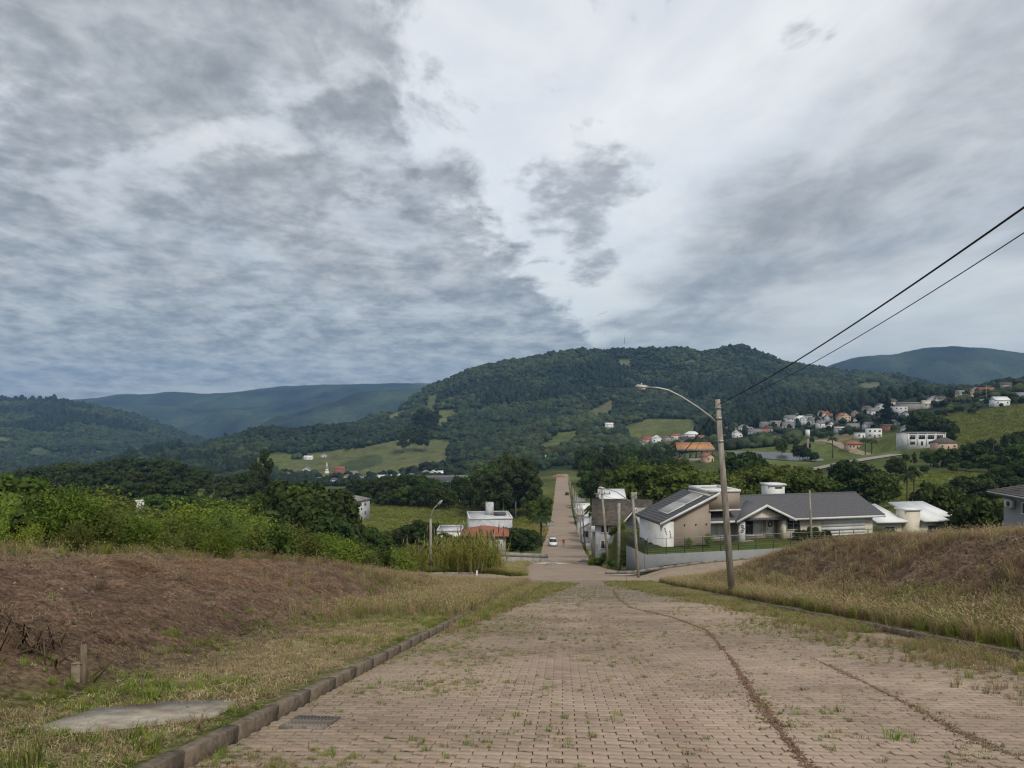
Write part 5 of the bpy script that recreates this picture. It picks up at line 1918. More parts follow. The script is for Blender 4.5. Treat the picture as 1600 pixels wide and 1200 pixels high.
old_house()
for i, (u, y, h) in enumerate(((922, 96, 1.0), (930, 97, 1.3), (938, 95, 1.1), (946, 96, 1.5), (954, 95, 1.4), (962, 93, 1.2), (972, 92, 1.3), (936, 104, 1.8), (950, 105, 2.0))):
    plant('bush' if i % 3 == 2 else 'shrub', XU(u, y), y, g(XU(u, y), y), h, f'{ORD[i]} yellow-green garden bush before the old gabled house', 'garden bushes before the gabled house', 1.2, 0 if i % 3 == 2 else i % 2)
house(1023, 91, 2.9, 5, 2.7, 'shed', 'cream metal roofed carport between the gabled house and the beige house', M_BLOCK, M_TINC, 1.2, vbase=856, nwin=1, door=False, ov=.4, name='carport', cat='carport', win_w=1.8, pane=M_DARK)
house(958, 142, 4.0, 6, 8.3, 'gable_x', 'narrow tall house with white metal roof behind the mossy roofs', M_WHITE, M_TIN, 1.7, vbase=852, nwin=2, storeys=2)
house(936, 150, 2.6, 5, 5.2, 'flat', 'slim white two-storey house front beside the leaning crossarm pole', M_WHITE, M_WHITE, vbase=850, nwin=2, storeys=2)
house(938, 122, 1.9, 3, 2.6, 'shed', 'small white roofed shed among the leaning poles', M_BLOCK, M_TIN, .4, vbase=856, nwin=1, door=False, name='shed', cat='shed')
house(914, 235, 4.0, 7, 3.0, 'shed', 'low cream roofed house by the road beyond the first poles', M_PEACH, M_TINC, .6, nwin=2)
house(905, 300, 3.8, 7, 3.0, 'gable_x', 'pale walled house at the roadside far down the poles', M_CREAM, M_TILEG, nwin=2)

for (u, y, w, h, rf, wm, rm, lab) in (
    (921, 172, 3.6, 3.4, 'gable_y', M_WHITE, M_TIN, 'white gabled house front at the roadside behind the slim poles'),
    (917, 198, 4.2, 3.0, 'hip', M_CREAM, M_TILEG, 'cream house with grey hip roof on the right roadside'),
    (928, 186, 4.4, 5.0, 'flat', M_WHITE2, M_WHITE, 'pale two-storey box behind the roadside gable'),
    (911, 262, 4.4, 3.2, 'gable_x', M_WHITE, M_TIN, 'white house with white roof farther along the right roadside'),
    (945, 165, 4.5, 3.2, 'gable_x', M_WHITE, M_TIN, 'low white house left of the narrow tall house'),
):
    house(u, y, w, 6, h, rf, lab, wm, rm, nwin=2, ov=.4, storeys=2 if h > 4 else 1)

# --- left of the village road
def modern_house():
    y = 150.0
    x = XU(767, y); z = -28.3
    root = empty('modern_house', (x, y, z), math.radians(6), 'light grey modern house of stacked boxes left of the road', 'house')
    w = MB(); w.box(-4.2, 4.2, 0, 9, -2, 5.6); w.build('upper_box', M_WHITE2, root)
    p = MB()
    for q in ((-4.3, 4.3, -.1, .1, 5.602, 5.95), (-4.3, 4.3, 8.9, 9.1, 5.602, 5.95), (-4.3, -4.1, .1, 8.9, 5.602, 5.95), (4.1, 4.3, .1, 8.9, 5.602, 5.95)):
        p.box(*q)
    p.build('parapet', M_WHITE, root)
    r = MB(); slab(r, [(-4.1, .1, 5.66), (4.1, .1, 5.66), (4.1, 8.9, 5.9), (-4.1, 8.9, 5.9)], .05); r.build('flat_roof', M_WHITE2, root)
    k = MB(); k.box(-.6, .9, 4.5, 6.4, 5.5, 8.2); k.build('water_tank_box', M_WHITE2, root)
    k = MB(); k.box(-5.0, 3.0, -5.0, -.002, -2, 2.4); k.build('lower_wing', M_WHITE2, root)
    r = MB(); slab(r, [(-5.3, -5.3, 2.45), (3.2, -5.3, 2.45), (3.2, -.01, 2.95), (-5.3, -.01, 2.95)], .12); r.build('white_lower_roof', M_TIN, root)
    s_ = MB(); slab(s_, [(-1.2, -3.6, 2.72), (1.6, -3.6, 2.72), (1.6, -2.6, 2.82), (-1.2, -2.6, 2.82)], .06); s_.build('skylight', M_GLASS, root)
    k = MB(); k.box(4.202, 4.9, -4.5, 6, -2, 2.2); k.build('side_wall', M_WHITE2, root)
    window(root, -0.3, 3.6, .9, .9, 0, M_GLASS, mull=0)
    so = MB(); slab(so, [(1.0, 3.4, 6.02), (3.4, 3.4, 6.02), (3.4, 6.2, 6.22), (1.0, 6.2, 6.22)], .06)
    so.build('solar_panel', M_DSTEEL, root)
    return root


modern_house()
house(702, 142, 4.6, 6, 3.4, 'flat', 'white flat roofed annex left of the stacked box house', M_WHITE, M_WHITE2, vbase=860, nwin=1, door=False, name='annex', cat='house')
house(757, 128, 7.0, 6, 2.6, 'hip', 'low house with bright orange-red tiled hip roof behind the yellow cane', M_CONC, M_TILER, 1.3, vbase=862, nwin=2, ov=.6)
house(541, 262, 6.8, 9, 6.0, 'hip', 'white two-storey house with grey hip roof at the meadow edge', M_WHITE2, M_TILEG, 1.5, vbase=811, rz=math.radians(-24), nwin=3, storeys=2, side=True, ov=.5)
house(474, 122, 7.0, 7, 4.0, 'gable_x', 'grey house hidden behind dark trees above the scrub', M_BLOCK, M_TILEG, 1.4, vbase=838, nwin=3)
house(283, 235, 5.2, 7, 4.2, 'gable_x', 'pale house with grey roof right of the water tower', M_PEACH, M_TILEG, 1.1, vbase=806, nwin=2, rz=math.radians(15))
house(362, 320, 5.6, 7, 3.8, 'flat', 'bare grey block house among green treetops', M_BLOCK, M_CONC, vbase=786, nwin=3, rz=math.radians(12))
house(403, 290, 5.0, 7, 2.6, 'hip', 'dark roofed house nearly hidden right of the block house', M_BLOCK, M_TILEG, 1.2, vbase=804, nwin=1)
house(513, 165, 4.0, 4, 2.2, 'shed', 'rusty brown shed roof under a meadow tree', M_WOOD, M_TILEB, .5, vbase=836, nwin=1, door=False, name='shed', cat='shed')
house(518, 135, 3.0, 3, 1.4, 'hip', 'small pale tent-like roof at the meadow foot', M_WHITE, M_WHITE, .8, vbase=848, nwin=1, door=False, name='garden_shelter', cat='shelter')


def warehouse():
    y = 405.0
    x = XU(700, y); z = (V0 - 772) / F * y
    root = empty('warehouse', (x, y, z), math.radians(7), 'long white warehouse with grey roof and brick-red gate', 'warehouse')
    mb = MB(); mb.box(-15.5, 15.5, 0, 16, -3, 5.4); mb.prism([(-15.5, 0, 5.4), (-15.5, 16, 5.4), (-15.5, 8, 9.0)], (31, 0, 0)); mb.build('wall', M_WHITE, root)
    r = MB()
    slab(r, [(-16, 8, 9.3), (16, 8, 9.3), (16, -.8, 5.3), (-16, -.8, 5.3)][::1], .15)
    slab(r, [(-16, 16.8, 5.3), (16, 16.8, 5.3), (16, 8, 9.3), (-16, 8, 9.3)], .15)
    r.build('roof', M_TILEG, root)
    s_ = MB(); slab(s_, [(-15, 5.5, 8.4), (8, 5.5, 8.4), (8, 2.4, 7.0), (-15, 2.4, 7.0)], .12); s_.build('dark_roof_band', M_DSTEEL, root)
    d = MB(); d.box(6.2, 10.4, -.08, .02, 0, 4.4); d.build('gate', M_BRICK, root)
    fr = MB(); fr.box(5.4, 6.19, -.12, -.002, 0, 5.2); fr.box(10.41, 11.1, -.12, -.002, 0, 5.2); fr.build('gate_pier', M_WHITE, root)
    for xx in (-12, -7.5, -3, 1.5, 13.2):
        window(root, xx, 2.8, 2.4, 1.4, 0, M_GLASS, mull=2)


warehouse()
house(748, 425, 8.5, 8, 6.2, 'flat', 'white flat canopy building at the right end of the warehouse', M_BLOCK, M_WHITE, vbase=768, nwin=2, door=False, name='canopy_building', cat='building')


def church():
    y = 930.0
    x = XU(511, y); z = (V0 - 750) / F * y
    root = empty('church', (x, y, z), 0.3, 'small white church with pointed spire in the valley village', 'church')
    t = MB(); t.box(-2.3, 2.3, 0, 4.6, -4, 10.5); t.build('tower', M_WHITE, root)
    b_ = MB(); b_.box(-1.6, 1.6, .7, 3.9, 10.5, 13.5); b_.build('belfry', M_WHITE, root)
    s_ = MB(); s_.add([(-1.7, .6, 13.5), (1.7, .6, 13.5), (1.7, 4, 13.5), (-1.7, 4, 13.5), (0, 2.3, 22.5)], [(3, 2, 1, 0), (0, 1, 4), (1, 2, 4), (2, 3, 4), (3, 0, 4)]); s_.build('spire', M_WHITE2, root)
    n = MB(); n.box(2.31, 16, .5, 8, -4, 6); n.prism([(2.31, .5, 6), (2.31, 8, 6), (2.31, 4.2, 9)], (13.6, 0, 0)); n.build('nave', M_WHITE, root)
    r = MB()
    slab(r, [(2.32, 4.2, 9.3), (16.4, 4.2, 9.3), (16.4, 0, 5.8), (2.32, 0, 5.8)], .2); slab(r, [(2.32, 8.6, 5.8), (16.4, 8.6, 5.8), (16.4, 4.2, 9.3), (2.32, 4.2, 9.3)], .2)
    r.build('roof', M_TILER, root)
    window(root, 0, 6, 1.2, 2.4, 0, M_GLASS, mull=0)


church()
VG = 'roofs of the valley village'
for (u, y, w, h, rf, wm, rm, lab) in (
    (460, 900, 12, 4, 'gable_x', M_WHITE, M_TILEG, 'white house farthest left in the valley village'),
    (478, 940, 10, 5, 'gable_y', M_WHITE2, M_TILEG, 'pale gabled house left of the church'),
    (492, 900, 9, 4, 'hip', M_WHITE, M_TILEB, 'little white house just left of the church spire'),
    (530, 925, 12, 6, 'gable_x', M_BRICK, M_TILER, 'dark red building right beside the church'),
    (552, 900, 9, 4, 'gable_x', M_WHITE, M_TILEG, 'white house a little right of the church'),
    (583, 720, 13, 4, 'gable_x', M_WHITE2, M_TILEG, 'wide grey roofed shed at the left of the village sheds'),
    (600, 760, 14, 4.5, 'gable_x', M_WHITE2, M_TIN, 'wide pale roofed hall in the village'),
    (622, 700, 11, 4.5, 'gable_y', M_WHITE, M_TIN, 'white gable front among the grey sheds'),
    (642, 740, 11, 4, 'hip', M_WHITE2, M_TILEG, 'grey hip roofed house left of the warehouse'),
    (676, 700, 10, 6, 'gable_y', M_WHITE, M_TIN, 'white gabled building above the warehouse roof'),
    (690, 720, 8, 4, 'gable_x', M_WHITE, M_TIN, 'small white roof above the right of the warehouse'),
    (862, 780, 13, 6, 'flat', M_WHITE, M_TIN, 'white villa above the eucalyptus stand'),
):
    house(u, y, w, 8, h, rf, lab, wm, rm, nwin=3, group=VG, ov=.6)
for (u, y, w, h, rf, wm, rm, vb, lab) in (
    (481, 1010, 11, 3, 'gable_x', M_WHITE, M_TIN, 718, 'white farm shed at the left end of the sloping field'),
    (505, 1060, 7, 3, 'hip', M_WHITE2, M_TILEG, 714, 'small farmhouse on the sloping field'),
    (560, 1250, 7, 2.6, 'gable_x', M_WHITE, M_TIN, 693, 'white barn at the upper left rim of the field'),
    (577, 1260, 5, 2.6, 'gable_y', M_WHITE, M_TIN, 692, 'tiny white hut at the upper rim of the field'),
    (598, 1320, 7, 2.6, 'gable_x', M_WHITE2, M_TILEG, 686, 'grey barn at the top of the field'),
    (612, 1330, 9, 2.6, 'gable_x', M_WHITE, M_TIN, 685, 'long white barn at the top of the field'),
    (130, 1520, 14, 3.2, 'gable_x', M_WHITE2, M_TILEG, 722, 'far grey building at the tip of the wooded spur'),
    (152, 1500, 12, 3, 'gable_x', M_WHITE, M_TIN, 717, 'far white roof near the tip of the spur'),
    (208, 1450, 9, 6, 'flat', M_WHITE, M_TIN, 706, 'far bright white building on the wooded spur'),
    (226, 1430, 9, 3.5, 'gable_x', M_WHITE, M_TILEG, 704, 'far white house next to the bright building'),
    (266, 1420, 13, 3, 'gable_x', M_WHITE, M_TILEB, 701, 'far long house on the wooded spur'),
    (740, 1640, 9, 5, 'gable_y', M_WHITE, M_TIN, 655, 'lower white house in the mountain wood'),
    (750, 1680, 8, 5, 'gable_x', M_WHITE, M_TIN, 648, 'upper white house in the mountain wood'),
    (952, 1130, 12, 5, 'gable_x', M_WHITE, M_TIN, 668, 'white farmhouse in a clearing above the road'),
    (946, 1180, 9, 4, 'hip', M_CREAM, M_TILEG, 663, 'cream hut in the clearing above the road'),
):
    house(u, y, w, 8, h, rf, lab, wm, rm, nwin=2, vbase=vb, drop=6, ov=.5)

# --- park, pond and hillside village on the right
def pavilion():
    y = 500.0
    x = XU(1086, y); z = (V0 - 717) / F * y
    root = empty('pavilion', (x, y, z), math.radians(4), 'open pavilion with large orange tiled roof above the treetops', 'pavilion')
    r = MB()
    slab(r, [(-11.5, 5, 10.6), (11.5, 5, 10.6), (13, -1.2, 6.6), (-12.5, -1.2, 6.6)], .2); slab(r, [(-12.5, 11.2, 6.6), (13, 11.2, 6.6), (11.5, 5, 10.6), (-11.5, 5, 10.6)], .2)
    r.build('roof', M_TILEO, root)
    f = MB(); f.box(-12.4, 12.6, -1.3, -1.05, 5.2, 6.4); f.build('fascia', M_TILEG, root)
    for k in range(7):
        p = MB(); p.box(-11.6 + k * 3.85, -11.2 + k * 3.85, -.6, -.2, -2, 5.6); p.build('post', M_DSTEEL, root)
        p = MB(); p.box(-11.6 + k * 3.85, -11.2 + k * 3.85, 9.6, 10, -2, 5.6); p.build('post', M_DSTEEL, root)
    d = MB(); d.box(-12, 12, -.7, 10.5, -2.2, .3); d.build('deck', M_CONC, root)
    d = MB(); d.box(-12, 12, -.72, -.66, .9, 1.0); d.box(-12, 12, -.72, -.66, .5, .56); d.build('railing', M_DSTEEL, root)


pavilion()
house(1110, 470, 5.5, 6, 3.6, 'gable_y', 'red roofed kiosk at the right end of the orange pavilion', M_PEACH, M_TILER, 1.8, vbase=722, nwin=2, ov=.8, name='kiosk', cat='kiosk', rz=0.4)
house(1337, 520, 10, 6, 3.2, 'hip', 'little yellow walled lodge with dark red hip roof on the park lawn', M_PEACH, M_TILER, 2.2, vbase=702, nwin=4, ov=.8, name='park_lodge', cat='lodge', rz=0.1)


def pond():
    cx, cy = POND
    n = 40
    zz = -36.25
    pts = []
    for i in range(n):
        a = 2 * PI * i / n
        rx = 21 * (1 + .10 * math.sin(3 * a + 1)); ry = 50 * (1 + .08 * math.cos(2 * a))
        pts.append((cx + rx * math.cos(a) + 7 * math.sin(a) * -1, cy + ry * math.sin(a), zz))
    m = bpy.data.materials.new('pond_water'); m.use_nodes = True
    b_ = m.node_tree.nodes['Principled BSDF']
    b_.inputs['Base Color'].default_value = (0.03, 0.035, 0.03, 1); b_.inputs['Roughness'].default_value = 0.28; b_.inputs['IOR'].default_value = 1.33
    nb = m.node_tree.nodes.new('ShaderNodeTexNoise'); nb.inputs['Scale'].default_value = 1.5
    bp = m.node_tree.nodes.new('ShaderNodeBump'); bp.inputs['Strength'].default_value = .5; bp.inputs['Distance'].default_value = .2
    m.node_tree.links.new(nb.outputs[0], bp.inputs['Height']); m.node_tree.links.new(bp.outputs[0], b_.inputs['Normal'])
    b_.inputs['Specular IOR Level'].default_value = 1.0
    me = np_mesh('pond_water', pts, [tuple(range(n))], m)
    struct(link_mesh('pond', me))
    path = np.array([(p[0] + (p[0] - cx) * .16, p[1] + (p[1] - cy) * .05) for p in pts[:21]])
    struct(ribbon('park_path', path, 1.6, M_CONC, 0.25, 2.0))


pond()
struct(ribbon('parking_strip', np.array([(XU(1262, 405), 405), (XU(1330, 408), 408), (XU(1402, 415), 415)]), 7.0, M_BLOCK, 0.35, 2.0))
struct(ribbon('park_road', np.array([(XU(1275, 640), 640), (XU(1310, 580), 580), (XU(1360, 530), 530), (XU(1410, 480), 480)]), 3.0, M_ROADFAR, 0.3, 4.0))


def water_tank(u, y, v0, v1, label, r=1.9, stem=True, leg=False):
    x = XU(u, y); z = g(x, y); zt = (V0 - v0) / F * y; zb = (V0 - v1) / F * y
    root = empty('water_tower', (x, y, z), 0, label, 'water tower')
    t = MB(); t.tube([(0, 0, zb - z), (0, 0, zt - z)], r, 14); t.tube([(0, 0, zt - z), (0, 0, zt - z + .25)], [r * 1.04, r * .9], 14)
    t.build('tank', M_WHITE, root)
    s_ = MB(); s_.tube([(0, 0, -1), (0, 0, zb - z + .05)], [r * .5, r * .42], 10); s_.build('stem', M_CONC, root)
    return root


water_tank(1262, 545, 672, 683, 'white cylindrical water tank standing above the park lawn', 1.5)
water_tank(218, 190, 783, 797, 'slim concrete water tower rising from the scrub on the left', 1.05)


def office():
    y = 450.0
    x = XU(1448, y); z = (V0 - 696) / F * y
    root = empty('office_block', (x, y, z), math.radians(10), 'long white two-storey block with broad dark windows on the hillside', 'building')
    mb = MB(); mb.box(-12.5, 12.5, 0, 10, -4, 7.2); mb.build('wall', M_WHITE, root)
    r = MB(); r.box(-12.8, 12.8, -.5, 10.3, 7.202, 7.6); r.build('roof', M_TILEG, root)
    c = MB()
    for xx in (-12.4, -6.2, -.2, 5.6, 12.0):
        c.box(xx - .25, xx + .25, -.45, -.002, 0, 7.2)
    c.build('pilaster', M_WHITE, root)
    for i, xx in enumerate((-9.3, -3.2, 2.7, 8.6)):
        window(root, xx, 4.9, 4.2 if i else 3.6, 2.2, 0, M_GLASS, frame=M_DSTEEL, mull=2)
        if i != 1:
            window(root, xx, 1.5, 3.0, 1.6, 0, M_GLASS, frame=M_DSTEEL, mull=1)
    d = MB(); d.box(-3.8, -2.4, -.06, .02, 0, 2.4); d.build('door', M_DARK, root)


office()
HG = 'houses of the hillside village'
for (u, y, w, d, h, st, rf, wm, rm, vb, lab) in (
    (1482, 430, 11, 8, 4.0, 1, 'hip', M_PEACH, M_TILEB, 703, 'house with reddish-brown hip roof right of the long white block'),
    (1425, 500, 7, 7, 5.0, 2, 'hip', M_WHITE2, M_TILEG, 680, 'grey roofed veranda house above the long white block'),
    (1367, 520, 9, 7, 6.0, 2, 'flat', M_WHITE, M_WHITE2, 684, 'bright white modern villa with stepped upper floor'),
    (1349, 515, 8, 6, 2.8, 1, 'flat', M_WHITE, M_WHITE, 684, 'low white garage left of the modern villa'),
    (1392, 530, 9, 6, 3.0, 1, 'shed', M_BRICK, M_TILEB, 672, 'rusty brown shed right of the modern villa'),
    (1408, 640, 11, 8, 7.0, 2, 'flat', M_WHITE2, M_CONC, 648, 'white two-storey house with square windows high on the slope'),
    (1427, 660, 22, 9, 6.0, 1, 'shed', M_CONC, M_TILEG, 641, 'long grey factory hall at the top of the village street'),
    (1455, 660, 12, 8, 3.5, 1, 'gable_x', M_CREAM, M_TINC, 637, 'cream shed right of the factory hall'),
    (1322, 620, 9, 7, 5.0, 2, 'gable_y', M_PEACH, M_TILER, 660, 'peach gabled house with red roof on the left slope'),
    (1304, 660, 10, 7, 5.0, 2, 'gable_x', M_WHITE, M_TILER, 660, 'white house with dull red roof left of the peach house'),
    (1365, 660, 8, 7, 3.5, 1, 'gable_x', M_WHITE, M_TILEG, 648, 'small white house alone under big dark trees'),
    (1318, 560, 10, 7, 3.2, 1, 'shed', M_WHITE2, M_TINC, 676, 'low house with cream lean-to roof above the park road'),
    (1334, 565, 8, 7, 3.4, 1, 'gable_x', M_WHITE2, M_TILEG, 674, 'grey gabled house with pale wall above the park road'),
    (1217, 680, 12, 8, 6.0, 2, 'flat', M_BLOCK, M_CONC, 664, 'grey flat block at the left of the lower hillside houses'),
    (1238, 700, 10, 8, 5.0, 2, 'gable_x', M_WHITE2, M_TILEG, 661, 'second grey house of the lower hillside row'),
    (1256, 690, 10, 8, 5.0, 2, 'gable_y', M_WHITE2, M_TIN, 663, 'white gable behind the water tank'),
    (1276, 680, 10, 8, 4.0, 1, 'gable_x', M_WHITE2, M_TILEG, 664, 'low grey roofed house right of the water tank'),
    (1488, 690, 12, 8, 4.0, 1, 'gable_x', M_BLOCK, M_TILEB, 622, 'brown roofed house along the ridge street'),
    (1502, 690, 9, 7, 3.5, 1, 'gable_x', M_WHITE2, M_TILEG, 620, 'grey house in the middle of the ridge street'),
    (1545, 650, 14, 8, 4.6, 1, 'gable_x', M_BRICK, M_TILER, 619, 'dark red roofed house on the ridge'),
    (1548, 600, 11, 7, 4.0, 1, 'flat', M_WHITE, M_WHITE2, 632, 'white terrace house below the dark red roof'),
    (1567, 590, 12, 7, 4.6, 1, 'gable_x', M_WHITE, M_TIN, 634, 'white walled house with stilts on the meadow rim'),
    (1592, 620, 9, 7, 4.0, 1, 'gable_x', M_CREAM, M_TILEB, 602, 'ochre house at the right edge of the ridge'),
    (1597, 560, 8, 7, 4.0, 1, 'flat', M_GREYW, M_WHITE2, 622, 'grey flat house cut by the right edge below the ridge'),
    (1015, 830, 14, 8, 4.5, 1, 'gable_x', M_PEACH, M_TILER, 692, 'pinkish house left of the village under the mountain'),
    (1028, 800, 11, 8, 4.5, 1, 'gable_y', M_WHITE, M_TIN, 692, 'white gabled house under the mountain'),
    (1032, 720, 13, 8, 3.5, 1, 'gable_x', M_WHITE2, M_TILEG, 703, 'grey blue roofed shed left of the orange pavilion'),
    (1082, 760, 14, 8, 3.6, 1, 'hip', M_WHITE, M_TIN, 684, 'white roofed hall above the orange pavilion'),
    (1080, 700, 18, 7, 3.0, 1, 'gable_x', M_BLOCK, M_TILEB, 692, 'long brown roofed shed just above the orange pavilion'),
    (1110, 740, 8, 7, 5.0, 1, 'gable_y', M_WHITE, M_TILER, 682, 'white cottage with bright red roof left of the street lamp pole'),
    (1140, 720, 20, 8, 4.5, 1, 'shed', M_BLOCK, M_TILEG, 676, 'dark open shed right of the lamp pole'),
    (1152, 690, 9, 7, 4.0, 1, 'gable_y', M_WHITE, M_TIN, 684, 'small white house right of the lamp pole'),
    (1180, 700, 12, 7, 4.5, 1, 'gable_x', M_WHITE2, M_TILEG, 682, 'grey house with white gable near the bare earth'),
    (1163, 740, 10, 7, 4.0, 1, 'hip', M_CREAM, M_TILEG, 674, 'cream house above the park trees'),
):
    house(u, y, w, d, h, rf, lab, wm, rm, nwin=3, storeys=st, group=HG, vbase=vb, drop=3, ov=.5, rz=R.uniform(-.25, .25), rh=d * .36 if rf in ('gable_x', 'hip') else None)
VROWS = (
    ('upper hillside row', [(1196, 668), (1208, 657), (1228, 655), (1248, 652), (1268, 655), (1290, 650), (1340, 650), (1356, 642), (1378, 640), (1398, 634)], 740),
    ('middle hillside row', [(1232, 668), (1286, 668), (1300, 670), (1346, 662), (1360, 670), (1384, 660), (1402, 664), (1418, 656)], 640),
    ('ridge street', [(1462, 628), (1474, 630), (1512, 618), (1522, 624), (1530, 614), (1572, 606), (1580, 616), (1606, 612)], 660),
    ('mountain foot village', [(1000, 698), (1044, 690), (1056, 686), (1068, 690), (1094, 690), (1124, 680), (1130, 688), (1172, 676), (1192, 680), (1204, 674)], 720),
    ('church village', [(440, 752), (450, 746), (468, 752), (486, 750), (498, 754), (522, 754), (540, 750), (562, 752), (572, 748), (592, 752), (612, 750), (632, 750), (652, 746), (664, 744)], 840),
)
for where, spots, y in VROWS:
    for i, (u, vb) in enumerate(spots):
        q = R.randrange(6)
        wm, wn = ((M_WHITE2, 'whitish'), (M_WHITE2, 'pale grey'), (M_CREAM, 'cream'), (M_PEACH, 'peach'), (M_BLOCK, 'bare block'), (M_WHITE, 'white'))[q]
        rm, rn = ((M_TILER, 'red'), (M_TILEG, 'grey'), (M_TILEB, 'brown'), (M_TILEG, 'grey'), (M_TILEG, 'grey'), (M_TILEB, 'brown'))[R.randrange(6)]
        rf = R.choice(('gable_x', 'gable_y', 'hip', 'gable_x'))
        w = R.uniform(6.5, 10); dd = R.uniform(5, 7)
        house(u, y, w, dd, R.uniform(2.8, 4.0), rf, f'{wn} house with {rn} roof, {ORD[i]} from left in the {where}', wm, rm, nwin=3, vbase=vb, drop=3, ov=.5, rz=R.uniform(-.3, .3), rh=dd * R.uniform(.3, .42), group='small houses of the ' + where)


# --- flat-roofed white house and the grey house at the right edge
def white_house():
    y = 97.0
    x = XU(1424, y); z = -16.6
    root = empty('flat_roofed_house', (x, y, z), math.radians(10), 'white flat-roofed house with cream tower box beyond the tiled roof', 'house')
    k = MB(); k.box(-4.4, -.9, 0.6, 6, -3, 1.6); k.build('left_wing', M_CREAM, root)
    k = MB(); k.box(1.6, 5.0, 0.2, 6, -3, 1.7); k.build('right_wing', M_CREAM, root)
    t = MB(); t.box(-.55, 1.35, .1, 2.2, -3, 3.0); t.build('tower', M_CREAM, root)
    r = MB(); slab(r, [(-4.9, -.2, 1.75), (-.57, -.2, 1.75), (-.57, 6.3, 3.1), (-4.4, 6.3, 3.1)], .22); r.build('left_roof', M_TIN, root)
    r = MB(); slab(r, [(1.37, -.6, 1.8), (5.1, -.6, 1.8), (4.6, 6.3, 3.3), (1.37, 6.3, 3.3)], .22); r.build('right_roof', M_TIN, root)
    r = MB(); slab(r, [(4.3, 1.2, 2.05), (7.2, 1.2, 2.05), (6.6, 6.4, 3.3), (4.3, 6.4, 3.3)], .18); r.build('porch_roof', M_TIN, root)
    p = MB(); p.box(6.7, 6.9, 1.4, 1.6, -3, 1.85); p.build('porch_post', M_WHITE, root)
    r = MB(); r.box(-.70, 1.5, -.05, 2.35, 3.002, 3.2); r.build('tower_roof', M_TIN, root)
    window(root, 3.2, .6, 1.4, .9, .2, M_GLASS, mull=1)
    window(root, -2.6, .5, 1.4, .9, .6, M_GLASS, mull=1)
    # dark-posted fence in front
    f = empty('yard_fence', (x, y - 4, z), math.radians(10), 'wire fence with thick dark posts before the flat-roofed house', 'fence')
    for i in range(6):
        q = MB(); q.tube([(-3.6 + i * 1.75, 0, -1.5), (-3.6 + i * 1.75, 0, 1.2)], .07, 6); q.build('post', M_DSTEEL, f)
    q = MB(); q.tube([(-3.6, 0, 1.2), (5.2, 0, 1.2)], .015, 4); q.tube([(-3.6, 0, .5), (5.2, 0, .5)], .01, 4); q.build('wire', M_STEEL, f)


white_house()


def grey_house():
    root = empty('grey_house', (40.4, 49.5, -12.4), 0, 'grey rendered house with brown-grey tiled roof at the right edge', 'house')
    w, d = 10.0, 13.6
    mb = MB(); mb.box(0, w, 0, d, -3, 5.0); mb.build('wall', M_GREYW, root)
    lw = MB(); lw.box(-.08, w + .08, -.08, d + .08, -3.1, 2.75); lw.build('plinth', M_GREYW, root)
    r = MB()
    a = [(-.8, -.8, 5.0), (w + .8, -.8, 5.0), (w + .8, d + .8, 5.0), (-.8, d + .8, 5.0)]
    q = w / 2 + .8
    vs = a + [(p[0], p[1], p[2] + .16) for p in a] + [(w / 2, -.8 + q, 7.3), (w / 2, d + .8 - q, 7.3)]
    r.add(vs, [(3, 2, 1, 0), (0, 1, 5, 4), (1, 2, 6, 5), (2, 3, 7, 6), (3, 0, 4, 7), (4, 5, 8), (5, 6, 9, 8), (6, 7, 9), (7, 4, 8, 9)])
    r.build('roof', M_TILEB2, root)
    cs = MB()
    for k in range(0, 16):
        t = k / 16
        zz = 5.18 + 2.14 * t
        cs.tube([(-.8 + q * t, -.8 + q * t, zz), (-.8 + q * t, d + .8 - q * t, zz)], .045, 4)
        cs.tube([(-.8 + q * t, d + .8 - q * t, zz), (w + .8 - q * t, d + .8 - q * t, zz)], .045, 4)
        cs.tube([(-.8 + q * t, -.8 + q * t, zz), (w + .8 - q * t, -.8 + q * t, zz)], .045, 4)
    co = cs.build('tile_courses', M_TILEB2, root); co['kind'] = 'stuff'
    gt = MB(); gt.tube([(-.86, -.8, 5.06), (-.86, d + .8, 5.06)], .06, 6); gt.build('gutter', M_WHITE2, root)
    window(root, 11.0, 4.1, .5, .8, 0, M_GLASS, mull=0, axis='left')
    ac = MB(); ac.box(-.38, -.03, 12.15, 12.95, 4.0, 4.6)
    ao = ac.build('air_conditioner', M_WHITE, root)
    fan = MB(); fan.tube([(-.41, 12.45, 4.3), (-.385, 12.45, 4.3)], .22, 12); fan.build('fan_grille', M_DSTEEL, ao)


_sy = np.arange(112, 330, 4.0)
struct(ribbon('sidewalk', np.c_[RC(_sy) + 5.4 + RD * _sy, _sy], .75, M_SAND2, .10, 3.0, edge_noise=.5))

M_TILEB2 = mat('brown_grey_roof_tile', (0.19, 0.165, 0.145), var=0.2, scale=3, rough=0.88, spec=0.15, stain=(0.13, 0.115, 0.10), stain_scale=1.2)
grey_house()

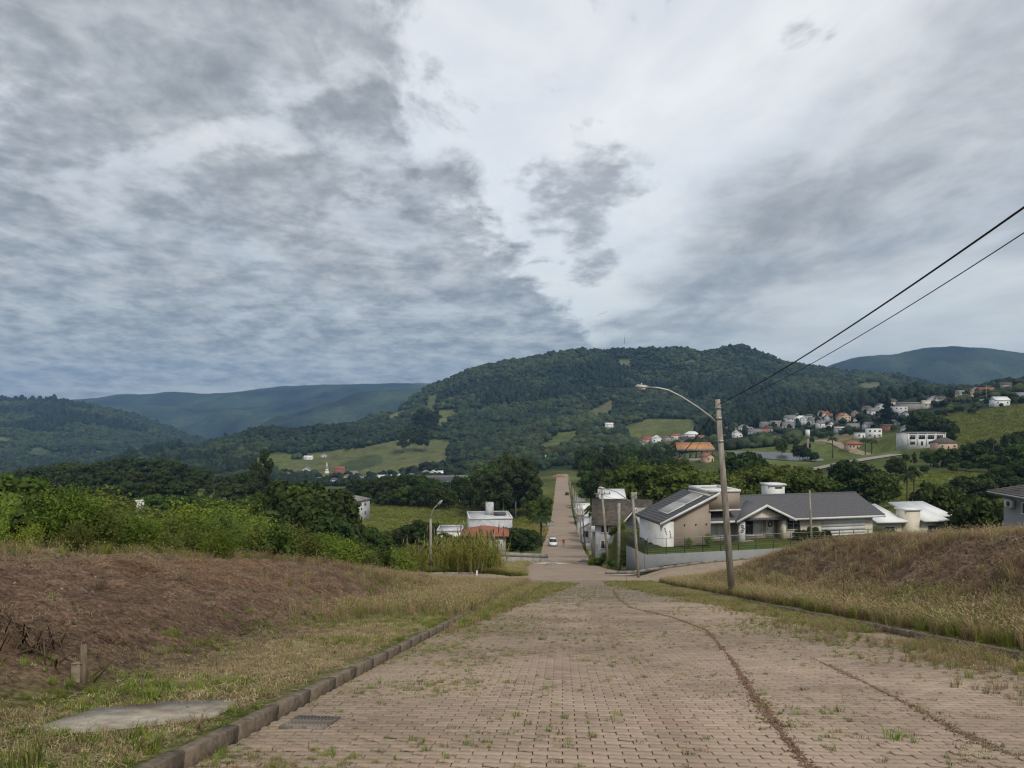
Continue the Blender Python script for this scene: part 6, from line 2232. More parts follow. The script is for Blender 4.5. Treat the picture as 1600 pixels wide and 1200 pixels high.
# ------------------------------------------------------------------ poles, lamps and cables
def pole(u, vb, vt, y, r0, r1, label, u2=None, group=None, square=False, arm=None, fittings=False, name='utility_pole', zb=None, cross=0):
    """arm: list of bearings (u, v) from the pole outwards, lamp head at the end"""
    b_ = P(u, vb, y); t_ = P(u2 if u2 is not None else u, vt, y)
    root = empty(name, b_, 0, label, 'street lamp' if arm else 'pole', group)
    v = t_ - b_
    m = MB()
    m.tube([-v.normalized() * 0.8, v * .5, v], [r0, (r0 + r1) / 2, r1], 4 if square else 10)
    m.build('shaft', M_POLE if not square else M_CONC, root)
    if arm:
        pts = [P(a, c, y) - b_ for a, c in arm]
        a = MB(); a.tube(pts, [0.045] * (len(pts) - 1) + [0.03], 6); ao = a.build('arm', M_STEEL, root)
        e = pts[-1]; d = (pts[-1] - pts[-2]).normalized()
        h = MB(); h.tube([e - d * .05, e + d * .12, e + d * .5, e + d * .62], [.05, .10, .11, .03], 8); ho = h.build('lamp_head', M_STEEL, root)
        c = MB(); c.tube([e + d * .12 - Vector((0, 0, .06)), e + d * .45 - Vector((0, 0, .06))], .08, 6); c.build('lens', M_WHITE, ho)
        s_ = MB(); s_.tube([e + d * .3 + Vector((0, 0, .09)), e + d * .3 + Vector((0, 0, .17))], .03, 6); s_.build('photocell', M_WHITE, ho)
    if cross:
        c = v * .93
        m = MB(); m.box(c.x - cross, c.x + cross, c.y - .16, c.y - .05, c.z - .06, c.z + .06); m.build('crossarm', M_POLE, root)
        for sx in (-.9, -.3, .3, .9):
            m = MB(); m.tube([(c.x + sx * cross, c.y - .1, c.z + .06), (c.x + sx * cross, c.y - .1, c.z + .24)], .045, 6); m.build('insulator', M_DSTEEL, root)
    if fittings:
        for q in (0.955, 0.90, 0.78):
            s_ = MB(); c = v * q
            s_.tube([c - Vector((0, 0, .05)), c + Vector((0, 0, .05))], r1 * 1.25, 10); s_.build('band', M_STEEL, root)
        for q, sx in ((0.985, 1), (0.985, -1), (0.955, 1), (0.93, -1)):
            s_ = MB(); c = v * q + Vector((sx * (r1 + .05), 0, 0))
            s_.tube([c - Vector((sx * .05, 0, 0)), c + Vector((sx * .06, 0, 0))], .035, 6); s_.build('insulator', M_DSTEEL, root)
    return root


pole(1143, 920, 624, 37, .175, .125, 'tall leaning concrete lamp pole on the near right verge', u2=1121, arm=[(1122.5, 663), (1110, 651), (1090, 636), (1065, 620), (1045, 610), (1028, 606), (1012, 605)], fittings=True, name='street_lamp')
pole(673, 884, 811, 74, .15, .12, 'grey lamp pole rising from the yellow cane on the left', arm=[(672, 814), (674, 804), (678, 794), (684, 788.5)], name='street_lamp')
pole(998, 905, 769, 70, .15, .11, 'concrete lamp pole at the near corner before the grey wall, arm to the left', u2=988, arm=[(988.5, 788), (976, 777), (964, 769), (953, 765), (945, 763.5)], name='street_lamp')
pole(967, 889, 786, 80, .17, .17, 'thick pale square concrete post at the far corner kerb', square=True, name='concrete_post')
pole(950.5, 884, 763, 90, .18, .12, 'leaning pole with crossarm behind the square corner post', u2=940, cross=.95)
pole(933, 876, 795, 110, .14, .11, 'slim pole left of the leaning crossarm pole', u2=930, cross=.9)
pole(926, 876, 809, 112, .11, .09, 'thin short pole before the white house front', u2=922)
pole(914, 852, 791, 150, .16, .11, 'lamp pole beyond the second crossing, arm to the left', u2=909, arm=[(909.5, 795), (905, 793.5), (900, 794.5)], name='street_lamp')
for i, (ub, vb, vt, y) in enumerate(((908, 842, 785, 168), (904, 828, 774, 210), (901, 816, 768, 245), (898, 806, 764, 285), (896, 797, 760, 325), (893, 784, 752, 370), (891, 774, 746, 415), (889.5, 764, 741, 460))):
    pole(ub, vb, vt, y, .17, .12, f'{ORD[i]} pole of the line receding beyond the second crossing', u2=ub - 2, group='poles receding along the village road', arm=None, cross=1.0 if i % 2 == 0 else 0)
pole(775, 880, 825, 92, .09, .075, 'slim double pole, right one, at the red soil corner', u2=771)
pole(769, 872, 830, 96, .08, .07, 'slim double pole, left one, at the red soil corner', u2=766)
pole(1268, 848, 766, 79, .12, .085, 'dark wooden pole in front of the tiled roof', u2=1265, fittings=False)
pole(806, 812, 784, 250, .10, .08, 'short pole beside the modern house', u2=806)
pole(1541, 640, 602, 700, .2, .16, 'thin pole on the ridge above the hillside village')
pole(1309, 688, 664, 560, .16, .12, 'tall park lamp pole by the park road')
pole(1372, 698, 672, 500, .15, .11, 'park pole in front of the modern villa')
pole(1225, 674, 655, 640, .15, .11, 'pole standing at the bare earth patch')
pole(412, 776, 726, 330, .17, .12, 'pale transmission pole among the left trees', arm=None)
pole(976, 536, 524, 2290, .8, .5, 'tiny mast on top of the mountain', name='mast')


def cable(name, pts, r, label, sag, cat='cable', n=28, group=None):
    a, b_ = Vector(pts[0]), Vector(pts[1])
    q = [a.lerp(b_, i / n) - Vector((0, 0, sag * 4 * (i / n) * (1 - i / n))) for i in range(n + 1)]
    m = MB(); m.tube(q, r, 5)
    return tag(m.build(name, M_CABLE), label, cat, group)


T37 = P(1121, 630, 37); T37b = P(1121.5, 637, 37)
cable('power_cable', (P(1122.5, 632, 37), (7.9, -1.0, 6.08)), 0.021, 'thick black bundled cable rising from the lamp pole to the upper right', 0.55)
cable('power_cable', (P(1122.5, 637, 37), (8.2, -1.0, 5.98)), 0.011, 'thinner cable hanging below the thick one at the right', 0.75)
cable('power_cable', (P(1120, 640, 37), P(989, 776, 70)), 0.024, 'dark cable dropping from the lamp pole to the corner pole', 0.65)
cable('power_cable', (P(1120, 652, 37), P(967, 820, 80)), 0.011, 'thin lower cable dropping past the orange pavilion', 1.2)
cable('power_cable', (P(988.5, 775, 70), P(941, 772, 90)), 0.018, 'short cable from the corner lamp pole to the leaning pole', 0.4)
cable('power_cable', (P(941, 772, 90), P(910, 797, 150)), 0.02, 'cable running on along the village road poles', 0.9)
cable('power_cable', (P(771, 832, 92), P(933, 822, 110)), 0.012, 'low cable crossing the village road, upper one', 1.0)
cable('power_cable', (P(771, 840, 92), P(933, 828, 110)), 0.012, 'low cable crossing the village road, lower one', 1.1)

# the pole behind the camera that carries the cables
b_ = empty('utility_pole', (8.05, -1.0, float(zroad(-1.0)) + .1), 0, 'concrete pole carrying the cables beside the viewpoint', 'pole')
m = MB(); m.tube([(0, 0, -.8), (0, 0, 8.4)], [.18, .12], 10); m.build('shaft', M_POLE, b_)

# ------------------------------------------------------------------ cars and the walker
def car(u, v, y, rz, paint, label, rear=False):
    x = XU(u, y); z = zroad(y) + 0.06 if abs(x - RD * y - RC(y)) < 4 else g(x, y)
    root = empty('parked_car', (x, y, z), rz, label, 'car')
    # body from cross-sections along its length (X forward)
    st = [(-2.0, .62, .45, .75), (-1.9, .78, .28, .95), (-1.3, .84, .22, 1.0), (-.6, .85, .20, .98), (.6, .85, .20, .96), (1.2, .84, .22, .92), (1.85, .76, .28, .80), (2.05, .60, .42, .66)]
    vs = []; fs = []
    for (xx, w, z0, z1) in st:
        vs += [(xx, -w * .9, z0), (xx, -w, (z0 + z1) / 2), (xx, -w * .92, z1), (xx, w * .92, z1), (xx, w, (z0 + z1) / 2), (xx, w * .9, z0)]
    for i in range(len(st) - 1):
        for k in range(6):
            fs.append((i * 6 + k, i * 6 + (k + 1) % 6, (i + 1) * 6 + (k + 1) % 6, (i + 1) * 6 + k))
    fs += [(5, 4, 3, 2, 1, 0), tuple(len(vs) - 6 + k for k in range(6))]
    np_ = np_mesh('body', vs, fs, paint)
    link_mesh('body', np_, root)
    c = MB()
    c.add([(-1.75, -.74, .96), (.95, -.74, .94), (.95, .74, .94), (-1.75, .74, .96), (-1.35, -.60, 1.46), (.2, -.60, 1.48), (.2, .60, 1.48), (-1.35, .60, 1.46)],
          [(0, 1, 5, 4), (1, 2, 6, 5), (2, 3, 7, 6), (3, 0, 4, 7), (4, 5, 6, 7), (3, 2, 1, 0)])
    c.build('cabin_glass', M_GLASS, root)
    r_ = MB(); r_.add([(-1.42, -.63, 1.44), (.26, -.63, 1.46), (.26, .63, 1.46), (-1.42, .63, 1.44), (-1.3, -.55, 1.52), (.1, -.55, 1.53), (.1, .55, 1.53), (-1.3, .55, 1.52)],
                      [(0, 1, 5, 4), (1, 2, 6, 5), (2, 3, 7, 6), (3, 0, 4, 7), (4, 5, 6, 7), (3, 2, 1, 0)])
    r_.build('roof', paint, root)
    wm = MB(); wm.tube([(0, -.1, 0), (0, .1, 0)], .31, 14); wme = wm.mesh('wheel', M_DSTEEL)
    rm = MB(); rm.tube([(0, -.11, 0), (0, .11, 0)], .18, 10); rme = rm.mesh('rim', M_STEEL)
    for xx in (-1.25, 1.28):
        for sy in (-.76, .76):
            w_ = link_mesh('wheel', wme, root, (xx, sy, .31)); link_mesh('rim', rme, w_)
    for sy in (-.55, .55):
        h = MB(); h.box(1.93, 2.06, sy - .16, sy + .16, .58, .72); h.build('headlight', M_WHITE, root)
        h = MB(); h.box(-2.02, -1.9, sy - .14, sy + .14, .70, .90); h.build('tail_light', M_REDP, root)
    b2 = MB(); b2.box(-2.06, -1.95, -.6, .6, .34, .5); b2.box(1.98, 2.09, -.6, .6, .32, .46); b2.build('bumper', M_DSTEEL, root)


M_REDP = mat('red_lens', (0.35, 0.02, 0.02), var=.05, scale=2, rough=.3, spec=.5)
M_CARW = mat('white_car_paint', (0.75, 0.75, 0.75), var=.02, scale=1, rough=.25, spec=.5)
M_CARB = mat('black_car_paint', (0.02, 0.02, 0.022), var=.05, scale=1, rough=.25, spec=.5)
car(864, 852, 160, math.radians(-90), M_CARW, 'white hatchback parked at the left kerb by the palm')
car(886, 775, 370, math.radians(90), M_CARB, 'black car parked far down the village road')


def walker():
    y = 158.0
    x = XU(880.5, y); z = zroad(y) + .05
    root = empty('person', (x, y, z), math.radians(170), 'person in red shirt and dark trousers walking on the village road', 'person')
    vs = [(0, 0, .94), (0, 0, 1.18), (0, 0, 1.40), (0, 0, 1.50), (0, 0, 1.60), (0, .01, 1.71),
          (-.19, 0, 1.40), (-.25, .10, 1.13), (-.23, -.06, .90), (-.23, -.09, .80), (.19, 0, 1.40), (.25, -.06, 1.13), (.23, .16, .92), (.23, .19, .82),
          (-.10, 0, .90), (-.11, -.14, .50), (-.11, -.02, .09), (-.11, -.16, .04), (.10, 0, .90), (.11, .14, .49), (.11, .26, .10), (.11, .14, .04)]
    ed = [(0, 1), (1, 2), (2, 3), (3, 4), (4, 5), (2, 6), (6, 7), (7, 8), (8, 9), (2, 10), (10, 11), (11, 12), (12, 13), (0, 14), (14, 15), (15, 16), (16, 17), (0, 18), (18, 19), (19, 20), (20, 21)]
    rad = [.15, .145, .16, .06, .09, .075, .065, .05, .04, .03, .065, .05, .04, .03, .095, .065, .045, .035, .095, .065, .045, .035]
    me = bpy.data.meshes.new('body'); me.from_pydata(vs, ed, [])
    o = link_mesh('body', me, root)
    md = o.modifiers.new('skin', 'SKIN')
    for i, q in enumerate(rad):
        me.skin_vertices[0].data[i].radius = (q, q * .82)
    me.skin_vertices[0].data[0].use_root = True
    o.modifiers.new('smooth', 'SUBSURF').levels = 1
    o.modifiers['smooth'].render_levels = 1
    m = bpy.data.materials.new('red_shirt_dark_trousers'); m.use_nodes = True
    nt = m.node_tree; L = nt.links
    tc = nt.nodes.new('ShaderNodeTexCoord'); sx = nt.nodes.new('ShaderNodeSeparateXYZ'); L.new(tc.outputs['Object'], sx.inputs[0])
    cr = nt.nodes.new('ShaderNodeValToRGB'); cr.color_ramp.interpolation = 'CONSTANT'
    mr = nt.nodes.new('ShaderNodeMapRange'); mr.inputs['From Max'].default_value = 1.8; L.new(sx.outputs[2], mr.inputs[0]); L.new(mr.outputs[0], cr.inputs[0])
    e = cr.color_ramp.elements
    e[0].position = 0; e[0].color = (.02, .02, .025, 1)
    e[1].position = .52; e[1].color = (.45, .03, .03, 1)
    q = e.new(.82); q.color = (.36, .22, .15, 1)
    q = e.new(.95); q.color = (.02, .015, .01, 1)
    L.new(cr.outputs[0], nt.nodes['Principled BSDF'].inputs['Base Color'])
    me.materials.append(m)


walker()

# ------------------------------------------------------------------ roadside odds and ends
def small_block(name, label, cat, u, v, y, w, d, h, m, rz=0.0, group=None, cap=None):
    p = P(u, v, y)
    b_ = MB(); b_.box(-w / 2, w / 2, -d / 2, d / 2, -.4, h)
    if cap:
        b_.box(-w / 2 - .05, w / 2 + .05, -d / 2 - .05, d / 2 + .05, h + .001, h + cap)
    o = b_.build(name, m)
    o.location = p; o.rotation_euler = (0, 0, rz)
    return tag(o, label, cat, group)


small_block('gate_pillar', 'short square pillar left of the grey corner wall', 'pillar', 745.5, 862, 100, .35, .35, 1.3, M_CONC)
small_block('gate_pillar', 'short square pillar nearer the grey corner wall', 'pillar', 780.5 - 1, 863, 101, .4, .4, 1.55, M_CONC)
small_block('gate_wall', 'tall pale grey wall block by the slim double pole', 'wall', 785 - 17 + 10, 864, 104, 1.3, .4, 1.75, M_WHITE2, .3)
small_block('boundary_stone', 'little white marker stone beside the side lane', 'marker stone', 745, 900, 70, .14, .14, .5, M_WHITE)


M_STUB = mat('weathered_stub', (0.24, 0.195, 0.14), var=.3, scale=14, rough=.95, spec=.05, bump=.5, bscale=40)


def stake():
    x, y = XU(121, 9.0), 9.0
    z = gz1(x, y)
    root = empty('stake', (x, y, z), 0.2, 'weathered wooden stake bound to a concrete stub on the left verge', 'stake')
    m = MB(); m.prism([(-.055, -.04, -.3), (.035, -.045, -.3), (.04, .035, -.3), (-.05, .04, -.3)], (0.0, 0, .52)); m.build('concrete_stub', M_STUB, root)
    m = MB(); m.prism([(.045, -.03, -.3), (.10, -.03, -.3), (.10, .03, -.3), (.045, .03, -.3)], (-.005, 0, .72)); m.build('wooden_post', M_WOOD, root)
    m = MB(); m.tube([(.06, -.035, .21), (-.02, -.05, .215), (-.06, -.03, .21)], .006, 5); m.build('tie_wire', M_RUST, root)


stake()


SLAB_XY = []


def slab_and_grate():
    # flat concrete slab left of the kerb
    us = [(62, 1140), (150, 1112), (260, 1102), (372, 1098), (352, 1112), (330, 1122), (255, 1132), (170, 1142), (95, 1147)]
    pts = []
    for u, v in us:
        y = 8.0
        for _ in range(30):
            x = XU(u, y); z = gz1(x, y)
            vv = V0 - F * z / y
            y *= (1 + (vv - v) / 1500)
        pts.append((XU(u, y), y, gz1(XU(u, y), y) + .035))
    SLAB_XY.extend((p[0], p[1]) for p in pts)
    c = np.mean(np.array(pts), 0)
    m = MB(); m.prism([Vector(p) - Vector(tuple(c)) - Vector((0, 0, .10)) for p in pts], (0, 0, .10))
    o = m.build('concrete_slab', M_SLAB, loc=tuple(c))
    o['kind'] = 'structure'
    # iron grate in the gutter
    y = 7.72
    x = KL + .40 + RD * y
    root = empty('drain_grate', (x, y, zroad(y) + .012), 0, 'rusty iron drain grate in the gutter by the left kerb', 'drain grate')
    root.rotation_euler = (-math.atan(SL), 0, -RD); root.scale = (.80, .80, 1)
    f = MB()
    for q in ((-.28, .28, -.36, -.33, -.02, .022), (-.28, .28, .33, .36, -.02, .022), (-.28, -.25, -.33, .33, -.02, .022), (.25, .28, -.33, .33, -.02, .022)):
        f.box(*q)
    f.build('frame', M_RUST, root)
    b_ = MB(); b_.box(-.011, .011, -.33, .33, -.02, .020); me = b_.mesh('bar', M_RUST)
    for k in range(11):
        o = link_mesh('bar', me, root, (-.225 + k * .045, 0, 0))
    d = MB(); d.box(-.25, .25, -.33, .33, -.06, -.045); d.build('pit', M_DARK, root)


M_SLAB = mat('old_slab_concrete', (0.34, 0.31, 0.255), var=.25, scale=5, rough=.95, spec=.1, stain=(0.28, 0.215, 0.155), stain_scale=1.9, bump=.8, bscale=22, world=True)
slab_and_grate()

# low wall of the lot left of the crossing
lw = MB()
a_, c_ = P(752, 868, 100), P(856, 872, 106)
dv = c_ - a_
nrm = Vector((-dv.y, dv.x, 0)).normalized() * .12
lw.prism([-nrm, dv - nrm, dv + nrm, nrm], (0, 0, .55))
lw.prism([-nrm - Vector((0, 0, 1.5)), dv - nrm - Vector((0, 0, 1.5)), dv + nrm - Vector((0, 0, 1.5)), nrm - Vector((0, 0, 1.5))], (0, 0, 1.498))
tag(lw.build('low_wall', M_CONC, None, loc=a_), 'low grey concrete wall along the lot left of the crossing', 'wall')

# heaps of earth and stones at the crossing
def heap(name, u, v, y, rx, ry, h, m, label, cat, seed):
    p = P(u, v, y)
    z = g(p.x, p.y)
    vv = IV3 * np.array([rx, ry, h]); vv = vv[:, :]
    k = np.array([mnoise.noise(Vector(tuple(q * 1.6)) + Vector((seed, 0, 0))) for q in IV3])
    vv = vv * (1 + .35 * k)[:, None]
    o = link_mesh(name, np_mesh(name, vv, IF3, m, True), None, (p.x, p.y, z))
    return tag(o, label, cat)


M_REDSOIL = mat('red_clay_soil', (0.26, 0.145, 0.095), var=.25, scale=2.5, rough=.95, spec=.05, bump=.6, bscale=12)
M_SAND = mat('pale_sand', (0.45, 0.36, 0.27), var=.2, scale=2.5, rough=.95, spec=.05, bump=.4, bscale=12)
M_GRAVEL = mat('grey_gravel', (0.22, 0.21, 0.20), var=.35, scale=6, rough=.95, spec=.05, bump=.7, bscale=18)
heap('soil_heap', 838, 876, 108, 3.2, 1.6, .35, M_REDSOIL, 'flat heap of red earth on the left of the crossing', 'soil heap', 3)
heap('soil_heap', 862, 874, 104, 2.8, 1.3, .2, M_SAND, 'pale sandy spill beside the red earth', 'soil heap', 5)
heap('gravel_heap', 862, 880, 96, .9, .7, .45, M_GRAVEL, 'small grey gravel pile at the grass corner', 'gravel pile', 7)
heap('gravel_heap', 857, 806, 232, 2.6, 1.8, .9, M_GRAVEL, 'gravel pile beside the road beyond the palm', 'gravel pile', 9)
heap('soil_heap', 873, 749, 512, 4.6, 2.0, 1.8, M_REDSOIL, 'bank of red earth closing the far end of the road', 'soil heap', 11)
heap('rubble_heap', 913, 873, 112, .9, .6, .4, M_GRAVEL, 'small dark rubble pile on the corner verge', 'rubble', 13)

# ------------------------------------------------------------------ grass, weeds and litter
def tuft(name, m, n=26, h=0.4, spread=0.10, lean=0.5, w=0.006, seed=1, head=None, flat=False):
    rg = np.random.default_rng(seed)
    V = []; Fc = []; mi = []; o = 0
    for i in range(n):
        a = rg.uniform(0, 2 * PI); r = spread * math.sqrt(rg.random())
        b = np.array([r * math.cos(a), r * math.sin(a), -0.01])
        a2 = a + rg.normal(0, 0.9)
        d = np.array([math.cos(a2), math.sin(a2), 0])
        hh = h * rg.uniform(0.5, 1.1); ln = lean * rg.uniform(0.2, 1.2)
        sd = np.array([-d[1], d[0], 0]) * w * rg.uniform(0.7, 1.3)
        if flat:
            up = np.array([0, 0, 0.012 + 0.02 * rg.random()])
            p = [b + up, b + d * hh * .5 + up * rg.uniform(.5, 2.2), b + d * hh + up * rg.uniform(.2, 1.5)]
        else:
            p = [b, b + d * hh * ln * .25 + np.array([0, 0, hh * .55]), b + d * hh * ln * .95 + np.array([0, 0, hh * (1 - .35 * ln)])]
        V += [p[0] - sd, p[0] + sd, p[1] - sd * .8, p[1] + sd * .8, p[2] + sd * (0.05 if not flat else .8), p[2] - sd * (0.05 if not flat else .8)]
        Fc += [(o, o + 1, o + 3, o + 2), (o + 2, o + 3, o + 4, o + 5)]
        mi += [0, 0]
        o += 6
        if head is not None and rg.random() < 0.55:
            t = p[2]; q = t + d * hh * .22 + np.array([0, 0, hh * .10]); s2 = np.array([-d[1], d[0], 0]) * w * 2.2
            mid = (t + q) / 2
            V += [t, mid + s2, q, mid - s2]
            Fc += [(o, o + 1, o + 2, o + 3)]; mi += [1]
            o += 4
    return np_mesh(name, V, Fc, [m] + ([head] if head is not None else []), midx=mi)


TG = {
    'short_green': [tuft('grass', M_GGREEN, 26, .10, .07, .9, .004, 1), tuft('grass', M_GBRIGHT, 30, .13, .08, .8, .004, 2)],
    'straw': [tuft('straw', M_VSTRAW, 26, .10, .2, 0, .0024, 31, flat=True), tuft('straw', M_VSTRAW, 30, .07, .16, 0, .0024, 32, flat=True), tuft('grass', M_GDRY, 22, .09, .1, 1.1, .0035, 33)],
    'short_dry': [tuft('grass', M_GDRY, 24, .10, .09, 1.0, .004, 3), tuft('grass', M_GBROWN, 22, .12, .09, .9, .004, 4)],
    'tall_green': [tuft('grass', M_GGREEN, 34, .55, .13, .6, .006, 5), tuft('grass', M_GGREEN, 30, .50, .14, .8, .006, 6, M_GDRY)],
    'tall_dry': [tuft('grass', M_GDRY, 30, .55, .14, .6, .005, 7, M_GDRY), tuft('grass', M_GBROWN, 30, .50, .15, .6, .005, 8, M_GBROWN)],
    'brown': [tuft('grass', M_GBROWN, 28, .42, .15, .7, .005, 9, M_GBROWN), tuft('grass', M_TWIG, 16, .40, .14, .5, .004, 10, M_GBROWN)],
    'litter': [tuft('litter', M_STRAW, 26, .11, .20, 0, .003, 11, flat=True), tuft('litter', M_TWIG, 18, .14, .22, 0, .0035, 12, flat=True), tuft('litter', M_GBROWN, 26, .09, .20, 0, .003, 13, flat=True), tuft('litter', M_TWIG, 24, .07, .2, 0, .003, 14, flat=True)],
}


def spread(n, s0, s1, y0, y1, dens=None, bias=1.0):
    """random spots over a strip of the street's length, thinned by dens(s, y) in 0..1"""
    s = rng.uniform(s0, s1, n); y = y0 + (y1 - y0) * rng.random(n) ** bias
    if dens is not None:
        k = rng.random(n) < dens(s, y)
        s, y = s[k], y[k]
    return s + RD * y, y


SLC = np.mean(np.array(SLAB_XY), 0)


def sow(name, label, kinds, xy, h0, h1, lift=0.0, hfun=None):
    x, y = xy
    k = (rng.random(len(x)) < .10) | ~inpoly(x, y, [((p[0] - SLC[0]) * .96 + SLC[0], (p[1] - SLC[1]) * .96 + SLC[1]) for p in SLAB_XY])
    x, y = x[k], y[k]
    z = gz(x, y) if lift is not None else zroad(y)
    w = rng.integers(0, sum(len(TG[k]) for k in kinds), len(x))
    i = 0
    for k in kinds:
        for pr in TG[k]:
            m = w == i
            i += 1
            if m.sum() == 0:
                continue
            n = int(m.sum())
            sc = rng.uniform(h0, h1, n)
            if hfun is not None:
                sc = sc * hfun(x[m], y[m])
            rot = np.c_[rng.normal(0, .12, n), rng.normal(0, .12, n), rng.uniform(0, 6.28, n)]
            o = scatter(name, pr, np.c_[x[m], y[m], z[m] + (lift or 0)], rot, np.c_[sc * rng.uniform(.8, 1.25, n), sc * rng.uniform(.8, 1.25, n), sc])
            o['label'] = label


def nz(f, ox, lo, hi, oct=3):
    return lambda s, y: np.clip((fbm((s + ox) * f, y * f, oct) - lo) / (hi - lo), 0, 1)


# right side
sow('verge_grass', 'tall green and straw grass on the right verge', ['tall_green', 'tall_dry', 'tall_dry'], spread(6500, KR + .28, KR + 3.0, 4, 64, lambda s, y: 1 - .55 * sstep(1.8, 3.0, s - KR)), .45, 1.05)
sow('bank_grass', 'dry brown grass covering the right bank', ['brown', 'tall_dry'], spread(22000, KR + 1.4, KR + 17, 8, 66, lambda s, y: np.clip(.30 + 1.5 * fbm(s * .5, y * .4, 3) + .5 * sstep(4.5, 7, s - KR), 0.06, 1)), .45, 1.05)
sow('bank_grass', 'greenish grass among the dry stems of the right bank', ['tall_green'], spread(3000, KR + 2, KR + 12, 8, 66, nz(.22, 3, .08, .4)), .4, .9)
sow('bank_litter', 'dead stalks lying on the right bank', ['litter'], spread(8000, KR + 1.5, KR + 10, 8, 55), .8, 1.6)
# left side
sow('kerb_grass', 'straw-coloured grass overgrowing the left kerb', ['tall_dry', 'tall_green', 'tall_dry'], spread(11000, KL - 6.5, KL + .0, 17, 66, lambda s, y: sstep(17, 30, y + 3 * fbm(s * .5, y * .3, 2)) * (1 - (.35 + .6 * (1 - sstep(30, 42, y))) * sstep(2.6, 4.6, KL - s))), .4, .95)
sow('gutter_grass', 'brownish grass growing out over the paving by the left kerb', ['tall_dry', 'tall_green'], spread(3000, KL, KL + 2.2, 22, 61, lambda s, y: sstep(22, 34, y) * (1 - sstep(.3, 1.0, (s - KL) / (1.0 + .03 * (y - 22))))), .25, .7, lift=None)
sow('verge_tufts', 'short green tufts on the left verge', ['short_green'], spread(7500, KL - 5.5, KL - .2, 4, 30, lambda s, y: nz(.55, 1, -.16, .36)(s, y) * (1 - .95 * sstep(2.0, 3.4, KL - s - .055 * (y - 9) + 1.3 * fbm(s * .6 + 4, y * .6, 3)))), .4, 1.15)
sow('verge_straw', 'short straw on the left verge', ['straw', 'straw', 'short_dry'], spread(16000, KL - 5.0, KL - .3, 4, 32, lambda s, y: 1 - .97 * sstep(1.7, 3.0, KL - s - .055 * (y - 9) + 1.3 * fbm(s * .6, y * .6, 3))), .35, .95)
sow('mound_chips', 'bleached straw lying here and there on the left bank', ['straw'], spread(5000, KL - 13, KL - 2.0, 5, 48, nz(.7, 14, -.1, .5)), .35, .9)
sow('mound_litter', 'straw and twigs strewn over the left bank', ['litter'], spread(34000, KL - 13, KL - 2.0, 5, 52, nz(.5, 4, -.35, .35)), .5, 1.2)
sow('mound_grass', 'scattered dead stalks on the left bank', ['brown'], spread(1100, KL - 12, KL - 2.5, 6, 50, nz(.4, 7, .0, .5)), .3, .7)
sow('bank_top_grass', 'dry tall grass along the top of the left bank', ['tall_dry', 'brown', 'tall_green'], spread(8000, KL - 26, KL - 7.5, 15, 66, lambda s, y: sstep(8.5, 11, KL - s + 1.6 * fbm(s * .4, y * .4, 3)) * .9), .5, 1.0, hfun=lambda x, y: .55 + .45 * sstep(14, 24, y))
sow('slope_grass', 'grey-brown grass on the falling end of the left bank', ['tall_dry', 'brown'], spread(7000, KL - 16, KL - 4, 34, 66, lambda s, y: sstep(32, 46, y)), .5, 1.1)
# weeds in the paving
edge = lambda s, y: np.clip(np.exp(-(s - KL) / 1.7) * 1.0 + np.exp(-(KR - s) / 2.0) * 1.1 + .012, 0, 1) * np.clip(.55 + 1.8 * fbm(s * .8, y * .8, 3), 0.03, 1)
sow('paving_weeds', 'weeds growing in the joints of the paving', ['short_green', 'short_dry'], spread(110000, KL + .02, KR - .02, 3.5, 60, edge, 1.25), .16, .60, lift=None)
sow('paving_litter', 'dry litter lying along the gutters', ['litter'], spread(9000, KL + .02, KR - .02, 3.5, 50, lambda s, y: np.clip(np.exp(-(s - KL) / .7) + .6 * np.exp(-(KR - s) / .8), 0, 1)), .35, .9, lift=None)
sow('gutter_weeds', 'grass standing in the right gutter', ['tall_green', 'tall_dry', 'tall_dry'], spread(40000, KR - 2.6, KR, 6, 60, lambda s, y: np.exp(-(KR - s) / .75) * np.clip(.4 + 1.8 * fbm(s * .4, y * .35, 2), 0, 1)), .10, .40, lift=None)


def road_y(v):
    return 1.6 * F / (v - V0 - SL * F)


sow('margin_growth', 'low growth creeping in from the left edge over the paving', ['short_green', 'short_dry', 'short_dry'], spread(26000, KL, KL + 4.2, 18, 64, lambda s, y: np.clip((1.15 - (s - KL) / (.35 + .075 * np.clip(y - 18, 0, 50))) * (.75 + 1.2 * fbm(s * .7, y * .5, 3)), 0, 1)), .5, 1.7, lift=None)
sow('margin_growth', 'low growth creeping in from the right edge over the paving', ['short_green', 'short_dry', 'short_dry'], spread(26000, KR - 4.4, KR, 18, 66, lambda s, y: np.clip((1.15 - (KR - s) / (.6 + .075 * np.clip(y - 16, 0, 50))) * (.75 + 1.2 * fbm(s * .7, y * .5, 3)), 0, 1)), .5, 1.7, lift=None)


# single tufts that stand out
def lone(kind, k, u, v, h, label, onroad=True):
    if onroad:
        y = road_y(v)
        for _ in range(12):
            x = XU(u, y); z = gz1(x, y) if (x - RD * y < KL or x - RD * y > KR) else float(zroad(y))
            y *= 1 + ((V0 - F * z / y) - v) / 1200
    x = XU(u, y); s = x - RD * y
    z = gz1(x, y) if (s < KL or s > KR) else float(zroad(y)) + .005
    me = TG[kind][k]
    o = link_mesh('grass_tuft', me, None, (x, y, z))
    base = {'short_green': .12, 'tall_green': .55, 'short_dry': .11, 'tall_dry': .55}[kind]
    o.scale = (h / base,) * 3
    o.rotation_euler = (0, 0, R.uniform(0, 6))
    tag(o, label, 'grass tuft')


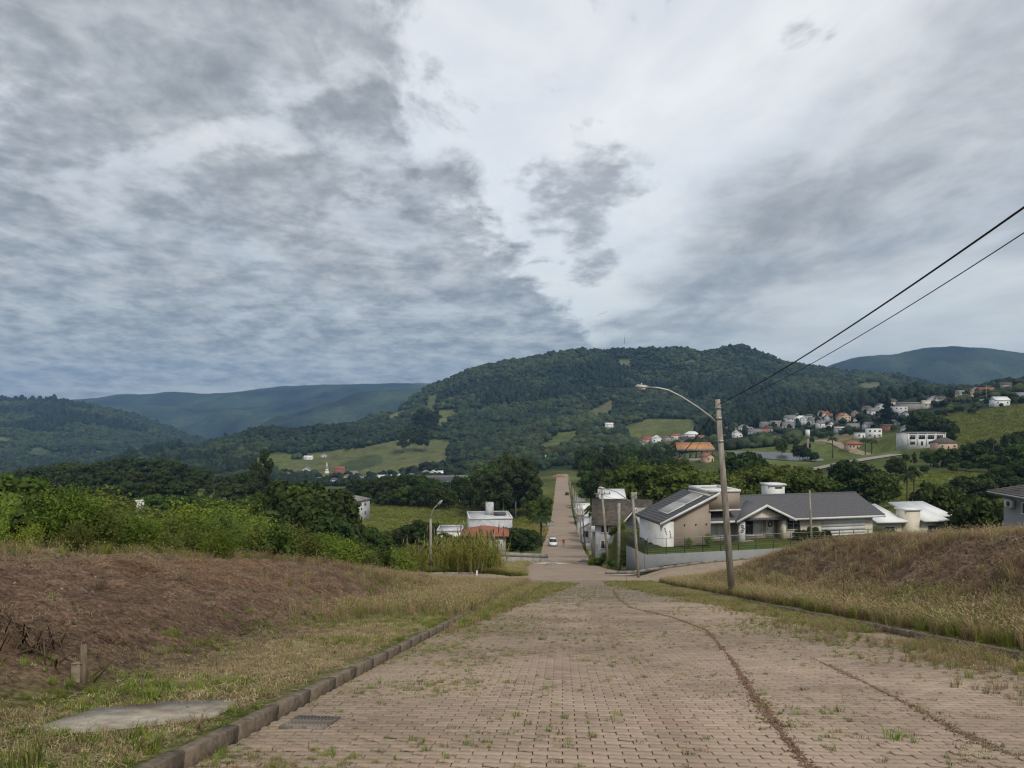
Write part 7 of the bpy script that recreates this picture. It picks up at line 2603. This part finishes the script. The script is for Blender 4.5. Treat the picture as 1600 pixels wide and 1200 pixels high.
for (kd, k, u, v, h, lab) in (
    ('short_green', 1, 203, 1156, .14, 'bright green tuft at the front edge of the concrete slab, left one'),
    ('short_green', 1, 240, 1162, .13, 'bright green tuft at the front edge of the concrete slab, right one'),
    ('tall_green', 0, 48, 1205, .36, 'large yellow-green grass tuft at the lower left corner'),
    ('tall_green', 0, 18, 1212, .30, 'yellow-green tuft cut by the left edge of the view'),
    ('short_green', 0, 349, 1136, .10, 'small green tuft right of the concrete slab'),
    ('short_green', 1, 366, 1117, .11, 'green tuft between the slab tip and the kerb'),
    ('short_green', 0, 415, 1090, .16, 'dark green tuft on the verge above the drain grate'),
    ('short_green', 1, 404, 1110, .10, 'bright little tuft just left of the kerb'),
    ('short_green', 0, 170, 1198, .09, 'low green tuft at the bottom left of the verge'),
    ('short_green', 1, 126, 1112, .10, 'green tuft at the foot of the wooden stake'),
    ('short_green', 0, 1310, 1113, .11, 'green tuft on the paving between the two soil tracks'),
    ('short_green', 1, 1396, 1158, .13, 'largest green tuft on the right paving'),
    ('short_green', 0, 1256, 1079, .09, 'tuft beside the red soil track, upper one'),
    ('short_green', 0, 1420, 1152, .08, 'small tuft next to the largest green tuft on the right paving'),
    ('short_green', 0, 888, 1168, .09, 'tuft in the middle of the paving, nearest the viewer'),
    ('short_green', 1, 924, 1154, .07, 'tiny tuft in the middle of the paving, right one'),
    ('short_green', 0, 882, 1122, .07, 'tuft in the middle of the paving, upper one'),
    ('short_green', 1, 847, 1000, .14, 'green tuft on the paving a little left of centre'),
    ('tall_green', 1, 1140, 931, .6, 'lush green grass clump at the foot of the lamp pole'),
    ('tall_green', 0, 1158, 934, .55, 'green grass clump right of the lamp pole foot'),
):
    lone(kd, k, u, v, h, lab)


def dead_stems():
    for (u, v, y, h, lab) in ((1317, 958, 24, 1.35, 'tall dead stalk standing in the right verge grass'), (1212, 928, 34, 1.2, 'dead stalk left of the tall one in the verge'),
                              (978, 904, 58, 1.3, 'dead stalk near the side street corner'), (776, 916, 56, 1.0, 'dark dead stalk at the left corner of the crossing')):
        x = XU(u, y); z = gz1(x, y)
        m = MB()
        m.tube([(0, 0, -.1), (.03, 0, h * .5), (.01, .03, h)], [.014, .010, .004], 5)
        for q in range(9):
            t = .4 + .6 * q / 9; a = q * 2.4
            m.tube([(.02, 0, h * t), (.02 + .12 * math.cos(a), .12 * math.sin(a), h * t + .10)], [.005, .002], 3)
        o = m.build('dead_stalk', M_TWIG, None, loc=(x, y, z))
        tag(o, lab, 'dead stalk')
    # tangle of dark twigs left of the stake
    x, y = XU(45, 9.2), 9.2
    m = MB()
    rr = random.Random(4)
    for q in range(46):
        a = rr.uniform(0, 6.28); r = rr.uniform(0, .55); l = rr.uniform(.15, .6); b_ = rr.uniform(0, 6.28)
        px, py = r * math.cos(a) * 1.6, r * math.sin(a)
        zz = gz1(x + px, y + py) - gz1(x, y)
        m.tube([(px, py, zz + .02), (px + l * .5 * math.cos(b_), py + l * .5 * math.sin(b_), zz + .10 + .2 * rr.random()), (px + l * math.cos(b_), py + l * math.sin(b_), zz + .05 + .25 * rr.random())], [.010, .008, .004], 4)
    tag(m.build('brushwood', M_TWIG, None, loc=(x, y, gz1(x, y))), 'tangle of dark dead twigs left of the wooden stake', 'brushwood')


dead_stems()


def cane_patch():
    protos = []
    for sd in range(3):
        rg = np.random.default_rng(100 + sd)
        mb = MB(); pl = MB(); V = []; Fc = []; o = 0
        for i in range(46):
            a = rg.uniform(0, 6.28); r = 0.9 * math.sqrt(rg.random()); hh = rg.uniform(1.3, 2.5)
            b_ = np.array([r * math.cos(a), r * math.sin(a), 0]); le = np.array([math.cos(a), math.sin(a), 0]) * rg.uniform(0, .35) * hh
            for q in range(7):
                t = .25 + .75 * q / 7; p0 = b_ + le * t + np.array([0, 0, hh * t])
                a2 = rg.uniform(0, 6.28); d = np.array([math.cos(a2), math.sin(a2), 0]); L_ = rg.uniform(.35, .8); sd_ = np.array([-d[1], d[0], 0]) * .022
                p1 = p0 + d * L_ * .45 + np.array([0, 0, L_ * .5]); p2 = p0 + d * L_ * .95 + np.array([0, 0, L_ * .38])
                V += [p0 - sd_ * .5, p0 + sd_ * .5, p1 - sd_, p1 + sd_, p2 + sd_ * .1, p2 - sd_ * .1]
                Fc += [(o, o + 1, o + 3, o + 2), (o + 2, o + 3, o + 4, o + 5)]; o += 6
            mb.tube([tuple(b_ - np.array([0, 0, .1])), tuple(b_ + le + np.array([0, 0, hh]))], [.014, .006], 3, caps=False)
            if rg.random() < .35:
                tp = b_ + le + np.array([0, 0, hh])
                pl.tube([tuple(tp), tuple(tp + np.array([.04, 0, .3])), tuple(tp + np.array([.08, .02, .55]))], [.012, .05, .008], 4)
        protos.append((np_mesh('leaves', V, Fc, M_CANE), mb.mesh('stems', M_GDRY), pl.mesh('plumes', M_GBROWN)))
    spots = [(648, 72), (664, 76), (684, 73), (698, 77), (712, 73), (724, 76), (734, 72), (743, 76), (752, 73), (760, 77), (766, 74), (575, 64), (655, 82), (705, 84), (740, 84)]
    nm = ['leftmost', 'second', 'third', 'fourth', 'fifth', 'sixth', 'seventh', 'eighth', 'ninth', 'tenth', 'rightmost', 'lone', 'rear left', 'rear middle', 'rear right']
    for i, (u, y) in enumerate(spots):
        x = XU(u, y)
        root = empty('cane_clump', (x, y, g(x, y) - .05), R.uniform(0, 6), f'{nm[i]} clump of yellow-green cane before the orange-red roof', 'cane clump', 'cane clumps on the lane corner')
        if nm[i] == 'lone':
            root['label'] = 'lone small yellow-green cane clump at the end of the scrub'
        k = 1.45 * R.uniform(.85, 1.2) * (.45 if nm[i] == 'lone' else 1) * (1.06 if 700 < u < 765 else .9)
        root.scale = (k, k, k)
        l_, s_, p_ = protos[i % 3]
        link_mesh('leaves', l_, root); link_mesh('stems', s_, root); link_mesh('plumes', p_, root)


cane_patch()


def rough_ground():
    """knee-high growth round the crossing and on the plots beyond it"""
    def area(poly, n, y0, y1, clump, lab, h0, h1, name='rough_grass'):
        us = [p[0] for p in poly]
        u = rng.uniform(min(us), max(us), n); y = np.sqrt(rng.uniform(y0 ** 2, y1 ** 2, n))
        x = XU(u, y); z = G(x, y); v = V0 - F * z / y
        k = inpoly(u, v, poly)
        for pl, h in STREETS:
            d, zz = seg_dist(x, y, pl); k &= d > h + .35
        k &= np.abs(x - RD * y - RC(y)) > 4.6
        x, y, z = x[k], y[k], z[k]
        w = rng.integers(0, len(clump), len(x))
        for i, pr in enumerate(clump):
            m = w == i
            c = int(m.sum())
            if c:
                s_ = rng.uniform(h0, h1, c)
                o = scatter(name, pr, np.c_[x[m], y[m], z[m]], np.c_[np.zeros(c), np.zeros(c), rng.uniform(0, 6.28, c)], np.c_[s_ * 1.6, s_ * 1.6, s_])
                o['label'] = lab
    gg = TG['tall_green'] + TG['tall_dry'][:1]
    area([(640, 930), (640, 860), (860, 862), (858, 900), (740, 905)], 9000, 71.5, 104, gg + TG['tall_green'], 'rough green grass on the plot left of the crossing', .6, 1.3)
    area([(860, 900), (900, 860), (1010, 860), (1010, 900)], 3000, 80, 150, gg, 'rough grass on the corner verge under the poles', .5, 1.0)
    area([(540, 840), (560, 785), (760, 770), (870, 800), (870, 842)], 7000, 180, 370, TG['tall_green'], 'long grass of the meadow', 1.2, 2.6, 'meadow_grass')
    area([(1380, 830), (1390, 740), (1600, 740), (1600, 830)], 4000, 120, 330, TG['tall_green'], 'long grass of the paddock', 1.2, 2.4, 'paddock_grass')
    area([(400, 900), (430, 800), (560, 800), (640, 860), (640, 930)], 5000, 64, 130, gg, 'tangled growth behind the scrub', 1.0, 2.2)
    area([(1425, 690), (1440, 655), (1600, 634), (1640, 700)], 5000, 380, 760, TG['tall_green'], 'rank growth on the hillside meadow', 3, 6, 'meadow_growth')


rough_ground()


def soil_tracks():
    for name, pts, w, m, lab in (('soil_track', [(958, 922), (966, 935), (985, 950), (1050, 965), (1104, 985), (1142, 1030), (1176, 1085), (1216, 1140), (1268, 1205)], .020, M_TRACK, 'red earth spilled in a curving wheel track over the paving'),
                            ('dust_track', [(1270, 1030), (1340, 1062), (1400, 1092), (1500, 1146), (1610, 1196)], .020, M_TRACK2, 'fainter brown earth track on the right of the paving'),
                            ('dust_track', [(905, 950), (900, 944), (915, 938), (928, 930), (930, 922)], .020, M_TRACK2, 'faint looping wheel mark near the crossing')):
        yy = np.array([road_y(p[1]) for p in pts]); xx = np.array([XU(p[0], y) for p, y in zip(pts, yy)])
        d = np.concatenate([[0], np.cumsum(np.hypot(np.diff(xx), np.diff(yy)))])
        n = int(d[-1] / .02)
        t = d[-1] * (1 - rng.uniform(0, 1, n * 9))
        cx = np.interp(t, d, xx); cy = np.interp(t, d, yy)
        q = np.clip(.4 + 1.6 * (fbm(t * 1.3, t * 0 + .3, 3) + .25), .12, 1.4)
        w_ = np.where(rng.random(len(t)) < .2, 2.6, 1.0) * w * (1 + .5 * (cy < 9))
        x = cx + rng.normal(0, 1, len(t)) * w_ * q; y = cy + rng.normal(0, 1, len(t)) * w_ * q
        keep = rng.random(len(t)) < q
        x, y = x[keep], y[keep]
        c = len(x)
        sz = rng.uniform(.0028, .0075, c) * (1 + (rng.random(c) < .03) * 1.2)
        pr = np_mesh('clod', IV1 * (1 + .3 * np.sin(IV1[:, [1, 2, 0]] * 5)), IF1, m)
        o = scatter(name, pr, np.c_[x, y, zroad(y) + .012], np.c_[rng.uniform(0, 6, c), rng.uniform(0, 6, c), rng.uniform(0, 6, c)], np.c_[sz * 2.0, sz * 2.0, sz * .6])
        o['label'] = lab
    # clods and pale chips on the banks
    for (nm, m, n, s0, s1, y0, y1, a, b_, lab) in (('earth_clods', M_CLOD, 9000, KL - 12, KL - 2.2, 5, 45, .008, .035, 'loose earth clods on the left bank'), ('pale_chips', M_STRAW, 900, KL - 12, KL - 2, 5, 42, .008, .028, 'pale chips scattered on the left bank'),
                                                  ('earth_clods', M_CLOD, 4500, KR + 2.5, KR + 8, 9, 45, .015, .06, 'loose earth clods on the right bank'), ('pale_chips', M_STRAW, 450, KR + 2.5, KR + 8, 9, 40, .008, .03, 'pale chips scattered on the right bank')):
        x, y = spread(n, s0, s1, y0, y1)
        c = len(x)
        sz = a + (b_ - a) * rng.random(c) ** 3
        pr = np_mesh('clod', IV1 * (1 + .35 * np.sin(IV1[:, [1, 2, 0]] * 4)), IF1, m)
        o = scatter(nm, pr, np.c_[x, y, gz(x, y) + sz * .2], np.c_[rng.uniform(0, 6, c), rng.uniform(0, 6, c), rng.uniform(0, 6, c)], np.c_[sz * 1.3, sz, sz * .8])
        o['label'] = lab


M_TRACK = mat('red_track_soil', (0.21, 0.14, 0.10), var=.3, scale=20, rough=.95, spec=.05, world=True)
M_TRACK2 = mat('brown_track_soil', (0.24, 0.18, 0.125), var=.3, scale=20, rough=.95, spec=.05, world=True)
M_CLOD = mat('earth_clod', (0.13, 0.088, 0.066), var=.3, scale=14, rough=.95, spec=.05, world=True, rand=.3)
soil_tracks()

# ------------------------------------------------------------------ the air
def haze():
    m = MB(); m.box(-9000, 9000, -1500, 9200, -470, 420)
    mt = bpy.data.materials.new('valley_haze'); mt.use_nodes = True
    nt = mt.node_tree; nt.nodes.clear()
    v = nt.nodes.new('ShaderNodeVolumePrincipled')
    v.inputs['Color'].default_value = (0.33, 0.60, 1.0, 1)
    v.inputs['Density'].default_value = 7.6e-5
    v.inputs['Anisotropy'].default_value = 0.0
    out = nt.nodes.new('ShaderNodeOutputMaterial')
    nt.links.new(v.outputs[0], out.inputs['Volume'])
    o = m.build('haze', mt)
    o['kind'] = 'stuff'
    o.display_type = 'WIRE'


haze()
